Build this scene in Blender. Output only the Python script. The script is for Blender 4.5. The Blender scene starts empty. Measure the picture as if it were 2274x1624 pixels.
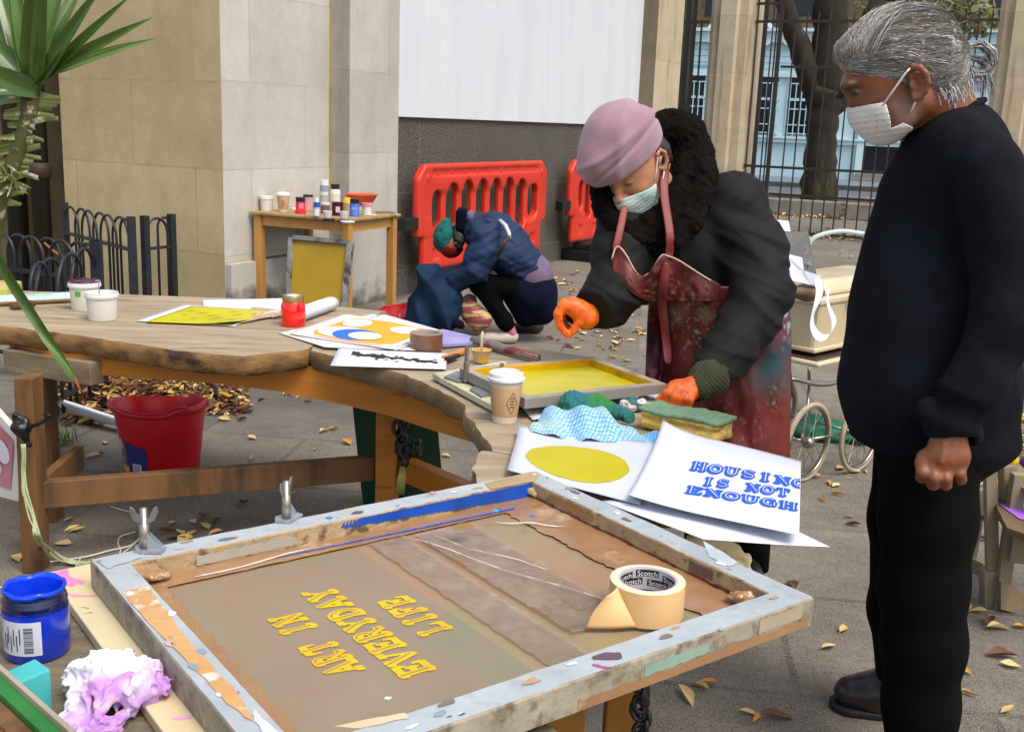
import bpy, math, random
import numpy as np
from mathutils import Vector, Matrix
R = math.radians
random.seed(7); rng = np.random.default_rng(11)
SC = bpy.context.scene
# ---------------------------------------------------------------- camera, sky, sun, exposure
PW, PH, PF = 2273., 1624., 2400.
TH, RO, CZ = math.atan(540/2400.), R(2.2), 1.4
_a = math.pi/2-TH
CM = np.array([[1,0,0],[0,math.cos(_a),-math.sin(_a)],[0,math.sin(_a),math.cos(_a)]]) @ \
     np.array([[math.cos(RO),-math.sin(RO),0],[math.sin(RO),math.cos(RO),0],[0,0,1]])
cam = bpy.data.cameras.new('camera'); camo = bpy.data.objects.new('camera', cam)
SC.collection.objects.link(camo); SC.camera = camo
mw = Matrix([list(CM[i])+[0] for i in range(3)]+[[0,0,0,1]]); mw.translation = (0,0,CZ)
camo.matrix_world = mw
cam.sensor_width = 36; cam.lens = 36*PF/PW; cam.clip_start = .05; cam.clip_end = 400
W = bpy.data.worlds.new('World'); SC.world = W; W.use_nodes = True
SUN_DIR = Vector((.34,-.40,.85)).normalized()
nt = W.node_tree; bg = nt.nodes['Background']
sky = nt.nodes.new('ShaderNodeTexSky'); sky.sky_type = 'NISHITA'; sky.sun_disc = False
sky.sun_elevation = math.asin(SUN_DIR.z); sky.sun_rotation = math.atan2(SUN_DIR.x, SUN_DIR.y)
sky.air_density = 1.0; sky.dust_density = 4.0; sky.ozone_density = 1.0
hs = nt.nodes.new('ShaderNodeHueSaturation'); hs.inputs['Saturation'].default_value = .62
nt.links.new(sky.outputs[0], hs.inputs['Color']); nt.links.new(hs.outputs[0], bg.inputs[0]); bg.inputs[1].default_value = .15
sl = bpy.data.lights.new('sun', 'SUN'); sl.energy = 1.35; sl.angle = R(28); sl.color = (1,.93,.84)
so = bpy.data.objects.new('sun', sl); SC.collection.objects.link(so)
so.rotation_euler = SUN_DIR.to_track_quat('Z','Y').to_euler()
SC.view_settings.view_transform = 'Standard'; SC.view_settings.look = 'None'
SC.view_settings.exposure = .68; SC.view_settings.gamma = 1
SC.render.engine = 'CYCLES'
try:
    SC.cycles.max_bounces = 6; SC.cycles.use_denoising = True
except Exception: pass

# ---------------------------------------------------------------- placing helpers: a point of the photograph -> the place it stands at
CC = np.array([0,0,CZ])
def ray(x,y): return CM @ np.array([(x-PW/2)/PF, -(y-PH/2)/PF, -1.])
def P(x,y,z=0.):
    d = ray(x,y); return CC+d*((z-CZ)/d[2])
def Q(x,y,Y):
    d = ray(x,y); return CC+d*(Y/d[1])
def VV(x,y,p0,d):
    r = ray(x,y); s = np.linalg.solve(np.array([[r[0],-d[0]],[r[1],-d[1]]]), np.array(p0[:2])); return CC+r*s[0]
# ---------------------------------------------------------------- materials
def lin(h):
    v = [int(h[i:i+2],16)/255 for i in (0,2,4)]
    return [c/12.92 if c<=.04045 else ((c+.055)/1.055)**2.4 for c in v]
def col(h,k=1.): return tuple(min(1,c*k) for c in lin(h))+(1,)
MATS = {}
def mat(name, c1, c2=None, c3=None, sc=6, sc3=12, th3=(.62,.68), st=(1,1,1), rough=.6, bump=0, bsc=60, metal=0, spec=.5,
        attr=None, trans=0, sheen=0, k=1., det=6, coat=0, rot=(0,0,0), alpha=1, sss=0, r3=None):
    m = bpy.data.materials.new(name); m.use_nodes = True; MATS[name] = m
    t = m.node_tree; N = t.nodes.new; L = t.links.new; b = t.nodes['Principled BSDF']
    b.inputs['Roughness'].default_value = rough; b.inputs['Metallic'].default_value = metal
    b.inputs['Specular IOR Level'].default_value = spec
    if trans: b.inputs['Transmission Weight'].default_value = trans
    if sheen: b.inputs['Sheen Weight'].default_value = sheen
    if coat: b.inputs['Coat Weight'].default_value = coat
    if sss:
        b.inputs['Subsurface Weight'].default_value = sss; b.inputs['Subsurface Radius'].default_value = (.012,.005,.003)
    if alpha<1: b.inputs['Alpha'].default_value = alpha
    tc = N('ShaderNodeTexCoord'); mp = N('ShaderNodeMapping'); mp.inputs['Scale'].default_value = st; mp.inputs['Rotation'].default_value = rot
    L(tc.outputs['Object'], mp.inputs[0])
    def noise(s, d=det):
        n = N('ShaderNodeTexNoise'); n.inputs['Scale'].default_value = s; n.inputs['Detail'].default_value = d
        n.inputs['Roughness'].default_value = .6; L(mp.outputs[0], n.inputs[0]); return n
    def ramp(src, a, bb):
        r = N('ShaderNodeValToRGB'); r.color_ramp.elements[0].position = a; r.color_ramp.elements[1].position = bb; L(src, r.inputs[0]); return r
    if attr:
        a = N('ShaderNodeAttribute'); a.attribute_name = attr; cur = a.outputs['Color']
        if c2:
            mx = N('ShaderNodeMix'); mx.data_type='RGBA'; mx.blend_type='MULTIPLY'; mx.inputs[0].default_value = 1
            r = ramp(noise(sc).outputs[0], .3,.7); r.color_ramp.elements[0].color = col(c2); r.color_ramp.elements[1].color = (1,1,1,1)
            L(cur, mx.inputs[6]); L(r.outputs[0], mx.inputs[7]); cur = mx.outputs[2]
        L(cur, b.inputs['Base Color'])
    else:
        b.inputs['Base Color'].default_value = col(c1,k); cur = None
        if c2:
            r = ramp(noise(sc).outputs[0], .32,.68); r.color_ramp.elements[0].color = col(c1,k); r.color_ramp.elements[1].color = col(c2,k)
            cur = r.outputs[0]; L(cur, b.inputs['Base Color'])
        if c3:
            r = ramp(noise(sc3,4).outputs[0], *th3)
            mx = N('ShaderNodeMix'); mx.data_type='RGBA'; L(r.outputs[0], mx.inputs[0])
            if cur: L(cur, mx.inputs[6])
            else: mx.inputs[6].default_value = col(c1,k)
            mx.inputs[7].default_value = col(c3,k); cur = mx.outputs[2]; L(cur, b.inputs['Base Color'])
            if r3 is not None:
                mr = N('ShaderNodeMapRange'); L(r.outputs[0], mr.inputs[0]); mr.inputs[3].default_value = rough; mr.inputs[4].default_value = r3; L(mr.outputs[0], b.inputs['Roughness'])
    if bump:
        bp = N('ShaderNodeBump'); bp.inputs['Strength'].default_value = min(1,bump); bp.inputs['Distance'].default_value = .004*max(1,bump)
        L(noise(bsc,5).outputs[0], bp.inputs['Height']); L(bp.outputs[0], b.inputs['Normal'])
    m['_'] = 0; del m['_']
    return m
def mixin(m, factor_out_fn, color):
    """lay a second colour over a material where a mask made from nodes says so (stains, joints, print)"""
    t = m.node_tree; b = t.nodes['Principled BSDF']; mx = t.nodes.new('ShaderNodeMix'); mx.data_type='RGBA'
    s = b.inputs['Base Color']
    if s.is_linked: t.links.new(s.links[0].from_socket, mx.inputs[6])
    else: mx.inputs[6].default_value = s.default_value
    mx.inputs[7].default_value = color; t.links.new(factor_out_fn(t), mx.inputs[0]); t.links.new(mx.outputs[2], s)
    return m
# ---------------------------------------------------------------- meshes
class MB:
    def __init__(s): s.v=[]; s.f=[]; s.m=[]; s.c=None; s.uv=None
    def add(s, vs, fs, mi=0):
        o=len(s.v); s.v += [tuple(map(float,p)) for p in vs]; s.f += [tuple(i+o for i in f) for f in fs]; s.m += [mi]*len(fs); return s
    def box(s, c, d, rz=0, M=None, mi=0):
        hx,hy,hz = [x/2 for x in d]; pts = [(x,y,z) for z in (-hz,hz) for x,y in ((-hx,-hy),(hx,-hy),(hx,hy),(-hx,hy))]
        M = M if M is not None else Matrix.Rotation(rz,3,'Z')
        pts = [tuple(M@Vector(p)+Vector(c)) for p in pts]
        return s.add(pts, [(3,2,1,0),(4,5,6,7),(0,1,5,4),(1,2,6,5),(2,3,7,6),(3,0,4,7)], mi)
    def beam(s, a, b, w, h, up=(0,0,1), mi=0):
        a,b = Vector(a),Vector(b); d=(b-a); x=d.normalized(); up=Vector(up)
        y = up.cross(x).normalized(); z = x.cross(y)
        M = Matrix((x,y,z)).transposed(); return s.box((a+b)/2,(d.length,w,h),M=M,mi=mi)
    def prism(s, poly, t, mi=0):
        """poly: list of 3D points (a planar outline), t: thickness vector"""
        n=len(poly); a=[Vector(p) for p in poly]; t=Vector(t); b=[p+t for p in a]
        nn = sum(((a[i]-a[0]).cross(a[(i+1)%n]-a[0]) for i in range(n)), Vector())
        fs=[tuple(range(n)),tuple(range(2*n-1,n-1,-1))]+[(i,i+n,(i+1)%n+n,(i+1)%n) for i in range(n)]
        if nn.dot(t)>0: fs=[f[::-1] for f in fs]
        return s.add(a+b, fs, mi)
    def tube(s, path, r, seg=8, closed=False, mi=0, caps=True, flat=None):
        P_=[Vector(p) for p in path]; n=len(P_); rs = r if hasattr(r,'__len__') else [r]*n
        up=None; vs=[]; fs=[]
        for i,p in enumerate(P_):
            d = (P_[(i+1)%n]-P_[i-1]) if closed else (P_[min(i+1,n-1)]-P_[max(i-1,0)])
            d = d.normalized() if d.length>1e-9 else Vector((0,0,1))
            if up is None: up = d.orthogonal().normalized()
            up = (up-d*up.dot(d)); up = up.normalized() if up.length>1e-6 else d.orthogonal().normalized()
            q = d.cross(up)
            for k in range(seg):
                a=2*math.pi*k/seg; vs.append(p+(up*math.cos(a)+q*math.sin(a)*(flat or 1))*rs[i])
        m = n if closed else n-1
        for i in range(m):
            for k in range(seg):
                a=i*seg+k; b=i*seg+(k+1)%seg; c=((i+1)%n)*seg+(k+1)%seg; d=((i+1)%n)*seg+k; fs.append((a,b,c,d))
        if caps and not closed: fs += [tuple(range(seg-1,-1,-1)), tuple(range((n-1)*seg,n*seg))]
        return s.add(vs,fs,mi)
    def lathe(s, prof, c=(0,0,0), seg=32, M=None, mi=0, wob=None):
        vs=[];fs=[];n=len(prof); M = M or Matrix.Identity(3); c=Vector(c)
        for r,z in prof:
            for k in range(seg):
                a=2*math.pi*k/seg; rr=max(r,1e-5); dz = wob(a,r,z) if wob else 0
                vs.append(M@Vector((rr*math.cos(a),rr*math.sin(a),z+dz))+c)
        for i in range(n-1):
            for k in range(seg): fs.append((i*seg+k,i*seg+(k+1)%seg,(i+1)*seg+(k+1)%seg,(i+1)*seg+k))
        return s.add(vs,fs,mi)
    def sheet(s, fn, nu, nv, mi=0):
        vs=[fn(i/nu,j/nv) for j in range(nv+1) for i in range(nu+1)]
        fs=[(j*(nu+1)+i,j*(nu+1)+i+1,(j+1)*(nu+1)+i+1,(j+1)*(nu+1)+i) for j in range(nv) for i in range(nu)]
        return s.add(vs,fs,mi)
    def quad(s,a,b,c,d,mi=0): return s.add([a,b,c,d],[(0,1,2,3)],mi)
    def ball(s,c,r,seg=12,rings=8,mi=0,M=None):
        r = r if hasattr(r,'__len__') else (r,r,r); vs=[];fs=[]; M=M or Matrix.Identity(3)
        for j in range(rings+1):
            t=math.pi*j/rings
            for k in range(seg):
                a=2*math.pi*k/seg; vs.append(M@Vector((r[0]*math.sin(t)*math.cos(a),r[1]*math.sin(t)*math.sin(a),-r[2]*math.cos(t)))+Vector(c))
        for j in range(rings):
            for k in range(seg): fs.append((j*seg+k,j*seg+(k+1)%seg,(j+1)*seg+(k+1)%seg,(j+1)*seg+k))
        return s.add(vs,fs,mi)
def crv(pts,k=6):
    """smooth curve through points"""
    P_=[np.array(p,float) for p in pts]; P_=[2*P_[0]-P_[1]]+P_+[2*P_[-1]-P_[-2]]; out=[]
    for i in range(1,len(P_)-2):
        a,b,c,d=P_[i-1:i+3]
        for j in range(k):
            t=j/k; out.append(tuple(.5*((2*b)+(c-a)*t+(2*a-5*b+4*c-d)*t*t+(3*b-a-3*c+d)*t**3)))
    out.append(tuple(P_[-2])); return out
ROOT = {}
LC = SC.collection
def obj(name, mb, m, parent=None, smooth=False, bevel=0, solid=0, loc=None, rz=0, autosmooth=None):
    """links one mesh object; vertices come in world coordinates (or, with rz, in the coordinates of a turned object at loc)"""
    v = np.array(mb.v, float) if not isinstance(mb,tuple) else mb[0]
    me = bpy.data.meshes.new(name)
    base = np.zeros(3)
    if parent is not None: base = ROOT[parent]
    elif loc is not None: base = np.zeros(3)
    else:
        base = np.array([(v[:,0].min()+v[:,0].max())/2,(v[:,1].min()+v[:,1].max())/2,v[:,2].min()])
    if isinstance(mb,tuple):
        vv=v-base; F=mb[1]; me.vertices.add(len(vv)); me.vertices.foreach_set('co', vv.astype(np.float32).ravel())
        me.loops.add(F.size); me.loops.foreach_set('vertex_index', F.astype(np.int32).ravel())
        me.polygons.add(len(F)); me.polygons.foreach_set('loop_start', np.arange(0,F.size,F.shape[1],dtype=np.int32))
        me.update(calc_edges=True); me.validate()
        if len(mb)>2 and mb[2] is not None:
            ca = me.color_attributes.new('Col','FLOAT_COLOR','POINT'); cc=np.ones((len(vv),4),np.float32); cc[:,:3]=mb[2]; ca.data.foreach_set('color', cc.ravel())
    else:
        me.from_pydata([tuple(p) for p in (v-base)], [], mb.f)
        if mb.c is not None:
            ca = me.color_attributes.new('Col','FLOAT_COLOR','POINT'); cc=np.ones((len(v),4),np.float32); cc[:,:3]=mb.c; ca.data.foreach_set('color', cc.ravel())
    for q in (m if isinstance(m,(list,tuple)) else [m]): me.materials.append(q)
    if not isinstance(mb,tuple) and any(mb.m): me.polygons.foreach_set('material_index', mb.m)
    if smooth: me.polygons.foreach_set('use_smooth', [True]*len(me.polygons))
    if autosmooth and hasattr(me,'set_sharp_from_angle'):
        me.polygons.foreach_set('use_smooth', [True]*len(me.polygons)); me.set_sharp_from_angle(angle=R(autosmooth))
    me.update()
    o = bpy.data.objects.new(name, me); LC.objects.link(o)
    if parent is not None: o.parent = parent; ROOT[o]=base
    else:
        o.location = loc if loc is not None else base; o.rotation_euler.z = rz; ROOT[o] = base
    if solid:
        sm=o.modifiers.new('thickness','SOLIDIFY'); sm.thickness=solid; sm.offset=0
    if bevel:
        b=o.modifiers.new('edges','BEVEL'); b.width=bevel; b.segments=2; b.limit_method='ANGLE'; b.angle_limit=R(40)
    return o
def tag(o, label=None, cat=None, group=None, kind=None):
    if label: o['label']=label
    if cat: o['category']=cat
    if group: o['group']=group
    if kind: o['kind']=kind
    return o
def thing(name, label, cat, loc, group=None):
    o = bpy.data.objects.new(name, None); LC.objects.link(o); o.location = tuple(loc); o.empty_display_size=.05
    ROOT[o]=np.array([float(x) for x in loc]); return tag(o,label,cat,group)
def dup(root, loc, rz=0, label=None, group=None):
    r = root.copy(); LC.objects.link(r); r.location = tuple(loc); r.rotation_euler.z = rz
    if label: r['label']=label
    if group: r['group']=group
    for ch in list(root.children):
        c=ch.copy(); LC.objects.link(c); c.parent=r
        for g in ch.children:
            d=g.copy(); LC.objects.link(d); d.parent=c
    return r
# ---------------------------------------------------------------- soft bodies: distance fields turned into one smooth skin
f32=np.float32
def cap(p,a,b,ra,rb=None,sy=1.):
    a=np.array(a,f32); b=np.array(b,f32); rb = ra if rb is None else rb
    ba=b-a; pa=p-a
    t=np.clip((pa@ba)/max(1e-9,float(ba@ba)),0,1)
    q=pa-t[:,None]*ba
    if sy!=1.: q=q*np.array([1,1/sy,1],f32)
    return np.sqrt((q*q).sum(1))-(ra+t*(rb-ra))
def ell(p,c,r,M=None):
    q=p-np.array(c,f32)
    if M is not None: q=q@np.array(M,f32)
    r=np.array(r,f32); k0=np.sqrt(((q/r)**2).sum(1)); k1=np.sqrt(((q/(r*r))**2).sum(1))+1e-9
    return k0*(k0-1)/k1
def rbox(p,c,h,r,M=None):
    q=p-np.array(c,f32)
    if M is not None: q=q@np.array(M,f32)
    q=np.abs(q)-np.array(h,f32)+r
    return np.sqrt((np.maximum(q,0)**2).sum(1))+np.minimum(q.max(1),0)-r
def smin(a,b,k):
    h=np.maximum(k-np.abs(a-b),0)/k; return np.minimum(a,b)-h*h*k*.25
def smax(a,b,k): return -smin(-a,-b,k)
def chain(p,pts,rs,k=.02,sy=1.):
    d=None
    for i in range(len(pts)-1):
        e=cap(p,pts[i],pts[i+1],rs[i],rs[i+1],sy); d = e if d is None else smin(d,e,k)
    return d
def vn(p,s,seed=0):
    """smooth value noise in -1..1"""
    q=p*s+seed*17.13; i=np.floor(q).astype(np.int64); f=q-i; f=f*f*(3-2*f); r=0
    def h(x,y,z):
        n=(x*73856093)^(y*19349663)^(z*83492791)^(seed*2654435761%1000003); n=(n^(n>>13))*1274126177; n=(n^(n>>16))&0xffff
        return n.astype(f32)/32767.5-1
    for dx in (0,1):
        for dy in (0,1):
            for dz in (0,1):
                w=(f[:,0] if dx else 1-f[:,0])*(f[:,1] if dy else 1-f[:,1])*(f[:,2] if dz else 1-f[:,2])
                r=r+w*h(i[:,0]+dx,i[:,1]+dy,i[:,2]+dz)
    return r.astype(f32)
def folds(p,amp,freq,d=(0,0,1),seed=0,warp=.5,wf=6.):
    """creases of cloth: sharp-backed ridges lying roughly across direction d"""
    d=np.array(d,f32); d=d/np.linalg.norm(d); a=(p@d)[:,None]*d[None,:]
    q=a*freq*1.15+(p-a)*wf*.45
    n=vn(q,1.,seed); m=vn(q*np.array([1.7,1.7,1.7],f32)+5.,1.,seed+3)
    return amp*(1.7*np.abs(n)-.75)+amp*.45*np.abs(m)
def skin(f, lo, hi, h, color=None):
    lo=np.array(lo,float); hi=np.array(hi,float); B=4
    nb=np.ceil((hi-lo)/h/B).astype(int)+1; n=nb*B
    D=np.empty(tuple(n),f32)
    bi=np.stack(np.meshgrid(*[np.arange(k) for k in nb],indexing='ij'),-1).reshape(-1,3)
    ctr=(lo+(bi*B+(B-1)/2)*h).astype(f32); dc=f(ctr)
    act=np.abs(dc)<B*h*1.4
    Db=D.reshape(nb[0],B,nb[1],B,nb[2],B)
    Db[:]=dc.reshape(tuple(nb))[:,None,:,None,:,None]
    ai=bi[act]; off=np.stack(np.meshgrid(*[np.arange(B)]*3,indexing='ij'),-1).reshape(-1,3)
    Dt=Db.transpose(0,2,4,1,3,5)
    for s in range(0,len(ai),4800):
        blk=ai[s:s+4800]; pts=(lo+((blk[:,None,:]*B+off[None])*h)).reshape(-1,3).astype(f32)
        val=f(pts).reshape(-1,B,B,B)
        Dt[blk[:,0],blk[:,1],blk[:,2]]=val
    S=D<0
    c=S[:-1,:-1,:-1].astype(np.int8)
    for dx,dy,dz in [(1,0,0),(0,1,0),(0,0,1),(1,1,0),(1,0,1),(0,1,1),(1,1,1)]:
        c=c+S[dx:n[0]-1+dx,dy:n[1]-1+dy,dz:n[2]-1+dz]
    cells=np.argwhere((c>0)&(c<8)); idx=-np.ones(c.shape,np.int64); idx[tuple(cells.T)]=np.arange(len(cells))
    acc=np.zeros((len(cells),3)); cnt=np.zeros(len(cells))
    cr=[(x,y,z) for x in (0,1) for y in (0,1) for z in (0,1)]
    for a in range(3):
        for q in cr:
            if q[a]: continue
            q2=list(q); q2[a]=1; i0=cells+np.array(q); i1=cells+np.array(q2)
            d0=D[tuple(i0.T)]; d1=D[tuple(i1.T)]; mk=(d0<0)!=(d1<0)
            t=np.where(mk,d0/(d0-d1+1e-12),0)[:,None]
            acc+=np.where(mk[:,None],np.array(q)+t*(np.array(q2)-np.array(q)),0); cnt+=mk
    V_=lo+(cells+acc/np.maximum(cnt,1)[:,None])*h
    F=[]
    for a in range(3):
        b,c2=(a+1)%3,(a+2)%3
        sl0=[slice(None)]*3; sl1=[slice(None)]*3; sl0[a]=slice(0,-1); sl1[a]=slice(1,None)
        e=S[tuple(sl0)]!=S[tuple(sl1)]; ei=np.argwhere(e)
        ok=(ei[:,b]>0)&(ei[:,c2]>0)&(ei[:,b]<n[b]-1)&(ei[:,c2]<n[c2]-1)&(ei[:,a]<n[a]-1); ei=ei[ok]
        q=[]
        for db,dc_ in ((0,0),(-1,0),(-1,-1),(0,-1)):
            w=ei.copy(); w[:,b]+=db; w[:,c2]+=dc_; q.append(idx[tuple(w.T)])
        q=np.stack(q,1); inside=S[tuple(ei.T)]; q[~inside]=q[~inside][:,::-1]; F.append(q)
    F=np.concatenate(F)[:, ::1]; F=F[(F>=0).all(1)]
    cc = color(V_.astype(f32)) if color else None
    return (V_,F,cc)
def bounds(pts,pad):
    a=np.array([list(p) for p in pts],float); return a.min(0)-pad, a.max(0)+pad
# ================================================================ THE SETTING
U = np.array([.45,.89]); U/=np.linalg.norm(U); NN = np.array([U[1],-U[0]])      # along the pale wall / out of it (and along the fence)
A0 = np.array([-1.24,7.99])-NN*.18
CORN = np.array([-1.912,7.061]); RZ_U = math.atan2(U[1],U[0]); RZ_N = math.atan2(NN[1],NN[0])
def stone(name, a, b, joint, bw, bh, off=(0,0), stain=None, low=None, bump=.35, bsc=45, spk=None, tone=.88, grain=((70,.84,6),(7,.88,8))):
    m = mat(name, a, b, sc=2.2, rough=.85, bump=bump, bsc=bsc, st=(1,1,.7))
    def f(t):
        N=t.nodes.new; L=t.links.new
        tc=N('ShaderNodeTexCoord'); sx=N('ShaderNodeSeparateXYZ'); L(tc.outputs['Object'],sx.inputs[0])
        cx=N('ShaderNodeCombineXYZ'); ax=N('ShaderNodeMath'); ax.inputs[1].default_value=off[0]; L(sx.outputs[0],ax.inputs[0])
        az=N('ShaderNodeMath'); az.inputs[1].default_value=off[1]; L(sx.outputs[2],az.inputs[0]); L(ax.outputs[0],cx.inputs[0]); L(az.outputs[0],cx.inputs[1])
        br=N('ShaderNodeTexBrick'); L(cx.outputs[0],br.inputs[0]); br.inputs['Scale'].default_value=1; br.inputs['Brick Width'].default_value=bw
        br.inputs['Row Height'].default_value=bh; br.inputs['Mortar Size'].default_value=.006; br.inputs['Mortar Smooth'].default_value=.3
        nz=N('ShaderNodeTexNoise'); nz.inputs['Scale'].default_value=3; L(tc.outputs['Object'],nz.inputs[0])
        mm=N('ShaderNodeMath'); mm.operation='MULTIPLY'; L(br.outputs['Fac'],mm.inputs[0]); L(nz.outputs[0],mm.inputs[1])
        return mm.outputs[0]
    mixin(m, f, col(joint))
    t=m.node_tree; br=[n for n in t.nodes if n.type=='TEX_BRICK'][0]; br.inputs['Color1'].default_value=(tone,tone,tone*.98,1); br.inputs['Color2'].default_value=(1,1,1,1); br.inputs['Mortar'].default_value=(1,1,1,1)
    mx=t.nodes.new('ShaderNodeMix'); mx.data_type='RGBA'; mx.blend_type='MULTIPLY'; mx.inputs[0].default_value=1; bs=t.nodes['Principled BSDF'].inputs['Base Color']; t.links.new(bs.links[0].from_socket,mx.inputs[6]); t.links.new(br.outputs['Color'],mx.inputs[7]); t.links.new(mx.outputs[2],bs)
    tc=t.nodes.new('ShaderNodeTexCoord')
    for sc_n,lo_c,dt in grain:
        n=t.nodes.new('ShaderNodeTexNoise'); n.inputs['Scale'].default_value=sc_n; n.inputs['Detail'].default_value=dt; n.inputs['Roughness'].default_value=.7; t.links.new(tc.outputs['Object'],n.inputs[0])
        r=t.nodes.new('ShaderNodeValToRGB'); r.color_ramp.elements[0].position=.33; r.color_ramp.elements[1].position=.6; r.color_ramp.elements[0].color=(lo_c,lo_c,lo_c*.97,1); t.links.new(n.outputs[0],r.inputs[0])
        mx=t.nodes.new('ShaderNodeMix'); mx.data_type='RGBA'; mx.blend_type='MULTIPLY'; mx.inputs[0].default_value=1; t.links.new(bs.links[0].from_socket,mx.inputs[6]); t.links.new(r.outputs[0],mx.inputs[7]); t.links.new(mx.outputs[2],bs)
    if spk:
        def g(t):
            N=t.nodes.new; L=t.links.new; tc=N('ShaderNodeTexCoord'); n=N('ShaderNodeTexNoise'); n.inputs['Scale'].default_value=spk[1]; n.inputs['Detail'].default_value=3
            L(tc.outputs['Object'],n.inputs[0]); r=N('ShaderNodeValToRGB'); r.color_ramp.elements[0].position=.5; r.color_ramp.elements[1].position=.66; L(n.outputs[0],r.inputs[0]); return r.outputs[0]
        mixin(m, g, col(spk[0]))
    if stain:
        def g(t):
            N=t.nodes.new; L=t.links.new; tc=N('ShaderNodeTexCoord'); mp=N('ShaderNodeMapping'); mp.inputs['Scale'].default_value=(3,3,.35); L(tc.outputs['Object'],mp.inputs[0])
            n=N('ShaderNodeTexNoise'); n.inputs['Scale'].default_value=2.4; n.inputs['Detail'].default_value=7; L(mp.outputs[0],n.inputs[0])
            r=N('ShaderNodeValToRGB'); r.color_ramp.elements[0].position=stain[1]; r.color_ramp.elements[1].position=stain[1]+.2; r.color_ramp.elements[1].color=(.8,.8,.8,1); L(n.outputs[0],r.inputs[0]); return r.outputs[0]
        mixin(m, g, col(stain[0]))
    if low:   # grime near the foot of the wall
        def g(t):
            N=t.nodes.new; L=t.links.new; tc=N('ShaderNodeTexCoord'); sx=N('ShaderNodeSeparateXYZ'); L(tc.outputs['Object'],sx.inputs[0])
            n=N('ShaderNodeTexNoise'); n.inputs['Scale'].default_value=7; n.inputs['Detail'].default_value=8; L(tc.outputs['Object'],n.inputs[0])
            a=N('ShaderNodeMath'); a.operation='MULTIPLY_ADD'; a.inputs[1].default_value=low[2]; L(n.outputs[0],a.inputs[0]); L(sx.outputs[2],a.inputs[2])
            r=N('ShaderNodeMapRange'); r.inputs[1].default_value=low[1]; r.inputs[2].default_value=low[1]+.14; r.inputs[3].default_value=1; r.inputs[4].default_value=0; L(a.outputs[0],r.inputs[0]); return r.outputs[0]
        mixin(m, g, col(low[0]))
    return m
m_tan = stone('tan_stone','cbb892','b8a47e','917f60',1.1,.55,(.42,.62),stain=('b09c76',.5))
m_pale = stone('pale_stone','cac6bd','bbb7ae','95908a',1.15,.56,(.3,.65),stain=('b0aaa0',.55),low=('4a463a',.30,.35))
m_strip = stone('yellow_stone','c6a86e','b89860','7d6642',3,.56,(1,.65),stain=('98805a',.55))
m_pil = stone('pilaster_stone','c2bdb6','b2ada5','8f897f',3,.58,(1,.6),stain=('aaa49a',.5),low=('58564c',.20,.35))
m_gran = stone('granite','37332e','282522','6a665f',.92,.62,(.1,.42),bump=.5,bsc=160,spk=('948e80',130))
m_gatestone = stone('gate_stone','c9baa0','b5a58a','94836a',2,.76,(.4,.1),stain=('6a5830',.54))
def wallbox(name,p0,p1,z0,z1,th,m,parent,inward):
    """upright slab whose front face runs p0->p1; its own turned object so stone courses follow the wall"""
    p0=np.array(p0,float); p1=np.array(p1,float); d=p1-p0; Ln=np.linalg.norm(d); rz=math.atan2(d[1],d[0])
    mb=MB(); s = 1 if inward else -1
    mb.box((Ln/2, s*th/2, (z0+z1)/2),(Ln,th,z1-z0))
    o=obj(name,mb,m,None,loc=(p0[0],p0[1],0),rz=rz)
    if parent is not None:
        b=ROOT[parent]; o.parent=parent; o.location=(p0[0]-b[0],p0[1]-b[1],-b[2])
        o['category']=None; del o['category']
    ROOT[o]=np.array([p0[0],p0[1],0]); return o
bld = thing('stone_building','tall stone building with tan left wall, pale right wall and dark granite foot','building',(-1.9,7.06,0))
TOP=4.6
L_=-NN
Lend=CORN+L_*1.46
wallbox('tan_wall',Lend,CORN,0,TOP,.35,m_tan,bld,True)
pA=A0+U*(-.0)   # where the strip return stands
wallbox('pale_wall',CORN,pA,.43,TOP,.35,m_pale,bld,True)
wallbox('plinth',CORN+NN*.05+U*.004,pA+NN*.05,0,.42,.3,m_pale,bld,True)
P1=np.array([-1.24,7.99]); P2=P1+U*.64
wallbox('return_strip',A0+NN*.002,P1,0,TOP,.3,m_strip,bld,True)
wallbox('pilaster',P1+NN*.001,P2+NN*.001,0,TOP,.16,m_pil,bld,True)
G1=P1+U*5.79
wallbox('granite_base',P2-NN*.03,G1-NN*.03,0,1.42,.2,m_gran,bld,True)
m_panel = mat('white_render','cdd1d4','c2c7cc',sc=1.3,rough=.6,bump=.15,bsc=20,st=(3,3,.5))
wallbox('white_panel',P2-NN*.002,G1-NN*.002,1.41,TOP,.15,m_panel,bld,True)
F0=np.array([2.64,15.75])
wallbox('end_return',G1-NN*.02,G1+NN*.18,0,TOP,.25,m_gatestone,bld,True)
wallbox('end_pilaster',G1+NN*.182,G1+NN*.182+U*.9,0,TOP,.2,m_gatestone,bld,True)
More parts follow.
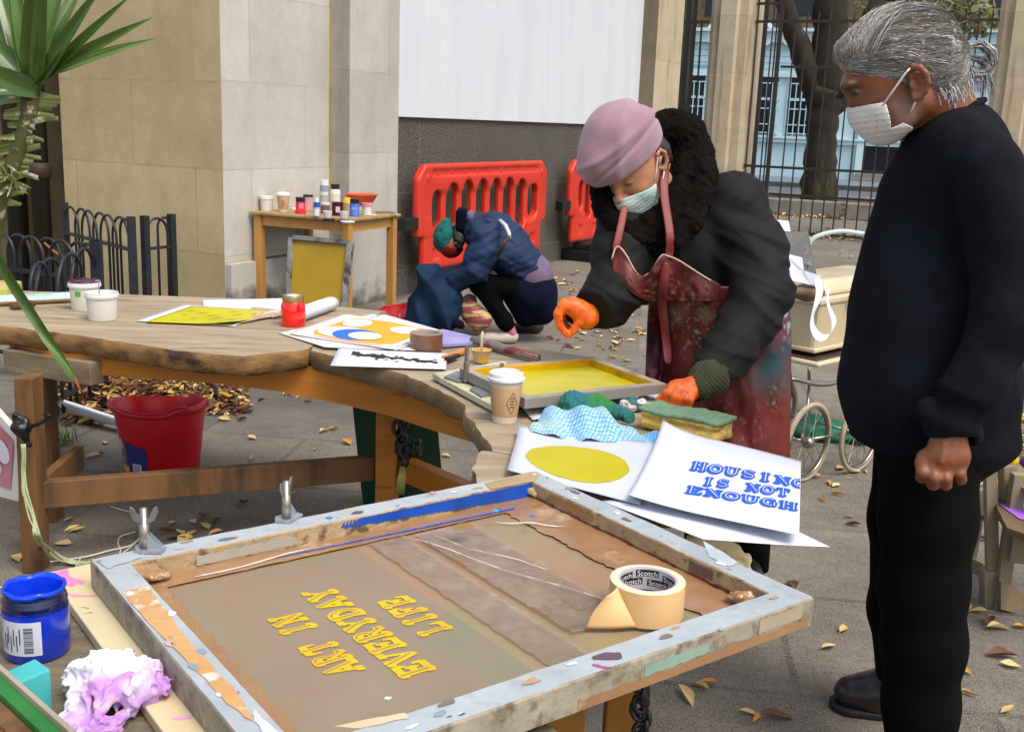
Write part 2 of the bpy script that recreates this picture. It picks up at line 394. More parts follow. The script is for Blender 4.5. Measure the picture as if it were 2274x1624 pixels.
# a darker recess and neighbour wall further left
mb=MB(); a=np.array([*Lend,0]); 
m_brown = mat('brown_render','6b5a40','54462f',sc=4,rough=.9,bump=.4)
nb = thing('neighbour_building','brown wall of the neighbouring building at the left edge behind the plant','building',(Lend[0]-.6,Lend[1]+.3,0))
wallbox('recess_wall',Lend+L_*1.5-NN*0+U*.12,Lend+U*.12,0,TOP,.3,m_brown,nb,True)
wallbox('brown_wall',Lend+L_*2.6+U*.02,Lend+L_*.42+U*.02,0,TOP,.06,stone('brown_stone','8a7350','6e5a3c','4c3c28',1.2,.6,(0,.1),stain=('4a3a24',.5)),nb,True)
wallbox('orange_shopfront',Lend+L_*2.5-U*.05,Lend+L_*.72-U*.05,1.35,1.72,.08,mat('orange_paint','b5541c','8e3d12',sc=3,rough=.4),nb,True)
wallbox('glass_front',Lend+L_*2.5-U*.04,Lend+L_*.72-U*.04,1.75,2.3,.06,mat('teal_glass','3f6a66','8fb0a8',sc=2,rough=.15),nb,True)
# drainpipes
m_iron = mat('black_iron','1b1d1f','2a2b2b',sc=20,rough=.45,bump=.1)
m_pipe = mat('tar_pipe','181613','35291d',sc=5,st=(1,1,.3),rough=.5,bump=.3)
for k,(px_,w) in enumerate(((112,.062),(58,.07))):
    b=VV(px_,400,Lend+U*.0,NN)[:2]-U*.09; dp=thing('drainpipe',['black drainpipe beside the tan wall, with a rusty collar','wider black drainpipe further left behind the spiky plant'][k],'drainpipe',(b[0],b[1],0))
    obj('pipe',MB().tube([(b[0],b[1],0),(b[0],b[1],TOP)],w,16),m_pipe,dp,smooth=True)
    for z in (.95,2.6): obj('collar',MB().lathe([(w,-.06),(w+.015,-.05),(w+.017,0),(w+.014,.04),(w,.05)],(b[0],b[1],z),20),mat('rust_collar','3d2a1c','22180f',sc=8,rough=.7),dp,smooth=True)
# ground
m_flag = stone('flagstone','8f867a','766d61','12100e',.95,.62,(.1,.26),bump=.6,bsc=130,spk=('8f887b',210),tone=.72, grain=((55,.55,8),(4,.68,10),(14,.75,8)))
def wet(t):
    N=t.nodes.new; L=t.links.new; tc=N('ShaderNodeTexCoord'); n=N('ShaderNodeTexNoise'); n.inputs['Scale'].default_value=.9; n.inputs['Detail'].default_value=6
    L(tc.outputs['Object'],n.inputs[0]); r=N('ShaderNodeValToRGB'); r.color_ramp.elements[0].position=.46; r.color_ramp.elements[1].position=.66; r.color_ramp.elements[1].color=(.75,.75,.75,1); L(n.outputs[0],r.inputs[0])
    g=N('ShaderNodeNewGeometry'); sx=N('ShaderNodeSeparateXYZ'); L(g.outputs['Position'],sx.inputs[0]); mr=N('ShaderNodeMapRange'); mr.inputs[1].default_value=-.6; mr.inputs[2].default_value=1.6; mr.inputs[3].default_value=1; mr.inputs[4].default_value=.25; L(sx.outputs[0],mr.inputs[0])
    mm=N('ShaderNodeMath'); mm.operation='MULTIPLY'; L(r.outputs[0],mm.inputs[0]); L(mr.outputs[0],mm.inputs[1]); return mm.outputs[0]
mixin(m_flag, wet, col('423f3d'))
[n for n in m_flag.node_tree.nodes if n.type=='TEX_BRICK'][0].inputs['Mortar Size'].default_value=.013
# on the ground the courses follow x and y of the turned paving
for nd in m_flag.node_tree.nodes:
    if nd.type=='SEPXYZ':
        for l in list(m_flag.node_tree.links):
            if l.from_node==nd and l.from_socket.name=='Z': ts=l.to_socket; m_flag.node_tree.links.remove(l); m_flag.node_tree.links.new(nd.outputs[1],ts)
mb=MB(); mb.box((0,0,-.05),(60,60,.1)); g=obj('ground',mb,m_flag,loc=(2,12,0),rz=RZ_N+R(20)); tag(g,kind='structure')
# street beyond the fence
FD=np.array([.93,-.37]); FD/=np.linalg.norm(FD); FN=np.array([-FD[1],FD[0]])
def strip(name,c,w,d,z,m,h=.02):
    mb=MB(); mb.box((0,0,-h/2),(w,d,h)); o=obj(name,mb,m,loc=(c[0],c[1],z),rz=math.atan2(FD[1],FD[0])); return tag(o,kind='structure')
B0=np.array([7.1,33.])
m_asph = mat('asphalt','5a5f66','4c5157',sc=3,rough=.8,bump=.3)
strip('road',B0-FN*8.6,60,9.5,.012,m_asph,.03)
m_kerb = mat('kerb_stone','3b3a39','4a4947',sc=6,rough=.8)
strip('kerb',B0-FN*3.8,60,.3,.13,m_kerb,.14)
strip('pavement',B0-FN*1.8,60,3.7,.134,mat('pavement_slabs','6f7c86','606c75',sc=2,rough=.8),.13)
# low planting bed of the street tree: concrete coping round earth
tb=np.array([5.35,19.8]); m_conc=mat('concrete','85827a','6f6c64',sc=5,rough=.9,bump=.5,c3='4d4a42',sc3=3)
pl=thing('tree_bed','low concrete edged bed round the street tree beyond the fence','planter',(tb[0],tb[1],0))
mb=MB(); h=.28
for a,b in ((( -1.5,-.9),(1.3,-1.0)),((1.3,-1.0),(1.6,.9)),((1.6,.9),(-1.4,1.0)),((-1.4,1.0),(-1.5,-.9))):
    pa=tb+FD*a[0]+FN*a[1]; pb=tb+FD*b[0]+FN*b[1]; mb.beam((*pa,h/2),(*pb,h/2),.28,h)
obj('coping',mb,m_conc,pl,bevel=.02)
mb=MB(); mb.box((tb[0],tb[1],.1),(2.6,1.7,.2),rz=math.atan2(FD[1],FD[0])); obj('soil',mb,mat('soil','3a2a18','54401f',sc=9,rough=1,bump=1),pl)
# far pale blue building
m_blue=mat('blue_paint','b4ced4','a6c4cc',sc=1.2,rough=.6); m_bluetrim=mat('blue_trim','c2d8dc','b4ced4',sc=2,rough=.5)
m_dark=mat('dark_window','0d1420','141c28',sc=3,rough=.15); m_wfr=mat('white_frame','aac9d2',rough=.4)
fb=thing('blue_building','pale blue painted building across the street with barred sash windows and a black door','building',(B0[0],B0[1],0))
def fpt(s,z,o=0): p=B0+FD*s-FN*o; return (p[0],p[1],z)
def fbox(mb,s0,s1,z0,z1,o0,o1):
    c=B0+FD*(s0+s1)/2-FN*(o0+o1)/2; mb.box((c[0],c[1],(z0+z1)/2),(s1-s0,abs(o1-o0),z1-z0),rz=math.atan2(FD[1],FD[0])); return mb
obj('wall',fbox(MB(),-9,15,0.1,3.95,-.6,0),m_blue,fb)
obj('upper_wall',fbox(MB(),-9,15,4.3,9,-.6,-.02),mat('yellow_brick','6a5a40','4a3e2c',sc=9,rough=.9),fb)
for sx_ in (-6,-3.6,-1.2,1.2,3.6,6,8.4): obj('upper_window',fbox(MB(),sx_-.7,sx_+.7,4.7,6.8,-.3,.0),m_dark,fb)
obj('cornice',fbox(fbox(fbox(MB(),-9,15,3.95,4.3,-.6,.12),-9,15,4.25,4.34,-.6,.25),-9,15,2.98,3.1,-.1,.1),m_bluetrim,fb)
obj('sill_band',fbox(fbox(MB(),-9,15,1.12,1.24,-.1,.1),-9,15,1.24,1.3,-.1,.16),m_bluetrim,fb)
def window(s,w=1.05,z0=1.32,z1=2.92):
    wd=obj('window',fbox(MB(),s-w/2,s+w/2,z0,z1,-.3,.005),m_dark,fb)
    f=MB()
    fbox(f,s-w/2-.1,s-w/2,z0,z1+.1,-.1,.03); fbox(f,s+w/2,s+w/2+.1,z0,z1+.1,-.1,.03); fbox(f,s-w/2-.1,s+w/2+.1,z1,z1+.1,-.1,.035)
    fbox(f,s-w/2,s+w/2,(z0+z1)/2+.12,(z0+z1)/2+.2,-.1,.025)
    obj('window_frame',f,m_wfr,wd); ROOT[wd]=ROOT[fb]
    g=MB()
    n=5
    for k in range(n+1): x=s-w/2+w*k/n; fbox(g,x-.014,x+.014,z0,z1-.25,.04,.065)
    for z in (z0+.05,z0+.3,z0+.75,z0+1.0,z1-.25): fbox(g,s-w/2-.05,s+w/2+.05,z-.016,z+.016,.035,.07)
    obj('bars',g,m_wfr,wd)
def sof(x,y=300): return float((VV(x,y,B0,FD)[:2]-B0)@FD)
wz0,wz1=VV(1690,298,B0,FD)[2],VV(1690,165,B0,FD)[2]
for x in (1470,1528,1600,1688,1778): window(sof(x),.82,wz0,wz1)
ds=sof(1985,350)-4.7
obj('door_surround',fbox(fbox(fbox(MB(),ds+3.65,ds+3.85,.1,3.0,-.1,.12),ds+5.55,ds+5.75,.1,3.0,-.1,.12),ds+3.65,ds+5.75,2.75,3.0,-.1,.14),m_bluetrim,fb)
obj('door',fbox(MB(),ds+3.85,ds+5.55,.3,2.75,-.3,.01),mat('black_door','0b0d14','11131c',rough=.3),fb)
obj('steps',fbox(fbox(MB(),ds+3.6,ds+5.8,.1,.22,.0,.75),ds+3.7,ds+5.7,.22,.34,.0,.45),m_conc,fb)
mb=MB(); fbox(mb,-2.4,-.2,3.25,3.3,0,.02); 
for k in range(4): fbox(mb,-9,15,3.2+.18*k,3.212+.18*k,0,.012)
obj('board_shadow_lines',mb,mat('blue_shadow_line','7aa9b8',rough=.7),fb)  # darker blue strips stand in for the shadow lines between boards
# white round letters on the blue fascia
def ringletter(s,z,r,cut):
    mb=MB(); n=40; pts=[]
    for i in range(n+1):
        a=2*math.pi*i/n
        if cut and -.6<((a+math.pi)%(2*math.pi)-math.pi)<.6: continue
        pts.append(a)
    t=.13
    for a,b in zip(pts[:-1],pts[1:]):
        if b-a>.3: continue
        q=[fpt(s+rr*math.cos(x)*.82,z+rr*math.sin(x),.08) for rr,x in ((r-t,a),(r,a),(r,b),(r-t,b))]
        mb.prism(q,(-FN[0]*.05,-FN[1]*.05,0))
    return mb
m_white=mat('white_paint','d9dadb',rough=.5)
lz=VV(1700,76,B0,FD)[2]
for x,c in ((1590,True),(1645,True),(1700,False),(1757,True)): obj('letter',ringletter(sof(x,76),lz,.34,c),m_white,fb)
# red shop further right
rb=thing('red_shop','dark red fronted building at the far right across the street','building',(17,29,0))
mb=MB(); fbox(mb,9.6,22,1.9,7,-2,.4); obj('red_fascia',mb,mat('red_fascia','7a2630','66202a',sc=2,rough=.5),rb)
mb=MB(); fbox(mb,9.6,22,0,1.9,-2,.36); obj('white_front',mb,mat('pale_front','b9c0c2','9aa2a6',sc=2,rough=.5),rb)
# street trees
m_bark=mat('bark','33291d','1c160f',sc=7,st=(1,1,.25),rough=.95,bump=1.5,bsc=18,c3='4a4a2c',sc3=2)
def tree(name,label,base,path,rs,limbs,crown,nl,seed,leafcols=('4f5426','6a6530')):
    t=thing(name,label,'tree',(*base,0),'street trees beyond the fence')
    mb=MB()
    def wob(pp,rr):
        out=[];k=4
        for i in range(len(pp)-1):
            for j in range(k): 
                f=j/k; out.append([pp[i][c]*(1-f)+pp[i+1][c]*f for c in range(3)]+[rr[i]*(1-f)+rr[i+1]*f])
        out.append([*pp[-1],rr[-1]]); return [(a+random.uniform(-.03,.03),b,c) for a,b,c,_ in out],[r*random.uniform(.93,1.07) for *_,r in out]
    p,r=wob(path,rs); mb.tube(p,r,14)
    for lp,lr in limbs: p,r=wob(lp,lr); mb.tube(p,r,10)
    obj('trunk',mb,m_bark,t,smooth=True)
    c=MB(); rn=random.Random(seed)
    for (cx,cy,cz,rr) in crown:
        for k in range(nl):
            d=Vector((rn.gauss(0,1),rn.gauss(0,1),rn.gauss(0,1))).normalized()*rr*rn.uniform(.2,1)**.5
            p=Vector((cx,cy,cz))+Vector((d.x,d.y,d.z*.6)); s=rn.uniform(.05,.11)
            a=Vector((rn.gauss(0,1),rn.gauss(0,1),rn.gauss(0,1))).normalized(); b=a.orthogonal().normalized()
            c.add([p-a*s,p+b*s*.6,p+a*s,p-b*s*.6],[(0,1,2,3)],0 if rn.random()<.6 else 1)
    obj('crown',c,[mat('leaf_a',leafcols[0],rough=.6),mat('leaf_b',leafcols[1],rough=.6)],t); return t
tr0=P(1790,455,0.15); y0=tr0[1]
q=lambda x,y,dy=0: tuple(Q(x,y,y0+dy))
sc_=y0/2400
tree('street_tree','big dark street tree forking behind the railings',tr0[:2],
     [q(1818,470),q(1820,380),q(1826,300),q(1830,240),q(1832,200)],[44*sc_,36*sc_,34*sc_,36*sc_,44*sc_],
     [([q(1822,235),q(1800,170),q(1775,105),q(1752,45),q(1732,-20),q(1715,-80)],[28*sc_,27*sc_,24*sc_,20*sc_,17*sc_,14*sc_]),
      ([q(1838,210),q(1842,130),q(1844,40),q(1848,-60)],[40*sc_,37*sc_,36*sc_,34*sc_]),
      ([q(1845,235),q(1872,215),q(1895,180),q(1915,110),q(1935,30),q(1960,-10),q(2060,-20)],[28*sc_,26*sc_,23*sc_,21*sc_,20*sc_,16*sc_,9*sc_])],
     [(*q(1990,8,2),.9),(*q(2090,25,1),.9),(*q(2140,40,1.5),.7),(*q(1640,-40,.5),.6),(*q(2040,-60,1),1.4)],330,3)
# ================================================================ railings, gate piers, barriers, plants
m_rail = mat('brown_black_iron','2d2623','1f1b1a',sc=15,rough=.5)
def s2(s,z,o=0): p=F0+NN*s-np.array([-NN[1],NN[0]])*o; return (p[0],p[1],z)
def pier(name,label,s0,s1,dp):
    t=thing(name,label,'pier',s2((s0+s1)/2,0))
    o=MB(); w=s1-s0
    prof=[(0,.1),(.0,-.0),(.1*w,-.06),(.24*w,-.06),(.27*w,-.13),(.62*w,-.13),(.66*w,-.06),(.85*w,-.06),(w,-.0),(w,.1),(w,dp),(0,dp)]
    mb=MB(); mb.prism([(x,y,0) for x,y in prof],(0,0,5)); 
    sh=obj('shaft',mb,m_gatestone,None,loc=s2(s0,0),rz=RZ_N); b=ROOT[t]; sh.parent=t; sh.location=tuple(np.array(s2(s0,0))-b); return t
pier('stone_pier','pale stone gate pier with a mossy brown streak behind the dark hood',-.06,.575,.45)
pier('stone_pier','pale stone pier at the right edge behind the grey haired man',3.64,4.3,.45)
def railing(name,label,s0,s1,posts,pickets,zt=2.95,rails=(2.865,2.275,.93,.56,.05)):
    t=thing(name,label,'railing',s2((s0+s1)/2,0),None)
    for z in rails: obj('rail',MB().beam(s2(s0,z),s2(s1,z),.03,.035),m_rail,t)
    for s in pickets: obj('picket',MB().tube([s2(s,.0),s2(s,zt),s2(s,zt+.05)],[.0105,.0105,.003],6),m_rail,t)
    for s in posts: obj('post',MB().box(s2(s,1.7),(.05,.05,3.4),rz=RZ_N),m_rail,t)
    return t
railing('gate','iron gate with tall square bars beside the gate pier',.575,.97,(.71,.92),(.60,.815,.868),zt=3.3,rails=(3.1,2.865,.93,.05))
railing('iron_railings','tall iron railings in front of the street tree',.97,3.64,(),[1.12+.1525*k for k in range(17)])
gt=G1+U*1.05
t=thing('gate_post_pair','narrow iron gate leaf between the white panel and the gate pier','gate',(gt[0]+.2,gt[1]+.7,0))
mb=MB()
for px_ in (1500,1516,1530): 
    b=VV(px_-6,300,F0,NN); mb.box((b[0],b[1],1.8),(.045,.045,3.6),rz=RZ_N)
b0=VV(1488,300,F0,NN); b1=VV(1556,300,F0,NN)
for z in (2.865,3.25,.93,.2): mb.beam((b0[0],b0[1],z),(b1[0],b1[1],z),.03,.04)
b=VV(1540,300,F0,NN); mb.tube([(b[0],b[1],0),(b[0],b[1],2.9)],.014,6)
obj('bars',mb,m_rail,t)
mb=MB(); cl=VV(1513,50,F0,NN); mb.tube([(cl[0]+.02*math.sin(k*1.3),cl[1]-.06,3.4-k*.11) for k in range(9)],.008,6); obj('rope',mb,mat('rope','8a6a3a',rough=.9),t,smooth=True)
rw=thing('rear_wall','grey weathered stone wall seen behind the narrow gate','wall',(2.2,16.5,0))
wallbox('wall',np.array([1.9,16.4]),np.array([2.35,16.2]),0,5,.3,stone('grey_stone','77736a','504c42','3a372f',2,.7,stain=('2f2a20',.5)),rw,True)
# --- plastic barriers
m_red = mat('barrier_red','cc3420','bb2a18',sc=3,rough=.38,c3='8e4a3a',sc3=5,th3=(.66,.75),spec=.5)
m_blk = mat('black_plastic','101112',rough=.4)
def barrier(label,e0,e1,z0,z1,feet):
    e0=np.array(e0[:2]); e1=np.array(e1[:2]); d=e1-e0; Ln=np.linalg.norm(d); d/=Ln; nr=np.array([d[1],-d[0]]); H=z1-z0
    t=thing('barrier',label,'safety barrier',(*(e0+d*Ln/2),z0),'red plastic barriers along the granite wall')
    def f(p):
        x=(p[:,0]-e0[0])*d[0]+(p[:,1]-e0[1])*d[1]; y=(p[:,0]-e0[0])*nr[0]+(p[:,1]-e0[1])*nr[1]; z=p[:,2]-z0
        q=np.stack([x,y,z],1).astype(f32); L2=Ln/2
        up=rbox(q,(L2,0,H*.66),(L2,.035,H*.34),.03); lo=rbox(q,(L2,0,H*.25),(L2-.09,.035,H*.25),.03)
        ear=rbox(q,(L2,0,H*.62),(L2+.0,.028,H*.24),.02)
        b=smin(smin(up,lo,.03),ear,.02)
        for s in (-1,1):   # clipped top corners
            b=np.maximum(b,((q[:,0]-L2)*s+(q[:,2]-H)*1.0-(L2-.11))*.7)
        n=8; xs=[.16+(Ln-.32)*(k+.5)/n for k in range(n)]; w=(Ln-.32)/n*.34
        for k,xx in enumerate(xs):
            e=(k-(n-1)/2)/((n-1)/2); sh=.12*H*e**4
            b=smax(b,-rbox(q,(xx,0,H*(.53)+sh*.3),(w,.1,H*.305-sh),w*.95),.012)
        # pressed channel round the bars and along the top
        ring=np.abs(rbox(q,(L2,.045,H*.54),(L2-.12,.02,H*.32),.2)); b=smax(b,-np.maximum(ring-.016,0.018-q[:,1]),.008)
        b=smax(b,-rbox(q,(L2,.05,H*.915),(L2-.2,.03,.028),.012),.006)
        for k in range(9): b=smin(b,cap(q,(.3+(Ln-.6)*k/8,.015,H*.93),(.3+(Ln-.6)*k/8,.03,H*.905),.012,.008),.01)
        for xx in (.28,Ln-.28,L2-.35,L2+.35): b=smax(b,-rbox(q,(xx,.05,H*.15),(.055,.03,.05),.02),.012)
        for s in (.13,Ln-.13): b=smin(b,ell(q,(s,.03,H*.87),(.03,.02,.03)),.01)
        b=np.maximum(b,-rbox(q,(L2,0,0),(.05,.1,.12),.02))
        return b
    lo=np.minimum(e0,e1)-.12; hi=np.maximum(e0,e1)+.12
    obj('panel',skin(f,(*lo,z0-.03),(*hi,z1+.04),.0125),m_red,t,smooth=True)
    c=e0-d*.11; obj('clip',MB().box((*c,z0+H*.46),(.2,.09,.1),rz=math.atan2(d[1],d[0])),m_blk,t,bevel=.01)
    if feet:
        c=e0+d*.35+nr*.1; mb=MB(); mb.box((*c,.06),(.24,.5,.12),rz=math.atan2(d[1],d[0])); mb.box((*c,.15),(.16,.3,.08),rz=math.atan2(d[1],d[0]))
        obj('foot',mb,m_blk,t,bevel=.02)
    return t
BP=P1+NN*.13
a=VV(921,500,BP,U); b=VV(1206,450,BP,U)
zt=VV(1060,360,BP,U)[2]; zb=VV(1060,578,BP,U)[2]
print('barrier',a,b,zt,zb)
barrier('whole red plastic barrier behind the crouching person',a,b,zb,zt,False)
a2=VV(1258,500,BP,U)[:2]; barrier('red plastic barrier half hidden behind the woman in the pink beret',a2,a2+U*2.0,zb,zt,True)
# --- bow top garden railings
m_bow = mat('bow_iron','23282e','191c20',sc=12,rough=.4,bump=.1)
def hoops(label,A,B,zt,n,posts,zr=None):
    A=np.array(A[:2]);B=np.array(B[:2]); d=B-A; t=thing('bow_top_railing',label,'railing',(*(A+d/2),0),'low bow top garden railings')
    zr=zr or zt-.18; L=np.linalg.norm(d)
    obj('rail',MB().beam((*A,zr),(*B,zr),.035,.016),m_bow,t); obj('rail',MB().beam((*A,.12),(*B,.12),.03,.014),m_bow,t)
    for k in range(n):
        s=k/n; e=min(1,s+1.62/n); pa=A+d*s; pb=A+d*e; w=np.linalg.norm(pb-pa)/2; c=(pa+pb)/2; u=(pb-pa)/(2*w)
        off=np.array([-u[1],u[0]])*(.007 if k%2 else -.007); c=c+off
        pts=[(*(c-u*w),.05),(*(c-u*w),zt-w*1.15)]+[(*(c-u*w*math.cos(a)),zt-w*1.15+w*1.15*math.sin(a)) for a in [math.pi*i/12 for i in range(1,12)]]+[(*(c+u*w),zt-w*1.15),(*(c+u*w),.05)]
        obj('hoop',MB().tube(pts,.0085,6),m_bow,t,smooth=True)
    for s in posts: p=A+d*s; obj('post',MB().box((*p,(zt+.02)/2),(.04,.04,zt+.02),rz=math.atan2(d[1],d[0])),m_bow,t)
    return t
ZR=.75
hoops('run of bow top railing along the tan wall',P(143,456,ZR),P(291,488,ZR),ZR,7,(0,1))
hoops('short end panel of bow top railing nearest the pale wall',P(321,486,ZR),P(380,482,ZR),ZR,2,(0,1))
cp=P(214,543,ZR)
hoops('bow top railing behind the white tubs running left',P(-20,514,ZR),cp,ZR,7,(1,))
hoops('front return of bow top railing behind the paint tubs',cp,P(60,590,ZR),ZR,4,(0,))
# --- spiky plants
m_yl = mat('yucca_leaf','3d5a1c','55742a',sc=5,rough=.32,c3='88a07a',sc3=3,th3=(.6,.8),k=.9,spec=.6)
m_ys = mat('yucca_stem','565c28','3c3a1c',sc=14,rough=.8,c3='a8a07c',sc3=18,th3=(.58,.66),bump=.5)
m_cut= mat('cut_leaf','6f8040','8d8f5a',sc=20,rough=.6,c3='cfcdb4',sc3=14,th3=(.55,.62))
def blade(mb,a,b,w,sag=0,vee=.25,up=(0,0,1),n=12,mi=0,tip=1.,w0=.45,side=None):
    a=Vector(a);b=Vector(b);d=b-a; sd=Vector(side).normalized() if side is not None else d.cross(Vector(up)).normalized(); nn=sd.cross(d).normalized()
    rows=[]
    for i in range(n+1):
        t=i/n; c=a+d*t+Vector((0,0,-sag*t*t))
        ww=w*(w0+(1-w0)*min(1,t*4))*(1-t**3*tip) if t<1 else w*.03*tip+(1-tip)*w
        rows += [c-sd*ww/2+nn*ww*vee, c-sd*ww*.2+nn*ww*vee*.25, c, c+sd*ww*.2+nn*ww*vee*.25, c+sd*ww/2+nn*ww*vee]
    fs=[(i*5+k,i*5+k+1,(i+1)*5+k+1,(i+1)*5+k) for i in range(n) for k in range(4)]
    mb.add(rows,fs,mi)
YY=4.0
hub=Q(76,188,YY); ys=YY/2400
yc=thing('yucca','spiky yucca with broad green sword leaves above a stubby trunk at the left edge','plant',(Q(30,640,YY)[0],YY,0))
tp=[Q(-20,520,YY),Q(-5,450,YY),Q(20,390,YY),Q(48,320,YY),Q(62,260,YY),Q(72,200,YY)]
tp=[(tp[0][0]-.25,YY+.1,0),(tp[0][0]-.16,YY+.05,.5)]+[tuple(p) for p in tp]
obj('trunk',MB().tube(tp,[.05,.045,.04,.034,.03,.028,.027,.034],12),m_ys,yc,smooth=True)
tips=[(-60,40),(-75,-60),(-30,-140),(15,-170),(50,-200),(85,-190),(120,-170),(160,-140),(200,-90),(245,-70),(290,-30),(337,20),(352,65),(302,72),(-80,120),(-90,190),(-60,230),(232,-60),(20,-120),(100,-120),(140,-90),(-20,-60)]
rn=random.Random(5)
for i,(x,y) in enumerate(tips):
    dy=rn.uniform(-.35,.3); mb=MB(); a=Q(76+rn.uniform(-16,16),186+rn.uniform(-12,24),YY+dy*.05); b=Q(x,y,YY+dy)
    w={11:26,12:19,13:13,9:22,10:24}.get(i,rn.uniform(32,50))*ys
    blade(mb,a,b,w,sag=.03,side=np.cross(b-a,np.array([.05,-1,.3+rn.uniform(-.4,.4)])))
    obj('leaf',mb,m_yl,yc,smooth=True)
mb=MB()
for k in range(56):
    t=k/55; x=80-72*t+rn.uniform(-4,4); y=205+250*t; sgn=1 if k%2 else -1
    a=Q(x,y,YY); ln=rn.uniform(28,56)*ys
    b=a+np.array([sgn*ln,rn.uniform(-.06,.04),rn.uniform(-.015,.03)-(.02 if sgn<0 else 0)])
    blade(mb,a,b,rn.uniform(9,17)*ys,sag=.004,tip=.25,n=5,side=(0,-.4,1),vee=.15)
obj('leaf_stubs',mb,m_cut,yc)
mb=MB()
for k in range(16):
    x=rn.uniform(-5,30); y=rn.uniform(360,430); a=Q(x,y,YY); b=Q(x+rn.uniform(-45,60),y+rn.uniform(5,55),YY-.1)
    blade(mb,a,b,13*ys,n=6,side=(0,-.4,1))
obj('side_shoots',mb,m_cut,yc)
mb=MB(); a=Q(-70,470,2.75); b=Q(168,838,2.75)
yl=thing('yucca','long bent sword leaf reaching across the work table from a plant outside the picture','plant',(a[0]-.3,a[1],0))
st=MB().tube([(a[0]-.3,a[1]+.05,0),(a[0]-.28,a[1],.9),tuple(a-np.array([.12,0,.06]))],[.04,.035,.03],10)
obj('trunk',st,m_ys,yl,smooth=True)
rows=[Q(x,y,2.75) for x,y in ((-100,440),(-40,505),(0,582),(55,668),(100,740),(135,790),(158,825),(168,845))]
ws=[20,26,31,33,27,18,9,2]
vs=[];fs=[]
for i,(c,w) in enumerate(zip(rows,ws)):
    j=min(i,len(rows)-2); dd=rows[j+1]-rows[j]; sd=np.cross(dd,np.array([0,-1,.25])); sd/=np.linalg.norm(sd); w_=w*2.75/2400
    tw=.012*math.sin(i*.7); vs+= [c-sd*w_/2+np.array([0,-.012-tw,.004]),c,c+sd*w_/2+np.array([0,-.012+tw,.004])]
fs=[(i*3+k,i*3+k+1,(i+1)*3+k+1,(i+1)*3+k) for i in range(len(rows)-1) for k in (0,1)]
mb.add(vs,fs); o=obj('leaf',mb,m_yl,yl,smooth=True); sb=o.modifiers.new('s','SUBSURF'); sb.levels=2; sb.render_levels=2
mb=MB().tube([Q(166,838,2.75),Q(174,858,2.74),Q(181,868,2.74)],[.004,.003,.001],6); obj('dry_tip',mb,mat('dry_tip','8a4a22',rough=.8),yl)
# copper cable down the wall
cb=[VV(x,y,Lend+U*.0,NN)-np.array([*(U*.12),0]) for x,y in ((104,360),(121,405),(113,440),(119,500),(128,535),(150,555),(176,570))]
o=obj('cable',MB().tube(cb,.01,6),mat('copper_cable','8a4f38',rough=.6),smooth=True); tag(o,'thin copper brown cable hanging down beside the black drainpipes','cable')
# ================================================================ WORK TABLES
m_slab = mat('weathered_slab','a8987e','84755f',sc=7,st=(.6,3.2,3),rough=.8,bump=.8,bsc=26,c3='4e4336',sc3=6,th3=(.6,.75),rot=(0,0,R(10)))
m_bark2= mat('slab_edge','94703f','5a3d20',sc=12,st=(1,1,2),rough=.75,bump=1.2,bsc=22,c3='2f2114',sc3=5,th3=(.58,.7))
m_beam = mat('orange_beam','c07a20','a86616',sc=5,st=(.5,.5,4),rough=.55,bump=.3,bsc=30,c3='5e3a14',sc3=4,th3=(.62,.72))
m_leg  = mat('brown_timber','7a5630','5c3f22',sc=6,st=(2.5,2.5,.5),rough=.7,bump=.4,bsc=30,c3='3a2a18',sc3=3,th3=(.55,.75))
m_legg = mat('grey_timber','85745c','6a5a44',sc=6,st=(1,1,4),rough=.8,bump=.5,bsc=30)
ZT=.70
def slab(name,top,edge_z,m,parent,jag=.006,th=.055,seed=1,under=.01):
    """live-edge board: outline subdivided and jittered, sides bulging like bark"""
    rn=random.Random(seed); pts=[]
    n=len(top)
    for i in range(n):
        a=np.array(top[i],float); b=np.array(top[(i+1)%n],float); k=max(2,int(np.linalg.norm(b-a)/.035))
        for j in range(k): pts.append(a+(b-a)*j/k+np.array([rn.uniform(-jag,jag),rn.uniform(-jag,jag),0]))
    N=len(pts); c=sum(pts)/N; v=[];
    for lv,(dz,off) in enumerate(((0,0),(-.006,.004),(-th*.45,.006),(-th*.8,.001),(-th,-under))):
        for i,p in enumerate(pts):
            t=pts[(i+1)%N]-pts[i-1]; nn=np.array([t[1],-t[0],0]); nn/=np.linalg.norm(nn)+1e-9
            v.append(p+nn*(off+(rn.uniform(-.004,.004) if lv>1 else 0))+np.array([0,0,dz+(rn.uniform(-.003,.003) if lv>1 else 0)]))
    mb=MB(); f=[(l*N+i,(l+1)*N+i,(l+1)*N+(i+1)%N,l*N+(i+1)%N) for l in range(4) for i in range(N)]
    mb.add(v,f,1); mb.f.append(tuple(range(N))); mb.m.append(0); mb.f.append(tuple(range(5*N-1,4*N-1,-1))); mb.m.append(1)
    return obj(name,mb,m,parent,autosmooth=50)
tb1=thing('work_table','long rustic workbench of live-edge planks on an orange beam and timber legs','table',(P(400,740,ZT)[0],3.5,0))
def pz(z,*l): return [P(x,y,z) for x,y in l]
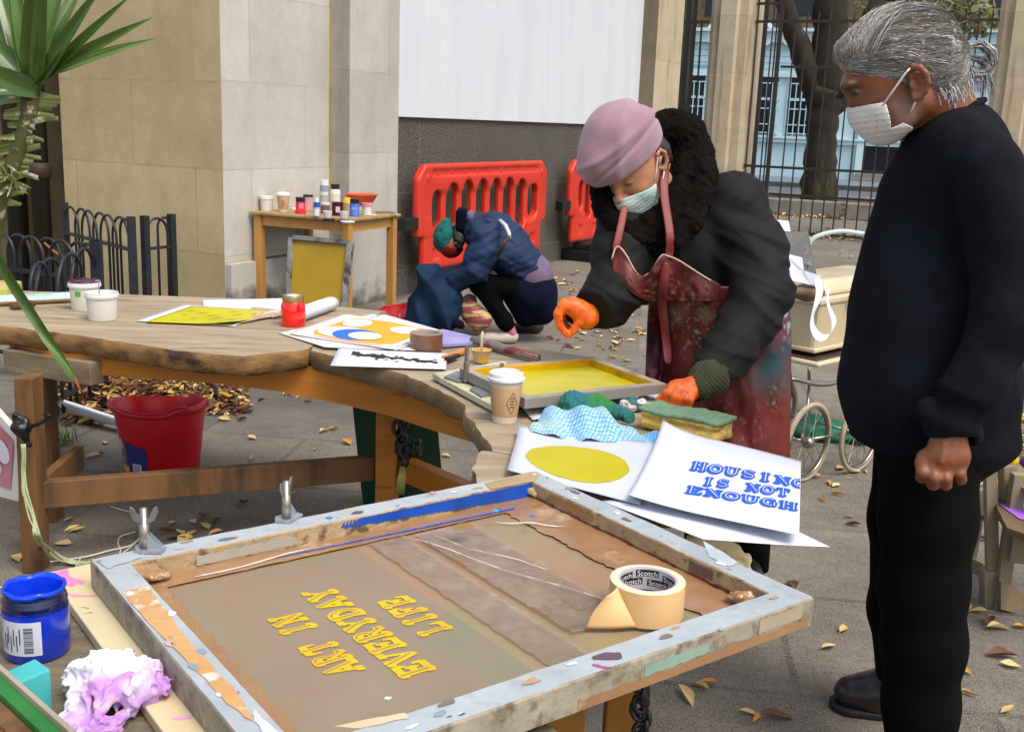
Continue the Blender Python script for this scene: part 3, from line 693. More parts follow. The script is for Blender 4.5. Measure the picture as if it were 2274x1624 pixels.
# left plank, counter-clockwise seen from above: front edge runs left to right
slab('left_plank',pz(ZT,(-260,716),(0,722),(140,740),(330,768),(385,778),(540,790),(600,783),(680,776),(692,766),(760,735),(830,700),(855,690),(560,664),(200,650),(0,644),(-260,636)),0,[m_slab,m_bark2],tb1,seed=2,th=.064)
slab('right_plank',pz(ZT-.004,(846,818),(900,832),(960,858),(1005,880),(1030,897),(1040,925),(1060,950),(1095,1000),(1160,1010),(1420,1040),(1545,1020),(1580,985),(1560,950),(1400,850),(1340,800),(1180,770),(900,765),(700,748),(690,778),(780,800)),0,[m_slab,mat('split_edge','8c7250','65502f',sc=8,rough=.85,bump=1.4,bsc=20,c3='c9b48a',sc3=14,th3=(.66,.7))],tb1,seed=5,th=.06,jag=.005)
slab('offcut',pz(ZT-.006,(1060,1012),(1075,1000),(1170,1006),(1500,1040),(1500,1120),(1190,1100),(1060,1080),(1052,1040)),0,[m_slab,m_bark2],tb1,seed=9,th=.045)
zb=ZT-.075
def beam(name,pts,z0,h,w,m,par): 
    a,b=pts; obj(name,MB().beam((a[0],a[1],z0-h/2),(b[0],b[1],z0-h/2),w,h),m,par,bevel=.003)
# front apron: a bowed orange board from the left leg to the right notch
ap=[(20,752,.0),(120,775,.0),(300,790,0),(460,797,0),(620,806,0),(760,820,0),(860,838,0),(960,868,0),(1060,905,.0),(1095,935,0)]
mb=MB(); top=[P(x,y,zb+.02) for x,y,_ in ap]; n=len(top)
hs=[.075,.072,.07,.075,.09,.11,.115,.115,.10,.07]
vs=[]
for i,p in enumerate(top):
    b=np.array([.0,.045,0]); h=hs[i]
    vs+=[p,p+b,p+b-np.array([0,0,h]),p-np.array([0,0,h])]
mb.add(vs,[(i*4+k,i*4+(k+1)%4,(i+1)*4+(k+1)%4,(i+1)*4+k) for i in range(n-1) for k in range(4)]+[(0,1,2,3),(4*n-1,4*n-2,4*n-3,4*n-4)])
obj('apron',mb,m_beam,tb1,autosmooth=40)
beam('apron_block',(P(22,770,zb),P(215,800,zb)),zb-.002,.075,.06,m_legg,tb1)
def leg(name,x,y,w,d,ztop,m,par,dx=0): 
    b=P(x,y,0); mb=MB(); mb.beam((b[0],b[1],0),(b[0]+dx,b[1],ztop),d,w,up=(0,1,0)); return obj(name,mb,m,par,bevel=.004)
leg('leg',81,1262,.078,.055,zb-.01,m_leg,tb1,.012)
leg('leg',118,1152,.072,.05,zb-.01,m_leg,tb1,-.004)
l3=P(862,1195,0); 
leg('leg',858,1168,.105,.07,zb-.03,m_beam,tb1,.0)
b=P(1390,1700,0)
# stretchers
zs=.28
fa=P(81,1262,0); fb_=P(858,1168,0)
obj('stretcher',MB().beam((fa[0]+.02,fa[1]+.03,.235),(fb_[0]-.05,fb_[1]+.0,.215),.04,.085),m_leg,tb1,bevel=.003)
obj('stretcher',MB().beam((fb_[0]+.05,fb_[1]+.02,.215),(fb_[0]+.75,fb_[1]-.75,.215),.05,.08),m_beam,tb1,bevel=.003)
obj('stretcher',MB().beam((fa[0]-.0,fa[1]+.02,.23),(fa[0]-.02,P(118,1152,0)[1],.23),.03,.08),m_leg,tb1)
# near table
m_plank=mat('grey_planks','81765f','5f574a',sc=5,st=(.9,9,2),rough=.85,bump=1.2,bsc=30,c3='3f3a32',sc3=8,th3=(.6,.7),rot=(0,0,R(-33)))
tb2=thing('near_table','weathered grey plank table in the foreground under the big screen','table',(-.2,1.3,0))
ZN=.70
fdir=(P(1190,1045,.75)-P(200,1240,.75)); fdir/=np.linalg.norm(fdir); fnor=np.array([-fdir[1],fdir[0],0])
o_=P(0,1337,ZN)
# planks run parallel to the long side of the screen
n_=fnor; 
for k in range(6):
    c=o_ - n_*(.075+.151*k) ; a=c-fdir*.55; b=c+fdir*.47
    obj('plank',MB().beam(tuple(a-np.array([0,0,.0175])),tuple(b-np.array([0,0,.0175])),.148,.035),m_plank,tb2,bevel=.003)
c2=P(1380,1600,0)
m_l2=mat('near_leg','a87424','8a5a1a',sc=6,st=(2,2,.5),rough=.6,c3='5a3c1c',sc3=4)
obj('leg',MB().box((c2[0]-.2,1.62,.33),(.085,.08,.66)),m_l2,tb2,bevel=.003)
obj('leg',MB().box((-.75,1.5,.33),(.075,.08,.66)),m_leg,tb2,bevel=.003)
# ---------------------------------------------------------------- small table at the back
m_pine=mat('pine','c08e4c','ad7a3a',sc=5,st=(2,2,.5),rough=.5,c3='96682e',sc3=3,th3=(.6,.8))
m_pinetop=mat('pine_top','a88a5c','8e7148',sc=6,st=(1,3,1),rough=.6,c3='3a3630',sc3=7,th3=(.57,.66))
ZS=.755
A_,B_,C_=P(553,469,ZS),P(775,486,ZS),P(891,474,ZS)
e1=(B_-A_); e2=(C_-B_); D_=A_+e2
st_=thing('side_table','small pine table crowded with paint pots against the pale wall','table',(*(A_+C_)[:2]/2,0))
mb=MB(); mb.prism([tuple(p) for p in (A_,B_,C_,D_)],(0,0,-.022)); obj('tabletop',mb,m_pinetop,st_,bevel=.006)
u1=e1/np.linalg.norm(e1); u2=e2/np.linalg.norm(e2); rzt=math.atan2(u1[1],u1[0])
ins=.045
cs=[A_+u1*ins+u2*ins,B_-u1*ins+u2*ins,C_-u1*ins-u2*ins,D_+u1*ins-u2*ins]
for c in cs: obj('leg',MB().box((c[0],c[1],(ZS-.022)/2),(.055,.055,ZS-.022),rz=rzt),m_pine,st_,bevel=.003)
for a,b in zip(cs,cs[1:]+cs[:1]):
    d=(b-a)/np.linalg.norm(b-a); a=a+d*.0275; b=b-d*.0275; obj('apron',MB().beam((a[0],a[1],ZS-.022-.035),(b[0],b[1],ZS-.022-.035),.022,.066),m_pine,st_)
# ================================================================ THINGS ON THE TABLES
PMC={}
def pm(h,rough=.5,h2=None,**k):
    key=(h,rough,h2,tuple(sorted(k.items())))
    if key not in PMC: PMC[key]=mat('c_'+h,h,h2,rough=rough,**k)
    return PMC[key]
# --- letters drawn as wide slab strokes
def arc(cx,cy,rx,ry,a0,a1,n=10): return [(cx+rx*math.cos(R(a0+(a1-a0)*i/n)),cy+ry*math.sin(R(a0+(a1-a0)*i/n))) for i in range(n+1)]
TK,TN=.2,.09
def SER(x,y,w=.36): return ([(x-w/2,y),(x+w/2,y)],TN)
GL={
'A':[([(.1,.04),(.46,.96)],TN*1.1),([(.5,.96),(.82,.04)],TK),([(.28,.34),(.68,.34)],TN),SER(.12,.04),SER(.84,.04,.4)],
'D':[([(.24,0),(.24,1)],TK),(arc(.42,.5,.42,.46,-90,90),TK*.9),([(.05,.04),(.45,.04)],TN),([(.05,.96),(.45,.96)],TN)],
'E':[([(.26,0),(.26,1)],TK),([(.05,.04),(.9,.04),(.9,.28)],TN),([(.05,.96),(.88,.96),(.88,.74)],TN),([(.3,.5),(.66,.5)],TN),([(.66,.36),(.66,.64)],TN)],
'F':[([(.26,0),(.26,1)],TK),([(.05,.96),(.9,.96),(.9,.72)],TN),([(.3,.5),(.66,.5)],TN),([(.66,.36),(.66,.64)],TN),SER(.26,.04,.44)],
'G':[(arc(.5,.5,.36,.44,55,300),TK*.95),([(.8,.5),(.8,.06)],TK*.8),([(.58,.46),(.95,.46)],TN),([(.78,.9),(.78,.68)],TN),([(.6,.07),(.8,.07)],TN)],
'H':[([(.22,0),(.22,1)],TK),([(.8,0),(.8,1)],TK),([(.22,.5),(.8,.5)],TN),SER(.22,.04,.4),SER(.22,.96,.4),SER(.8,.04,.4),SER(.8,.96,.4)],
'I':[([(.5,0),(.5,1)],TK*1.1),SER(.5,.04,.5),SER(.5,.96,.5)],
'L':[([(.28,0),(.28,1)],TK),SER(.28,.96,.46),([(.06,.04),(.9,.04),(.9,.32)],TN)],
'N':[([(.2,0),(.2,1)],TN*1.1),([(.84,0),(.84,1)],TN*1.1),([(.22,.95),(.82,.05)],TK),SER(.2,.04,.34),SER(.16,.96,.34),SER(.84,.96,.34)],
'O':[(arc(.5,.5,.36,.43,0,360,18),TK)],
'R':[([(.22,0),(.22,1)],TK),(arc(.44,.72,.28,.24,-90,90),TK*.75),([(.05,.96),(.45,.96)],TN),([(.3,.48),(.48,.48)],TN),([(.5,.48),(.78,.06),(.94,.1)],TK*.75),SER(.22,.04,.42)],
'S':[(arc(.5,.72,.3,.22,20,225),TK*.8),([(.32,.56),(.68,.44)],TK),(arc(.5,.28,.3,.22,-160,45),TK*.8),([(.8,.94),(.8,.7)],TN),([(.18,.06),(.18,.3)],TN)],
'T':[([(.5,0),(.5,1)],TK),([(.08,.66),(.08,.96),(.92,.96),(.92,.66)],TN),SER(.5,.04,.46)],
'U':[([(.22,.98),(.22,.4)]+arc(.5,.38,.28,.32,180,360,8)+[(.8,.98)],TK*.85),SER(.22,.96,.4),SER(.8,.96,.4)],
'V':[([(.16,.96),(.5,.04)],TK),([(.54,.04),(.86,.96)],TN*1.1),SER(.16,.96,.42),SER(.86,.96,.32)],
'Y':[([(.16,.96),(.5,.46),(.5,0)],TK),([(.52,.46),(.86,.96)],TN*1.1),SER(.16,.96,.42),SER(.86,.96,.32),SER(.5,.04,.46)]}
SK=[0]
def stroke(mb,pts,w,fn0):
    SK[0]=(SK[0]+1)%40
    def fn(x,y):
        p=fn0(x,y); return (p[0],p[1],p[2]+SK[0]*3e-6)
    for (x0,y0),(x1,y1) in zip(pts[:-1],pts[1:]):
        SK[0]=(SK[0]+1)%40; L=math.hypot(x1-x0,y1-y0)+1e-9; nx,ny=-(y1-y0)/L*w/2,(x1-x0)/L*w/2; ex,ey=(x1-x0)/L*w*.28,(y1-y0)/L*w*.28
        mb.quad(fn(x0-nx-ex,y0-ny-ey),fn(x1-nx+ex,y1-ny+ey),fn(x1+nx+ex,y1+ny+ey),fn(x0+nx-ex,y0+ny-ey))
def lettering(s,fn,ink,inline,adv=1.12,fat=1.35,shade=(.10,-.09),e=.0004):
    """fn(x,y,lift) maps letter space (1 high) to the sheet"""
    for i,ch in enumerate(s):
        if ch==' ': continue
        for k,(pts,w) in enumerate(GL[ch]):
            for q,(dx,dy) in enumerate(((0,0),shade,(shade[0]/2,shade[1]/2))):
                stroke(ink,pts,w*fat+(.05 if q==0 else .02),lambda x,y:fn(i*adv+x+dx,y+dy,e*(1+.06*(k+q*.3))))
            if inline is not None and w>TN*1.2: stroke(inline,pts,w*.33,lambda x,y:fn(i*adv+x,y,e*2.2+e*.08*k))
def txt(s,size=1.,font=None):
    cu=bpy.data.curves.new('t','FONT'); cu.body=s; cu.size=size; o=bpy.data.objects.new('t',cu); LC.objects.link(o)
    dg=bpy.context.evaluated_depsgraph_get(); me=bpy.data.meshes.new_from_object(o.evaluated_get(dg))
    v=[tuple(x.co) for x in me.vertices]; f=[tuple(p.vertices) for p in me.polygons]
    bpy.data.objects.remove(o); bpy.data.meshes.remove(me); bpy.data.curves.remove(cu); return v,f
# --- paper
m_paper=mat('paper','cfd3de','c6cad6',sc=3,rough=.75); m_paper2=mat('paper_warm','e2dcd6','d2cac6',sc=4,rough=.8)
m_ink_blue=pm('1f56c4',.6); m_yel=mat('print_yellow','cfa600','c49a00',sc=8,rough=.45); m_lemon=mat('lemon_ink','c4be00','b2aa00',sc=6,rough=.4)
def patch(c,z,wave=.002,seed=0,curl=()):
    """surface over four ground-plan corners a b c d (u along a-b, v along a-d); curl: (u0,v0,amount,reach) lifted corners"""
    a,b,cc,d=[np.array(P(x,y,z)) if len((x,y))==2 else None for x,y in c]; rn=np.random.default_rng(seed); ph=rn.uniform(0,6,4)
    def f(u,v,l=0):
        p=a*(1-u)*(1-v)+b*u*(1-v)+cc*u*v+d*(1-u)*v
        h=wave*(1+math.sin(3.1*u+ph[0]+2*v)*.6+math.sin(4.3*v+ph[1]-1.5*u)*.4)
        for (u0,v0,am,rc) in curl:
            t=max(0,1-math.hypot(u-u0,v-v0)/rc); h+=am*t*t
        return tuple(p+np.array([0,0,h+l]))
    return f
def sheetobj(name,label,cat,corners,z,m=None,group=None,parent=None,n=16,th=.0006,**k):
    f=patch(corners,z,**k); mb=MB().sheet(f,n,n); o=obj(name,mb,m or m_paper,parent,smooth=True)
    s=o.modifiers.new('thickness','SOLIDIFY'); s.thickness=th; s.offset=-1
    if label: tag(o,label,cat,group)
    return o,f
def blob(f,cu,cv,ru,rv,lift,n=36,jag=0,seed=0,a0=0,rings=5):
    rn=random.Random(seed); mb=MB(); rr=[1+jag*rn.uniform(-1,1) for _ in range(n)]
    vs=[f(cu,cv,lift)]; 
    for j in range(1,rings+1):
        for i in range(n):
            a=2*math.pi*i/n; s=j/rings*rr[i]; vs.append(f(cu+ru*s*math.cos(a),cv+rv*s*math.sin(a),lift))
    fs=[(0,1+i,1+(i+1)%n) for i in range(n)]+[(1+(j-1)*n+i,1+j*n+i,1+j*n+(i+1)%n,1+(j-1)*n+(i+1)%n) for j in range(1,rings) for i in range(n)]
    return mb.add(vs,fs)
# ---------------------------------------------------------------- the big screen in front
ZF0,ZF1=.719,.762; 
Lc=P(200,1240,ZF1); Fc=P(1190,1045,ZF1); Rc=P(1778,1335,ZF1)
fd=(Fc-Lc)/np.linalg.norm(Fc-Lc); fn_=np.array([-fd[1],fd[0],0]); FA=np.linalg.norm(Fc-Lc); FB=float(np.dot(Fc-Rc,fn_))
def S(u,v,z): 
    p=Lc+fd*u-fn_*v; return np.array([p[0],p[1],z])
print('frame',FA,FB)
def inv(x,y,z): q=P(x,y,z)-Lc; return float(q@fd),float(-q@fn_)
m_alu=mat('frame_top','a3acb1','bfc6c9',sc=12,rough=.45,c3='8b8b87',sc3=24,th3=(.5,.85),bump=.3,bsc=50,metal=.25)
m_alus=mat('frame_side','857d6c','a69c88',sc=18,rough=.7,c3='665a48',sc3=34,th3=(.5,.68),bump=.6,bsc=45)
m_crust=mat('frame_inside','8f7a5c','b39c76',sc=16,rough=.75,c3='5a4636',sc3=34,th3=(.54,.66),bump=1,bsc=60)
m_tapeb=mat('brown_tape','8c6847','9c7854',sc=6,rough=.25,c3='b09880',sc3=9,th3=(.58,.68),bump=.25,bsc=30,spec=.6)
scr=thing('printing_screen','big paint-smeared metal screen printing frame with yellow lettering in the foreground','screen frame',tuple(S(FA/2,FB/2,ZF0)))
def ringframe(par,A,ex,ey,a,b,w,z0,z1,ms):
    """four mitred bars; A corner, ex/ey unit axes"""
    c=lambda u,v,z: tuple(np.array([*(A+ex*u+ey*v)[:2],z]))
    o=[(0,0),(a,0),(a,b),(0,b)]; i=[(w,w),(a-w,w),(a-w,b-w),(w,b-w)]
    for k in range(4):
        k2=(k+1)%4; mb=MB(); n=24
        vs=[];
        rn=random.Random(k+int(a*1000))
        for j in range(n+1):
            t=j/n; po=[o[k][q]*(1-t)+o[k2][q]*t for q in (0,1)]; pi=[i[k][q]*(1-t)+i[k2][q]*t for q in (0,1)]
            e=rn.uniform(-.0006,.0006)
            vs+=[c(*po,z0),c(*po,z1-.003),c(po[0]*.97+pi[0]*.03,po[1]*.97+pi[1]*.03,z1+e),c(po[0]*.04+pi[0]*.96,po[1]*.04+pi[1]*.96,z1-e),c(*pi,z1-.002),c(*pi,z0)]
        mb.v=vs
        for j in range(n):
            for q in range(6): 
                mb.f.append((j*6+q,j*6+(q+1)%6,(j+1)*6+(q+1)%6,(j+1)*6+q)); mb.m.append({0:1,1:1,2:0,3:2,4:2,5:1}[q])
        mb.f+= [tuple(range(6)),tuple(range(n*6+5,n*6-1,-1))]; mb.m+=[1,1]
        obj('frame_bar',mb,ms,par)
FW=.045
ringframe(scr,S(0,0,0),fd,-fn_,FA,FB,FW,ZF0,ZF1,[m_alu,m_alus,m_crust])
ZM=.731
m_mesh=mat('screen_mesh','8d6f55','9c8062',sc=3,rough=.38,c3='7f7c5c',sc3=4,th3=(.45,.7),spec=.5)
obj('mesh',MB().sheet(lambda u,v: tuple(S(FW+(FA-2*FW)*u,FW+(FB-2*FW)*v,ZM)),8,8),m_mesh,scr)
m_emul=mat('emulsion','877c66','8a6d5c',sc=4,rough=.45,c3='6f7a62',sc3=3.2,th3=(.5,.75))
ue,ve=inv(810,1215,ZM); 
e0=(FW+.03,.10); e1_=(inv(1140,1475,ZM)[0]*.5+ue*.5,FB-FW-.03)
EM=MB().quad(*[tuple(S(u,v,ZM+.0006)) for u,v in ((e0[0],e0[1]),(e1_[0],e0[1]),(e1_[0],e1_[1]),(e0[0],e1_[1]))])
obj('emulsion',EM,m_emul,scr)
# lettering: reads towards the far corner, letters upright towards the left
ink=MB(); inn=MB()
def letterline(s,xy0,xy1,h):
    u0,v0=inv(*xy0,ZM); u1,v1=inv(*xy1,ZM); n=len(s); L=(v0-v1); step=L/(n*1.12-.12)
    def fn(x,y,l): return tuple(S(u0-y*h,v0-x*step,ZM+.0012+l))
    lettering(s,fn,ink,inn,fat=1.15,shade=(-.06,-.13))
hh=.041
letterline('ART IN',(800,1486),(668,1358),hh); letterline('EVERYDAY',(960,1489),(743,1301),hh); letterline('LIFE',(997,1398),(903,1320),hh)
obj('lettering',ink,mat('letter_yellow','cdb200','c79a10',sc=9,rough=.5),scr); obj('letter_inline',inn,m_emul,scr)
# brown tape and film on the right part of the mesh
def strippoly(u0,u1,v0,v1,z,m,name='tape_strip',nu=20,nv=20,amp=.0012,seed=0,jag=.004,op=None):
    rn=random.Random(seed); ju=[rn.uniform(-jag,jag) for _ in range(nv+1)]
    def f(u,v):
        a=S(u0+(u1-u0)*u+ju[int(round(v*nv))],v0+(v1-v0)*v,z); p=np.array([[a[0],a[1],0]],f32)
        a[2]+=amp*(1+float(vn(p,38,seed)[0])+.5*float(vn(p,90,seed+1)[0])); return tuple(a)
    return obj(name,MB().sheet(f,nu,nv),m,scr,smooth=True)
strippoly(FW-.002,FA-FW+.002,FW-.002,FW+.045,ZM+.002,m_tapeb,seed=3,nu=60)
strippoly(FW,FW+.032,FW+.02,FB-FW,ZM+.0022,m_tapeb,seed=5,nv=50)
strippoly(FW,FA-FW,FB-FW-.035,FB-FW,ZM+.0028,m_tapeb,seed=8,nu=60)
strippoly(FA-FW-.09,FA-FW,FW,FB-FW,ZM+.0015,m_tapeb,seed=9,nv=60,nu=14)
m_film2=mat('pale_highlight','b8a89a','c6b8ac',sc=9,rough=.1,coat=.8,spec=.9)
m_film=mat('clear_film','96806a','8a745e',sc=5,rough=.14,c3='b5a48e',sc3=26,th3=(.5,.8),spec=.9,bump=.6,bsc=40,coat=.6,alpha=.5)
strippoly(e1_[0]+.02,e1_[0]+.085,FW+.05,FB-FW-.02,ZM+.003,m_film,name='film_strip',nu=24,nv=90,amp=.0012,seed=11,jag=.002)
strippoly(e1_[0]+.10,e1_[0]+.21,FW+.06,FB-FW-.09,ZM+.004,m_film,name='film_strip',nu=40,nv=90,amp=.0024,seed=14,jag=.002)
# blue ink along the inner far side, torn tape in the corners
for k,(ua,va,ub,vb) in enumerate(((.46,.09,.60,.50),(.50,.12,.585,.33),(.12,.085,.33,.07),(.63,.12,.72,.2))):
    pts=[tuple(S(ua+(ub-ua)*t/8+.004*math.sin(t*1.3+k),va+(vb-va)*t/8,ZM+.0062+.0015*math.sin(t+k))) for t in range(9)]
    obj('film_highlight',MB().tube(pts,[.0005,.001,.0016,.0013,.0018,.0014,.0016,.001,.0004],8,flat=.4),m_film2,scr,smooth=True)  # pale glossy ridges added as the white highlight streaks of the film
bl=MB()
def inner(u,h): p=S(u,FW+.0012,ZM+(ZF1-ZM)*h); return tuple(p)
n=60; rn=random.Random(2)
for k in range(n):
    a=.38+(FA-FW-.38)*k/n; b=.38+(FA-FW-.38)*(k+1)/n; t=k/n
    bl.quad(inner(a,max(.1,.55-.5*t)+rn.uniform(-.05,.05)),inner(b,max(.1,.55-.5*t)+rn.uniform(-.05,.05)),inner(b,.96),inner(a,.9 if k>4 else .6))
obj('blue_ink',bl,mat('blue_ink','1550b8','0d3f8f',sc=14,rough=.3),scr)
mb=MB()
for k in range(9):
    u=.25+.05*k; mb.quad(*[tuple(S(u+du,v,ZM+.005)) for du,v in ((0,FW+.028+.001*k),(.052,FW+.028+.001*k),(.052,FW+.032+.0012*k),(0,FW+.031+.001*k))])
obj('blue_streak',mb,m_ink_blue,scr)
def crump(name,px_,z,r,m,seed,par,h=.002):
    c=P(*px_,z)
    def f(p):
        d=ell(p,c,(r,r*.8,r*.35)); return d+.35*r*vn(p,1.6/r,seed)+.18*r*np.abs(vn(p,4/r,seed+1))
    obj(name,skin(f,c-r*1.5,c+r*1.5,h),m,par,smooth=False)
crump('torn_tape',(335,1268),ZM+.014,.028,m_tapeb,4,scr); crump('torn_tape',(1188,1090),ZM+.012,.02,m_crust,7,scr); crump('torn_tape',(1640,1325),ZM+.012,.022,m_tapeb,9,scr)
# wrinkled tape on top of the left bar and paint marks
m_tp=mat('peeling_tape','c49a66','b98a58',sc=9,rough=.35,c3='d9cfc0',sc3=14,th3=(.55,.62),bump=.6,bsc=60)
def topstain(pts,m,lift=.0011,name='paint_mark'):
    rn=random.Random(len(pts)); q=[P(x,y,ZF1+lift) for x,y in pts]; out=[]
    for a,b in zip(q,q[1:]+q[:1]):
        for t in (0,.25,.5,.75): out.append(tuple(a+(b-a)*t+np.array([rn.uniform(-.0012,.0012),rn.uniform(-.0012,.0012),0])))
    mb=MB(); mb.add(out,[tuple(range(len(out)))]); return obj(name,mb,m,scr)
topstain([(270,1312),(330,1300),(372,1360),(420,1420),(470,1475),(545,1560),(560,1600),(505,1560),(440,1490),(380,1430),(310,1360)],m_tp,name='peeling_tape')
topstain([(1315,1455),(1345,1447),(1378,1447),(1380,1462),(1340,1463),(1315,1462)],pm('5d4358',.6)); topstain([(1315,1472),(1345,1478),(1375,1478),(1340,1482),(1317,1478)],pm('a4478a',.6))
topstain([(1000,1167),(1040,1160),(1055,1170),(1010,1178)],pm('8a6a3c',.6)); topstain([(1075,1072),(1180,1046),(1200,1052),(1185,1068),(1090,1086)],pm('ab946f',.6,'917a58'))
for x,y,h in ((860,1548,'c9ccd2'),(1180,1145,'2f63b8'),(730,1148,'4d7ab8'),(1100,1132,'3a9aa8'),(1600,1395,'8ea4a0'),(960,1093,'a98f9a')): topstain([(x-7,y),(x,y-4),(x+9,y-1),(x+2,y+4)],pm(h,.6))
topstain([(212,1243),(300,1224),(318,1236),(262,1252),(240,1262)],pm('8c9298',.5,'a8adb2'),name='torn_foil')
topstain([(1560,1200),(1600,1222),(1640,1248),(1618,1256),(1575,1236)],pm('9aa6ac',.45,'c9d2d6'),name='torn_foil')
topstain([(740,1612),(840,1590),(900,1580),(905,1592),(800,1616)],pm('c3a684',.5,'d8c6ae'),name='peeling_tape')
topstain([(560,1570),(590,1600),(640,1640),(600,1640),(565,1600)],pm('d0d6d8',.5,'b0a48c'),name='torn_foil')
rn=random.Random(31)
for k in range(46):
    e=rn.randrange(4); t=rn.random(); o_s=rn.uniform(.006,FW-.006)
    u,v={0:(t*FA,o_s),1:(FA-o_s,t*FB),2:(t*FA,FB-o_s),3:(o_s,t*FB)}[e]; n=7; r0=rn.uniform(.0015,.006)
    pts=[tuple(S(min(FA-.003,max(.003,u+r0*rn.uniform(.5,1.6)*math.cos(2*math.pi*q/n)*(2 if e%2==0 else 1))),min(FB-.003,max(.003,v+r0*rn.uniform(.5,1.3)*math.sin(2*math.pi*q/n)*(2 if e%2 else 1))),ZF1+.0012)) for q in range(n)]
    mb=MB(); mb.add(pts,[tuple(range(n))]); obj('paint_mark',mb,pm(rn.choice(('6f6a62','8f8a80','5a5048','e2e4e4','a88c64','7c8f9c','b9a0a8','d8dcdc')),.5),scr)
def sidestrip(fnp,a,b,h0,h1,m,nm,seed):
    rn=random.Random(seed); mb=MB(); n=40; J=[(rn.uniform(-.05,.05),rn.uniform(-.06,.06)) for _ in range(n+1)]
    for k in range(n):
        x0=a+(b-a)*k/n; x1=a+(b-a)*(k+1)/n
        mb.quad(fnp(x0,max(.01,h0+J[k][0]*.4)),fnp(x1,max(.01,h0+J[k+1][0]*.4)),fnp(x1,min(.97,h1+J[k+1][1])),fnp(x0,min(.97,h1+J[k][1])))
    obj(nm,mb,m,scr)
fr=lambda u,h: tuple(S(u,FB+.0008,ZF0+(ZF1-ZF0)*h)); lf=lambda v,h: tuple(S(-.0008,v,ZF0+(ZF1-ZF0)*h)); inr=lambda v,h: tuple(S(FA-FW-.0012,v,ZM+(ZF1-ZM)*h)); inf=lambda u,h: tuple(S(u,FW+.0012,ZM+(ZF1-ZM)*h))
sidestrip(fr,FA*.47,FA*.99,.02,.34,m_tapeb,'side_tape',2); sidestrip(fr,FA*.60,FA*.74,.34,.72,pm('9fb09c',.6,'6f8f80'),'paint_smear',3); sidestrip(fr,FA*.86,FA*.97,.4,.9,pm('8c7f6a',.5,'a89c84'),'side_tape',4)
sidestrip(inr,.06,FB-.06,.03,.2,pm('7a2c24',.45,'5a3a3a'),'red_smear',5); sidestrip(inr,.1,.22,.35,.75,pm('b08040',.6,'8a6a44'),'paint_smear',6); sidestrip(inr,FB-.2,FB-.15,.3,.8,pm('5a4048',.6,'8a7a60'),'paint_smear',7)
sidestrip(inf,.14,.30,.2,.7,pm('8a8478',.5,'a8a294'),'side_tape',8)
# wing bolts of the hinge clamp
m_steel=mat('steel','a8a29a','8b867f',sc=12,rough=.3,metal=.85); m_cast=mat('cast_hinge','9aa3ac','7f8890',sc=14,rough=.45,metal=.3,c3='b99ab4',sc3=18,th3=(.6,.66))
def wingbolt(x,y,label,rz,z=ZF1,wing=True,h=.064):
    p=P(x,y,z); t=thing('wing_bolt',label,'wing bolt',tuple(p),'hinge clamp bolts'); X=Vector((math.cos(rz),math.sin(rz),0)); Y=Vector((-X.y,X.x,0)); c=Vector(p)
    mb=MB(); mb.prism([tuple(c+X*a+Y*b+Vector((0,0,.001))) for a,b in ((-.012,-.012),(.026,-.016),(.03,.004),(.0,.02),(-.016,.012))],(0,0,.004))
    for s in (0,1): mb.prism([tuple(c+X*(.001)+Y*(.012*s-.006)+Vector((0,0,.005))),tuple(c+X*.026+Y*(.012*s-.006)+Vector((0,0,.005))),tuple(c+X*.004+Y*(.012*s-.006)+Vector((0,0,.03)))],tuple(Y*.002))
    obj('base_plate',mb,m_cast,t)
    obj('bolt',MB().lathe([(.0001,0),(.0075,0),(.0075,h*.62),(.0055,h*.63),(.0052,h),(.0001,h+.001)],(p[0],p[1],p[2]+.003),16),m_steel,t,smooth=True)
    if wing:
        z1=p[2]+h*.74
        for s in (-1,1):
            a=[(0,0),(s*.006,.004),(s*.014,.02),(s*.019,.022),(s*.021,.014),(s*.016,.002),(s*.008,-.004)]
            mb=MB(); pts=[tuple(c+X*x_+Y*.0015+Vector((0,0,z1-p[2]+z_))) for x_,z_ in a]; 
            if s>0: pts=pts[::-1]
            mb.prism(pts,tuple(Y*-.003)); obj('wing',mb,m_steel,t,bevel=.001)
    return t
wingbolt(322,1222,'shiny wing bolt with both wings spread on the left end of the big screen',R(10)); wingbolt(636,1155,'wing bolt seen edge on, with a pink-edged base plate on the big screen',R(75))
# masking tape roll standing on the screen
def ring(name,label,c,ro,ri,h,mo,ms,mi,group=None,cat='tape roll',seg=56):
    t=thing(name,label,cat,tuple(c),group)
    obj('tape',MB().lathe([(ri+.003,h),(ro,h-.0008),(ro,.0),(ri+.003,0)],c,seg),[mo,ms],t,autosmooth=40)
    me=t.children[0].data
    for p in me.polygons:
        if abs(p.normal.z)>.7: p.material_index=1
    obj('core',MB().lathe([(ri+.0031,0),(ri,0),(ri,h-.0006),(ri+.0031,h-.0004)],c,seg),mi,t,autosmooth=40); return t
tc=P(1433,1358,ZM+.006); tc[2]=ZM+.006
m_mask=mat('masking_tape','d8b078','dfba84',sc=5,rough=.6,k=.95); m_maskside=mat('tape_edge','d8cdb0','c9bd9c',sc=40,rough=.8,c3='9b8aa0',sc3=30,th3=(.66,.7)); m_core=mat('tape_core','b9b2b4','a8a6b0',sc=14,rough=.8,c3='c49aa4',sc3=9,th3=(.55,.68))
tr=ring('tape_roll','wide masking tape roll with loose end standing on the big screen',tc,.0525,.0385,.05,m_mask,m_maskside,m_core)
vt,ft=txt('Scotch',.011); wd=max(v[0] for v in vt)
lb=MB(); lt=MB()
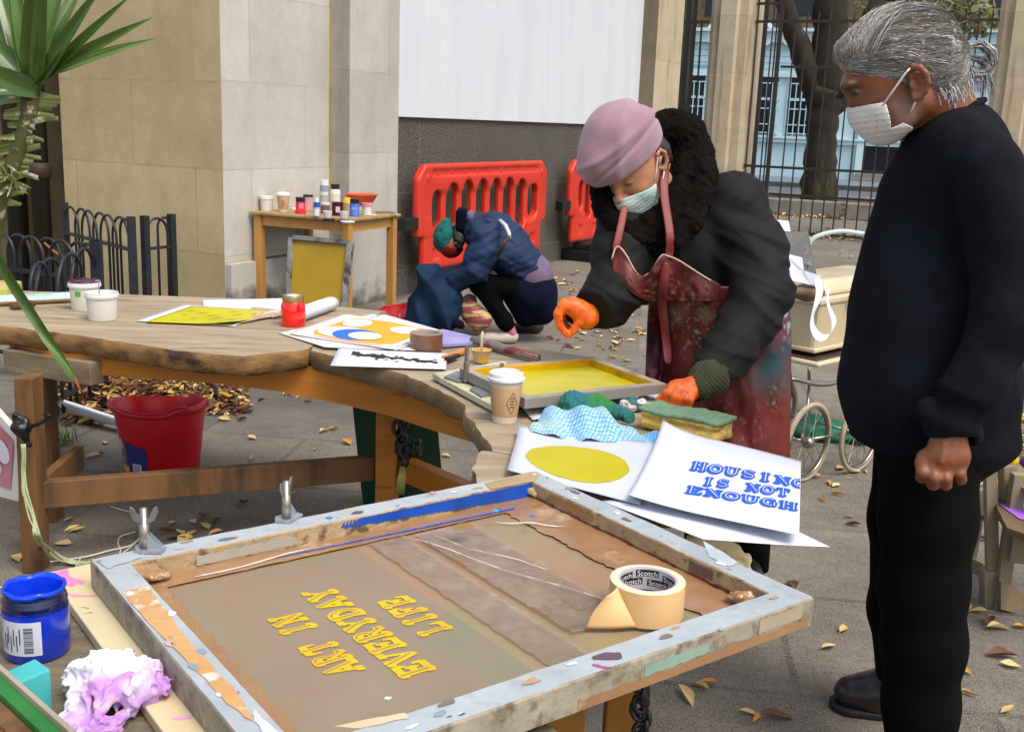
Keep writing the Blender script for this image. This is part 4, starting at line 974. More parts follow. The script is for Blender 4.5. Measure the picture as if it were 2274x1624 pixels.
for a0,zz in ((84,.042),(58,.028),(24,.038),(118,.030),(30,.014),(142,.040),(88,.012)):
    def cyl(x,z,r): a=R(a0)-x/.038; return (tc[0]+r*math.cos(a),tc[1]+r*math.sin(a),tc[2]+zz+z)
    n=6
    for k in range(n):
        x0=-wd/2-.002+(wd+.004)*k/n; x1=-wd/2-.002+(wd+.004)*(k+1)/n; lb.quad(cyl(x0,-.0045,.0382),cyl(x1,-.0045,.0382),cyl(x1,.0055,.0382),cyl(x0,.0055,.0382))
    lt.add([cyl(v[0]-wd/2,v[1]-.0035,.0379) for v in vt],ft)
obj('core_print',lb,pm('141414',.6),tr); obj('core_lettering',lt,pm('e0e0e0',.6),tr)
fl=MB(); zt_h=tc[2]+.0495
rp=lambda a,z: np.array([tc[0]+.0527*math.cos(R(a)),tc[1]+.0527*math.sin(R(a)),z])
fa_,fb2,fc_,fd_=rp(212,zt_h),P(1347,1322,zt_h),P(1300,1394,ZM+.008),rp(250,tc[2]+.001)
fl.sheet(lambda u,v: tuple((fa_*(1-u)+fb2*u)*(1-v)+(fd_*(1-u)+fc_*u)*v+np.array([-.004*math.sin(math.pi*v)*u,-.006*math.sin(math.pi*v)*(1-u)-.003*math.sin(math.pi*u),0])),10,10)
obj('loose_end',fl,m_mask,tr,smooth=True,solid=.0005)
# ---------------------------------------------------------------- cream board under the screen, with pink and green stains
ZB1=.7165
ba=P(105,1269,ZB1); bu=P(205,1250,ZB1)
brd=MB(); c_=lambda u,v,z: (*(ba+fd*u-fn_*v)[:2],z)
brd.prism([c_(0,0,ZB1),c_(.30,0,ZB1),c_(.30,.62,ZB1),c_(0,.62,ZB1)],(0,0,-.0155))
bo=thing('base_board','cream plywood board with a pink paint splash under the big screen','board',(*(ba+fd*.2-fn_*.3)[:2],.701))
obj('panel',brd,mat('cream_board','cfc3a0','c4b48a',sc=3,rough=.6,c3='a9c0a4',sc3=2.4,th3=(.6,.75)),bo,bevel=.002)
def bstain(pts,m):
    rn=random.Random(1); q=[P(x,y,ZB1+.0005) for x,y in pts]; mb=MB(); mb.add([tuple(p) for p in q],[tuple(range(len(q)))]); obj('paint_splash',mb,m,bo)
bstain([(122,1268),(150,1262),(155,1278),(172,1284),(190,1287),(184,1296),(172,1294),(160,1302),(145,1296),(128,1288),(120,1278)],pm('d0609a',.5,'dd8cb4'))
bstain([(150,1316),(190,1320),(218,1318),(220,1322),(160,1324)],pm('d890ae',.5)); bstain([(293,1453),(303,1452),(302,1457),(294,1458)],pm('c0504a',.5)); bstain([(380,1592),(420,1585),(440,1578),(425,1592),(390,1597)],pm('d49ac0',.5))
for a,b in (((176,1345),(197,1349)),((270,1447),(300,1443)),((183,1360),(205,1358))): bstain([a,(b[0],b[1]-1),(b[0],b[1]+1)],pm('3a9a6a',.5))
# ---------------------------------------------------------------- blue ink jar
jc=P(85,1445,.70); jc[2]=.70; jr=.0405
jr_t=thing('ink_jar','open jar of bright blue ink with a white barcode label','jar',tuple(jc))
m_jb=mat('jar_blue','1436c8','0c2a9a',sc=6,rough=.18,coat=.5); m_jd=mat('jar_dark','10184a','0c1238',sc=8,rough=.2,coat=.5); m_wetblue=mat('wet_blue','0f3fd8','0a2fae',sc=14,rough=.12,bump=.6,bsc=60)
obj('body',MB().lathe([(0,0),(jr*.93,0),(jr,.006),(jr,.066),(jr*.985,.07)],jc,40),m_jb,jr_t,smooth=True)
obj('neck',MB().lathe([(jr,.066),(jr*.97,.074),(jr*.985,.076),(jr*.93,.078),(jr*.95,.081),(jr*.9,.083),(jr*.92,.088)],jc,40),m_jd,jr_t,smooth=True)
obj('rim',MB().lathe([(jr*.92,.088),(jr*.97,.090),(jr*.96,.094),(jr*.89,.095),(jr*.86,.088),(jr*.86,.06)],jc,48,wob=lambda a,r,z:.0012*math.sin(5*a)+.0008*math.sin(11*a)),m_wetblue,jr_t,smooth=True)
obj('ink',MB().lathe([(jr*.87,.066),(jr*.5,.062),(.0,.063)],jc,40,wob=lambda a,r,z:.004*math.sin(a+1)+.001*math.sin(6*a)),m_wetblue,jr_t,smooth=True)
def cylpatch(c,r,a0,a1,z0,z1,n=24):
    mb=MB()
    for k in range(n):
        a,b=R(a0+(a1-a0)*k/n),R(a0+(a1-a0)*(k+1)/n); mb.quad((c[0]+r*math.cos(a),c[1]+r*math.sin(a),c[2]+z0),(c[0]+r*math.cos(b),c[1]+r*math.sin(b),c[2]+z0),(c[0]+r*math.cos(b),c[1]+r*math.sin(b),c[2]+z1),(c[0]+r*math.cos(a),c[1]+r*math.sin(a),c[2]+z1))
    return mb
lab=obj('label',cylpatch(jc,jr+.0005,178,302,.014,.060),pm('c9cdd6',.4,'bcc2ce'),jr_t,smooth=True)
mb=MB(); rn=random.Random(9)
for k in range(16):
    z=.017+k*.0023+(.0016 if k>7 else 0)+(.0016 if k>12 else 0)
    for q in range(5):
        if k in(7,8): continue
        mb2=cylpatch(jc,jr+.0008,185+q*8,185+q*8+rn.uniform(5,7.4),z,z+.0008,3); mb.add(mb2.v,mb2.f)
z=.018
while z<.052:
    w=rn.choice((.0006,.0011,.0016)); mb2=cylpatch(jc,jr+.0008,272,288,z,z+w,4); mb.add(mb2.v,mb2.f); z+=w+rn.choice((.0006,.001,.0013))
for a,zz in ((236,.02),(240,.03),(246,.018),(252,.028),(258,.02),(264,.03),(230,.02)):
    mb2=cylpatch(jc,jr+.0008,a,a+2.2,zz,zz+.022,2); mb.add(mb2.v,mb2.f)
obj('label_print',mb,pm('2a2c34',.6),jr_t); ROOT[lab]=ROOT[jr_t]
# teal block, green edged squeegee in the corner
tbk=thing('teal_block','small turquoise box beside the blue ink jar','box',tuple(P(62,1560,.70)))
q=[P(x,y,.752) for x,y in ((8,1491),(78,1460),(112,1484),(42,1514))]; mb=MB(); mb.prism([tuple(p) for p in q],(0,0,-.052)); obj('box',mb,pm('3aa4a8',.45,'4fb6b6'),tbk,bevel=.002)
sq=thing('squeegee','long wooden squeegee with a green painted side in the bottom left corner','squeegee',tuple(P(80,1580,.76)))
a=P(-60,1425,.775); b=P(250,1700,.775); d=(b-a); d/=np.linalg.norm(d); nrm=np.array([-d[1],d[0],0])
for nm,off,z,w,h,m in (('top_edge',.0,.775,.006,.012,pm('a59a86',.7,'8c8272')),('green_side',-.011,.768,.016,.022,pm('2f7a35',.4,'1f6528')),('wood',-.036,.758,.036,.03,pm('8a5420',.5,'5a3414',st=(3,3,1))),('blue_blade',-.062,.75,.015,.02,pm('1c2f66',.4,'6a3a1c'))):
    o1=a+nrm*off; o2=b+nrm*off; obj(nm,MB().beam((o1[0],o1[1],z-h/2),(o2[0],o2[1],z-h/2),w,h),m,sq,bevel=.001)
obj('handle',MB().beam(tuple(a-nrm*.03+[0,0,-.04]),tuple(b-nrm*.03+[0,0,-.04]),.02,.05),m_leg,sq)
# crumpled stained tissue
tp_=P(258,1560,.70); 
def ftis(p):
    c=tp_; d=ell(p,(c[0],c[1],.728),(.058,.05,.032)); d=smin(d,ell(p,tuple(P(225,1490,.735)),(.035,.022,.012)),.02); d=smin(d,ell(p,tuple(P(195,1600,.715)),(.04,.03,.012)),.02); d=smin(d,cap(p,P(300,1525,.738),P(362,1525,.732),.018,.008),.02)
    w=vn(p,38,3); r=np.abs(vn(p+w[:,None]*.02,34,5)); r2=np.abs(vn(p+w[:,None]*.012,75,8))
    return d+.020*r-.007+.010*r2+.005*np.abs(vn(p+w[:,None]*.01,130,11))
def ctis(p):
    n=vn(p,30,21)+.5*vn(p,80,3); k=np.clip(((p[:,0]-tp_[0])*14-(p[:,1]-tp_[1])*10+n*.8+.1),0,1)[:,None]
    a=np.array(lin('e6e3ee')); b=np.array(lin('b486c8')); c=np.array(lin('e8c3a8')); out=a*(1-k)+b*k
    k2=np.clip((vn(p,45,9)-.35)*3,0,1)[:,None]*.5; return out*(1-k2)+c*k2
m_tis=mat('tissue','ffffff',attr='Col',rough=.9,sss=0)
o=obj('tissue',skin(ftis,tp_-[.13,.1,.02],tp_+[.13,.11,.10],.0017,ctis),m_tis,smooth=True); tag(o,'crumpled paper tissue stained lilac and pink in front of the ink jar','tissue')
mb=MB().beam(tuple(P(170,1640,.709)),tuple(P(240,1600,.709)),.05,.012); o=obj('wood_scrap',mb,pm('b89468',.7,'a5825a'),bevel=.002); tag(o,'scrap of bare wood under the tissue at the bottom edge','offcut')
# ---------------------------------------------------------------- pots, papers and tools on the work table
def pot(name,label,cat,px_,z,prof,m=None,group=None,extra=(),s=1.,smooth=45):
    """a turned vessel: list of (part name, profile in metres, material)"""
    c=P(*px_,z) if len(px_)==2 else np.array(px_); t=thing(name,label,cat,tuple(c),group)
    for nm,pr,mm in prof: obj(nm,MB().lathe([(r*s,h*s) for r,h in pr],c,28),mm,t,autosmooth=smooth)
    return t,c
m_tub=mat('tub_plastic','d6d0c2','cbc8c4',sc=9,rough=.45,c3='c79a8c',sc3=14,th3=(.64,.8)); m_white=MATS['white_paint']
m_tubr=mat('tub_rim','dcd9d2','c9ccd2',sc=14,rough=.4,c3='a88fa0',sc3=30,th3=(.64,.74))
def tub(label,px_,r,h,open_,extra=None,z=ZT):
    t,c=pot('paint_tub',label,'tub',px_,z,[('body',[(0,0),(r*.84,0),(r*.86,.004),(r*.94,h*.84),(r*.94,h*.86)],m_tub),('rim',[(r*.94,h*.82),(r*1.03,h*.83),(r*1.04,h*.92),(r,h*.93),(r*1.0,h),(r*.95,h),(r*.93,h*.9)],m_tubr)],None)
    if open_: obj('inside',MB().lathe([(r*.95,h*.995),(r*.9,h*.5),(0,h*.45)],c,28),pm('dfe6ea',.5,'b9c9d4'),t,smooth=True)
    return t,c
zt_=ZT+.001
t,c=tub('white paint tub with a thick purple rim and a green leaf mark',(190,686),.054,.098,False,z=zt_)
obj('purple_paint',MB().lathe([(.0,.09),(.048,.093),(.054,.1),(.053,.103),(.03,.1),(0,.1)],c,30,wob=lambda a,r,z:.003*math.sin(7*a)*(r>.03)),mat('purple_paint','3a1850','5a1e3e',sc=18,rough=.25,c3='c9b4c8',sc3=26,th3=(.62,.68)),t,smooth=True)
o=obj('leaf_mark',cylpatch(c,.0505,252,276,.052,.07,6),pm('38a838',.5),t)
tub('white paint tub with a metal stirrer standing nearer the camera',(228,708),.054,.092,True,z=zt_)
st=P(232,650,ZT+.09); o=obj('stirrer',MB().tube([tuple(P(226,690,ZT+.03)),tuple(P(218,628,ZT+.115))],.0016,6),m_steel); tag(o,'thin metal stirring rod leaning out of the nearer white tub','stirrer')
# wrapped block and paint tube at the left end
mb=MB(); a=[P(x,y,zt_) for x,y in ((-90,676),(18,672),(52,655),(-40,652))]; mb.prism([tuple(p) for p in a],(0,0,.055)); o=obj('sponge_block',mb,mat('pale_block','b9966c','c4aa80',sc=8,rough=.8,c3='98a04a',sc3=9,th3=(.5,.6),bump=.4),bevel=.008); tag(o,'pale block smeared with yellow and orange paint at the left table end','block')
pt=thing('ink_pouch','flat paint-streaked pouch with a brown handle on the left plank','pouch',tuple(P(95,675,zt_)))
a=P(70,686,zt_); b=P(135,655,zt_)
def fp(p):
    d=rbox(p,tuple((a+b)/2+[0,0,.014]),(np.linalg.norm(b-a)/2+.03,.05,.013),.012,M=np.array([[math.cos(.55),-math.sin(.55),0],[math.sin(.55),math.cos(.55),0],[0,0,1]])); return d+.003*vn(p,40,2)
def cp_(p):
    k=np.clip(vn(p,22,3)+.5,0,1)[:,None]; out=np.array(lin('cfd2e0'))*(1-k)+np.array(lin('8fbfa8'))*k; w=(p[:,2]<ZT+.016)[:,None]; return np.where(w,np.array(lin('8a6a45')),out)
obj('pouch',skin(fp,(a+b)/2-.2,(a+b)/2+.2,.004,cp_),mat('pouch','ffffff',attr='Col',rough=.5),pt,smooth=True)
obj('handle',MB().beam(tuple(P(25,680,zt_+.012)),tuple(P(75,672,zt_+.014)),.035,.02),pm('5e3420',.5),pt,bevel=.006)
# stencil sheet, white sheets, crumpled kraft paper
sheetobj('paper','plain white sheet lying behind the yellow stencil sheet','paper',((448,668),(452,684),(650,690),(655,661)),zt_+.001,seed=2)
sheetobj('paper','torn white backing sheet showing under the yellow stencil print','paper',((302,713),(520,724),(600,690),(410,676)),zt_+.002,seed=3,wave=.001)
o,f=sheetobj('stencil_print','bright yellow printed sheet cut with dark slits','print',((322,714),(514,722),(620,690),(425,680)),zt_+.006,m_lemon,seed=4,wave=.001,curl=((1,0,.012,.5),))
mb=MB(); rn=random.Random(4)
for cu,cv,w in ((.2,.45,.05),(.33,.62,.09),(.5,.5,.11),(.62,.35,.13),(.72,.62,.1),(.4,.28,.06),(.82,.3,.1),(.15,.7,.05),(.6,.78,.07),(.85,.72,.05)):
    n=7; top=[f(cu+w*(k/n-.5),cv+w*.9*(k/n-.5)+.012*math.sin(math.pi*k/n)+.01*rn.uniform(-1,1),.0007) for k in range(n+1)]; bot=[f(cu+w*(k/n-.5),cv+w*.9*(k/n-.5)-.03*math.sin(math.pi*k/n),.0007) for k in range(n+1)]
    mb.add(bot+top[::-1],[tuple(range(2*n+2))])
obj('slits',mb,pm('6a5418',.8,'8a6c1a'),o)
m_kraft=mat('kraft','b59c84','a3886c',sc=7,rough=.85,bump=.6,bsc=40)
sheetobj('kraft_paper','torn brown kraft paper beside the red jar','paper',((515,722),(612,704),(640,690),(560,684)),zt_+.002,m_kraft,seed=9,wave=.003)
c=P(610,702,zt_)
def fk(p): 
    w=vn(p,30,2); return np.abs(p[:,2]-(c[2]+.012+.012*vn(p*np.array([1,1,0],f32),22,5)))-.001+np.maximum(0,ell(p,tuple(c),(.075,.06,.05)))
obj_=obj('crumpled_paper',skin(fk,c-[.09,.08,.02],c+[.09,.08,.05],.0025),mat('pale_crumple','d8c4b8','cbb09c',sc=9,rough=.9),smooth=True); tag(obj_,'crumpled pale pink paper scrap against the red jar','paper')
# red jar with gold lid
m_redink=mat('red_ink','f01410','e21818',sc=4,rough=.15,coat=.6); m_gold=mat('gold_lid','a8935c','8c7a48',sc=10,rough=.35,metal=.6)
r=.041
t,c=pot('paint_jar','glass jar of bright red paint with a gold screw lid','jar',(651,722),zt_,[('body',[(0,0),(r*.93,0),(r,.006),(r,.068),(r*.86,.082),(r*.8,.086)],m_redink),('lid',[(r*.86,.084),(r*.89,.085),(r*.89,.1),(r*.84,.104),(0,.103)],m_gold)])
mb=MB(); mb.lathe([(0,.1045),(r*.5,.1045),(r*.55,.1035)],c,12,wob=lambda a,r,z:0); obj('lid_smear',mb,pm('c9c6cc',.4),t)
# rolled booklet
def roll(u,v):
    A=P(672,716,zt_); B=P(742,690,zt_); d=(B-A)/np.linalg.norm(B-A); n=np.array([-d[1],d[0],0]); p=A+(B-A)*v*1.05
    a=u*5.2; rx=.034*(1-.1*u); q=p+n*(rx*math.sin(a+3.4)*.95+.02)+np.array([0,0,.026-.024*math.cos(a*1.0+.35)*(1-.15*u)]); return tuple(q)
o=obj('booklet',MB().sheet(roll,30,6),m_paper,smooth=True,solid=.004); tag(o,'white booklet rolled over behind the red jar','booklet')
# pile of yellow and blue prints
g='stack of colour prints'
sheetobj('print','lowest print of the pile with red-streaked white edges','print',((618,738),(720,772),(960,780),(830,697)),zt_+.003,m_paper2,g,seed=5,wave=.002)
sheetobj('print','middle print of the pile sticking out to the right as a bare white corner','print',((660,742),(880,778),(992,738),(850,697)),zt_+.006,m_paper,g,seed=6,wave=.002)
o,f=sheetobj('print','topmost print with yellow ground, white discs and a blue crescent','print',((640,740),(868,776),(975,735),(765,697)),zt_+.009,m_paper2,g,seed=7,wave=.0025)
mb=MB(); n=44; rn=random.Random(3); vs=[]
bp_=[(.13,.2),(.16,.85),(.22,.93),(.55,.95),(.9,.93),(.95,.8),(.93,.2),(.85,.1),(.5,.08),(.2,.1)]
bp=[]
for (a0,b0_),(a1,b1_) in zip(bp_,bp_[1:]+bp_[:1]):
    for k in range(5): bp.append((a0+(a1-a0)*k/5+rn.uniform(-.006,.006),b0_+(b1_-b0_)*k/5+rn.uniform(-.006,.006)))
cx,cy=.54,.5; vs=[f(cx,cy,.0006)]
for j in range(1,7):
    for a_,b_ in bp: vs.append(f(cx+(a_-cx)*j/6,cy+(b_-cy)*j/6,.0006))
N_=len(bp); mb.add(vs,[(0,1+i,1+(i+1)%N_) for i in range(N_)]+[(1+(j-1)*N_+i,1+j*N_+i,1+j*N_+(i+1)%N_,1+(j-1)*N_+(i+1)%N_) for j in range(1,6) for i in range(N_)])
obj('yellow_ground',mb,m_yel,o,smooth=True)
obj('white_disc',blob(f,.3,.72,.13,.17,.0012,jag=.01),m_paper,o,smooth=True); obj('white_disc',blob(f,.78,.74,.14,.15,.0012,jag=.01),m_paper,o,smooth=True)
obj('white_disc',blob(f,.36,.32,.22,.2,.0012,jag=.01),m_paper,o,smooth=True)
obj('blue_crescent',blob(f,.5,.3,.2,.2,.0018,jag=.02),pm('1463d0',.5),o,smooth=True); obj('white_disc',blob(f,.6,.3,.15,.145,.0024,jag=.01),m_paper,o,smooth=True)
obj('red_streak',MB().quad(f(.12,.04,.0006),f(.8,.03,.0006),f(.95,.05,.0006),f(.3,.06,.0006)),pm('d86a60',.6),o)
# notebook, brown tape, black and white print
nbk=thing('notebook','lilac notebook under the parcel tape and the print pile','notebook',tuple(P(1010,755,zt_)))
mb=MB(); mb.prism([tuple(P(x,y,zt_+.012)) for x,y in ((930,768),(1050,758),(1062,748),(985,730),(930,735))],(0,0,-.012)); obj('cover',mb,mat('lilac_cover','7f72b8','a8a0d0',sc=7,rough=.4),nbk,bevel=.002)
m_pt=mat('parcel_tape','7a5640','6d4a36',sc=8,rough=.2,coat=.4); 
ptc=P(947,781,zt_)
ptc=P(946,775,zt_); ring('tape_roll','brown parcel tape roll lying on the black and white print',(ptc[0],ptc[1],zt_+.004),.0515,.042,.05,m_pt,pm('8a6a52',.5,'a08a78'),mat('tape_core2','b09a90','a0988c',sc=20,rough=.8,c3='c03a50',sc3=24,th3=(.6,.64)))
o,f=sheetobj('print','white sheet printed with a ragged black line drawing','print',((733,812),(990,819),(993,785),(752,772)),zt_+.003,seed=8,wave=.001)
mb=MB(); rn=random.Random(12); up=[];dn=[]
for k in range(41):
    u=.14+.78*k/40; v=.68-.3*k/40+.03*math.sin(k*.9)+rn.uniform(-.03,.03); w=.05+.05*rn.random()+(.07 if 9<k<16 or k<4 else 0); up.append(f(u,v+w,.0008)); dn.append(f(u,v-w*.7,.0008))
mb.v=up+dn; mb.f=[(k,k+1,41+k+1,41+k) for k in range(40)]; mb.m=[0]*40
for k in range(14):
    u=.2+.7*rn.random(); v=.66-.3*(u-.14)/.78+rn.uniform(-.16,.16); mb.add([f(u-.02,v,.0009),f(u+.01,v-.05,.0009),f(u+.03,v+.02,.0009)],[(0,1,2)])
obj('black_drawing',mb,pm('1c1c1e',.6),o)
# tube, craft knife, yellow cup with stick
a=P(1052,762,zt_+.014); b=P(1190,806,zt_+.014)
b=P(1195,794,zt_+.014); a=P(1050,754,zt_+.014)
tt=thing('plastic_tube','long paint-stained plastic tube lying across the back of the table','tube',tuple((a+b)/2-[0,0,.014]))
obj('tube',MB().tube([tuple(a),tuple(a*.7+b*.3),tuple(b)],[.014,.0145,.011],18),mat('stained_tube','7d6f66','94877c',sc=9,rough=.3,c3='7a3038',sc3=14,th3=(.5,.58)),tt,smooth=True)
kn=thing('craft_knife','orange and black craft knife beside the print','knife',tuple(P(1010,785,zt_)))
obj('handle',MB().beam(tuple(P(985,794,zt_+.007)),tuple(P(1035,778,zt_+.007)),.018,.012),pm('e07a1c',.4),kn,bevel=.003)
obj('grip',MB().beam(tuple(P(992,797,zt_+.010)),tuple(P(1016,788,zt_+.010)),.02,.012),pm('1c1a1a',.4),kn,bevel=.003)
t,c=pot('ink_cup','small cup brim full of yellow ink','cup',(1068,803),zt_,[('body',[(0,0),(.021,0),(.0235,.012),(.029,.036),(.031,.038),(.029,.0385),(.027,.034)],mat('cup_cream','d0b68a','c8a070',sc=12,rough=.5,c3='e0a81c',sc3=16,th3=(.55,.6))),('ink',[(.0275,.034),(.015,.032),(0,.0325)],mat('ink_yellow','e8ae08','d89c00',sc=5,rough=.15))])
o=obj('stir_stick',MB().tube([tuple(c+[.0,.0,.02]),tuple(c+[.001,.004,.085]),tuple(c+[.0015,.005,.092])],[.0055,.0055,.003],10,flat=.5),mat('stick','c9c2b0','b9b4a0',sc=20,rough=.6,c3='98a07c',sc3=20),smooth=True); tag(o,'flat wooden stir stick standing in the yellow ink cup','stick')
# hinged print board with yellow screen
ZK=ZT+.018
kb=thing('hinge_board','pale printing board with two grey hinge clamps under the yellow screen','board',tuple(P(1050,860,ZT)))
mb=MB(); mb.prism([tuple(P(x,y,ZK)) for x,y in ((960,828),(1098,902),(1200,880),(1120,800))],(0,0,-.0165)); obj('panel',mb,mat('board_green','b5b396','c9c2a4',sc=5,rough=.55,c3='8a9a80',sc3=8,th3=(.5,.7)),kb,bevel=.002)
for pts in (((985,835),(1015,822),(1050,832),(1048,840),(1018,846)),((1043,862),(1062,852),(1098,858),(1095,872),(1068,878))):
    mb=MB(); mb.prism([tuple(P(x,y,ZK+.0065)) for x,y in pts],(0,0,-.006)); obj('hinge_plate',mb,pm('6f757c',.4,'878d93',metal=.4),kb,bevel=.0015)
for x,y,l in ((1034,846,'tall bare bolt on the far hinge of the yellow screen'),(1113,838,'short bolt poking up beside the coffee cup')):
    p=P(x,y,ZK+.006); t=thing('bolt',l,'bolt',tuple(p),'yellow screen hinge bolts'); hh_=.095 if x<1100 else .04
    obj('shaft',MB().lathe([(0,0),(.008,0),(.008,hh_*.55),(.0055,hh_*.56),(.0055,hh_),(0,hh_+.001)],p,14),m_steel,t,autosmooth=40)
ys_=thing('printing_screen','yellow-inked screen printing frame the woman is working on','screen frame',tuple(P(1270,840,ZK)))
zl=ZK+.008; zh=zl+.026
a=P(1165,884,zh); b=P(1480,851,zh); d_=P(1325,790,zh); ex=(b-a)/np.linalg.norm(b-a); ey=np.array([-ex[1],ex[0],0]); AL=np.linalg.norm(b-a); AH=float((d_-b)@ey); 
print('yscreen',AL,AH)
m_yin=mat('yellow_inside','cfa600','b98a00',sc=10,rough=.35,c3='a8741a',sc3=12,th3=(.62,.7))
ringframe(ys_,a,ex,ey,AL,AH,.024,zl,zh,[mat('dirty_alu','8c857c','a59d92',sc=8,rough=.5,c3='7a5a50',sc3=9,th3=(.6,.7)),mat('dirty_alu_side','8a857e','9c978f',sc=9,rough=.55,c3='8a6a7c',sc3=9,th3=(.6,.7),metal=.2),m_yin])
obj('mesh',MB().quad(*[tuple(np.array([*(a+ex*u+ey*v)[:2],zl+.006])) for u,v in ((.02,.02),(AL-.02,.02),(AL-.02,AH-.02),(.02,AH-.02))]),mat('yellow_mesh','bdb400','aaa000',sc=6,st=(1,3,1),rough=.35),ys_)
sheetobj('paper','white sheet poking out beneath the yellow screen','paper',((1150,895),(1182,931),(1490,892),(1460,860)),zt_+.002,seed=12,wave=.001)
# coffee cups
m_cup=mat('cup_kraft','a98660','b8946c',sc=14,st=(1,1,.4),rough=.7); m_lid=mat('cup_lid','d9dcde',rough=.35); m_cupw=pm('c4b7a4',.6)
def coffee(label,px_,z,s,face):
    t,c=pot('coffee_cup',label,'coffee cup',px_,z,[('base_band',[(0,.003),(.026,.003),(.0265,0),(.0275,.0),(.0282,.016)],m_cupw),('body',[(.0286,.0155),(.0372,.082),(.0368,.083)],m_cup),('upper_band',[(.0362,.081),(.0385,.099)],m_cupw),('lid',[(.0385,.097),(.0425,.0975),(.0425,.103),(.0395,.104),(.0385,.113),(.034,.115),(.033,.111),(0,.111)],m_lid)],'takeaway coffee cups',s=s)
    mb=MB(); 
    def cp2(a,h,e=.0006): r=(.0286+(h-.0155)/.0665*.0086+e)*s; return (c[0]+r*math.cos(R(face+a)),c[1]+r*math.sin(R(face+a)),c[2]+h*s)
    pts=[(0,.022),(24,.048),(0,.075),(-24,.048)]
    for q in range(4):
        (a0,h0),(a1,h1)=pts[q],pts[(q+1)%4]; i=lambda a,h,k:(a*(1-k),h+(.0485-h)*k)
        for k in range(6):
            u0,u1=k/6,(k+1)/6; A=(a0+(a1-a0)*u0,h0+(h1-h0)*u0); B=(a0+(a1-a0)*u1,h0+(h1-h0)*u1); mb.quad(cp2(*A),cp2(*B),cp2(*i(*B,.1)),cp2(*i(*A,.1)))
    for hh2 in (.038,.045,.052,.059):
        for k in range(4): 
            a0=-9+k*4.5; mb.quad(cp2(a0,hh2+.002*math.sin(k)),cp2(a0+4.5,hh2+.002*math.sin(k+1)),cp2(a0+4.5,hh2+.0024+.002*math.sin(k+1)),cp2(a0,hh2+.0024+.002*math.sin(k)))
    obj('emblem',mb,pm('5e4630',.7),t); return t
coffee('takeaway coffee cup in a kraft sleeve on the split plank',(1120,934),ZT-.003,1.07,-62)
# green cleaning mitt, blue cloth, rag, sponge
def cloth(name,label,cat,fn,lo,hi,h,colf,rough=.9,smooth=True):
    o=obj(name,skin(fn,lo,hi,h,colf),mat(name+'_mat','ffffff',attr='Col',rough=rough),smooth=smooth); return tag(o,label,cat)
g0=P(1290,912,ZT); g1=P(1400,925,ZT); g2=P(1245,925,ZT)
def fg(p):
    d=chain(p,[tuple(g2+[0,0,.012]),tuple(P(1275,898,ZT+.036)),tuple(P(1330,904,ZT+.032)),tuple(P(1392,924,ZT+.022))],[.02,.034,.026,.018],.02)
    d=smin(d,cap(p,tuple(P(1350,925,ZT+.03)),tuple(P(1395,935,ZT+.022)),.014),.012)
    w=vn(p,25,2); return d+.003*np.sin(p[:,0]*520+w*4)*.35+.006*vn(p,36,4)+.006*np.abs(vn(p,60,6))
def cg(p):
    k=np.clip(vn(p,18,8)*1.2+.5,0,1)[:,None]; return np.array(lin('2f7a2a'))*(1-k)+np.array(lin('1f6470'))*k
cloth('cleaning_mitt','green and teal stained cleaning cloth bunched behind the blue cloth','cloth',fg,g0-.14,g0+[.2,.12,.1],.003,cg)
k0=P(1330,965,ZT)
bx,by=P(1195,950,ZT),P(1465,985,ZT); bd=(by-bx); bl_=np.linalg.norm(bd); bd/=bl_; bn=np.array([-bd[1],bd[0],0])
def blue_cl(u,v,l=0):
    w=.105+.02*math.sin(u*4+1)-.05*abs(u-.45); p=bx+bd*bl_*u+bn*(v-.5)*w*1.5-bn*(.012+.02*math.sin(u*3.2)*0)
    if u>.86: p=p-bn*(u-.86)*.1
    z=.004+.043*max(0,math.sin(math.pi*min(1,u*1.15+.08)))**.6*max(0,math.sin(math.pi*(.04+v*.6)))+.009*math.sin(u*13+v*2)+.005*math.sin(u*27+v*6+1)+.010*max(0,math.sin(u*7-.6))*v+.006*math.sin(v*9+u*5)
    return (p[0],p[1],ZT+max(.003,z)+l)
def bcl(n,uu,vv): pass
mb=MB().sheet(blue_cl,110,44); cols=[]
for j in range(45):
    for i in range(111):
        a=(i*.9+j*.9); b=(i*.9-j*.9); q=(math.sin(a*1.05)*math.sin(b*1.05)); stain=math.sin(i*.06+1)*math.sin(j*.11+.5)
        base=np.array(lin('5f9fcc')) if q<.2 else np.array(lin('bcd4dc')); base=base*(1-.35*max(0,stain))+np.array(lin('b4bf80'))*.35*max(0,stain)
        if i>92: base=base*.75+np.array(lin('3c9ad8'))*.35
        cols.append(base)
mb.c=np.array(cols); o=obj('dish_cloth',mb,mat('dish_cloth_mat','ffffff',attr='Col',rough=.8),smooth=True,solid=.001); tag(o,'pale blue diamond-patterned disposable cloth draped over the papers','cloth')
rc=P(1408,908,ZT)
cloth('rag','small white rag with teal stains beside the sponge','rag',lambda p: ell(p,tuple(rc+[0,0,.012]),(.038,.028,.018))+.008*vn(p,55,3)+.008*np.abs(vn(p,90,5)),rc-.07,rc+.07,.0022,lambda p: np.where((vn(p,50,4)>.1)[:,None],np.array(lin('3f6a70')),np.array(lin('d8cfc4'))))
sa,sb,sc2,sd=[P(x,y,ZT+.05) for x,y in ((1420,905),(1592,943),(1560,912),(1440,893))]
sp=thing('sponge','thick yellow scouring sponge with a torn green top under the gloved hand','sponge',tuple(P(1505,950,ZT)))
sx=(sb-sa); sL=np.linalg.norm(sx); sx/=sL; syv=np.array([-sx[1],sx[0],0]); sM=np.array([sx,syv,[0,0,1]]).T
scn=(sa+sb)/2+syv*.045; 
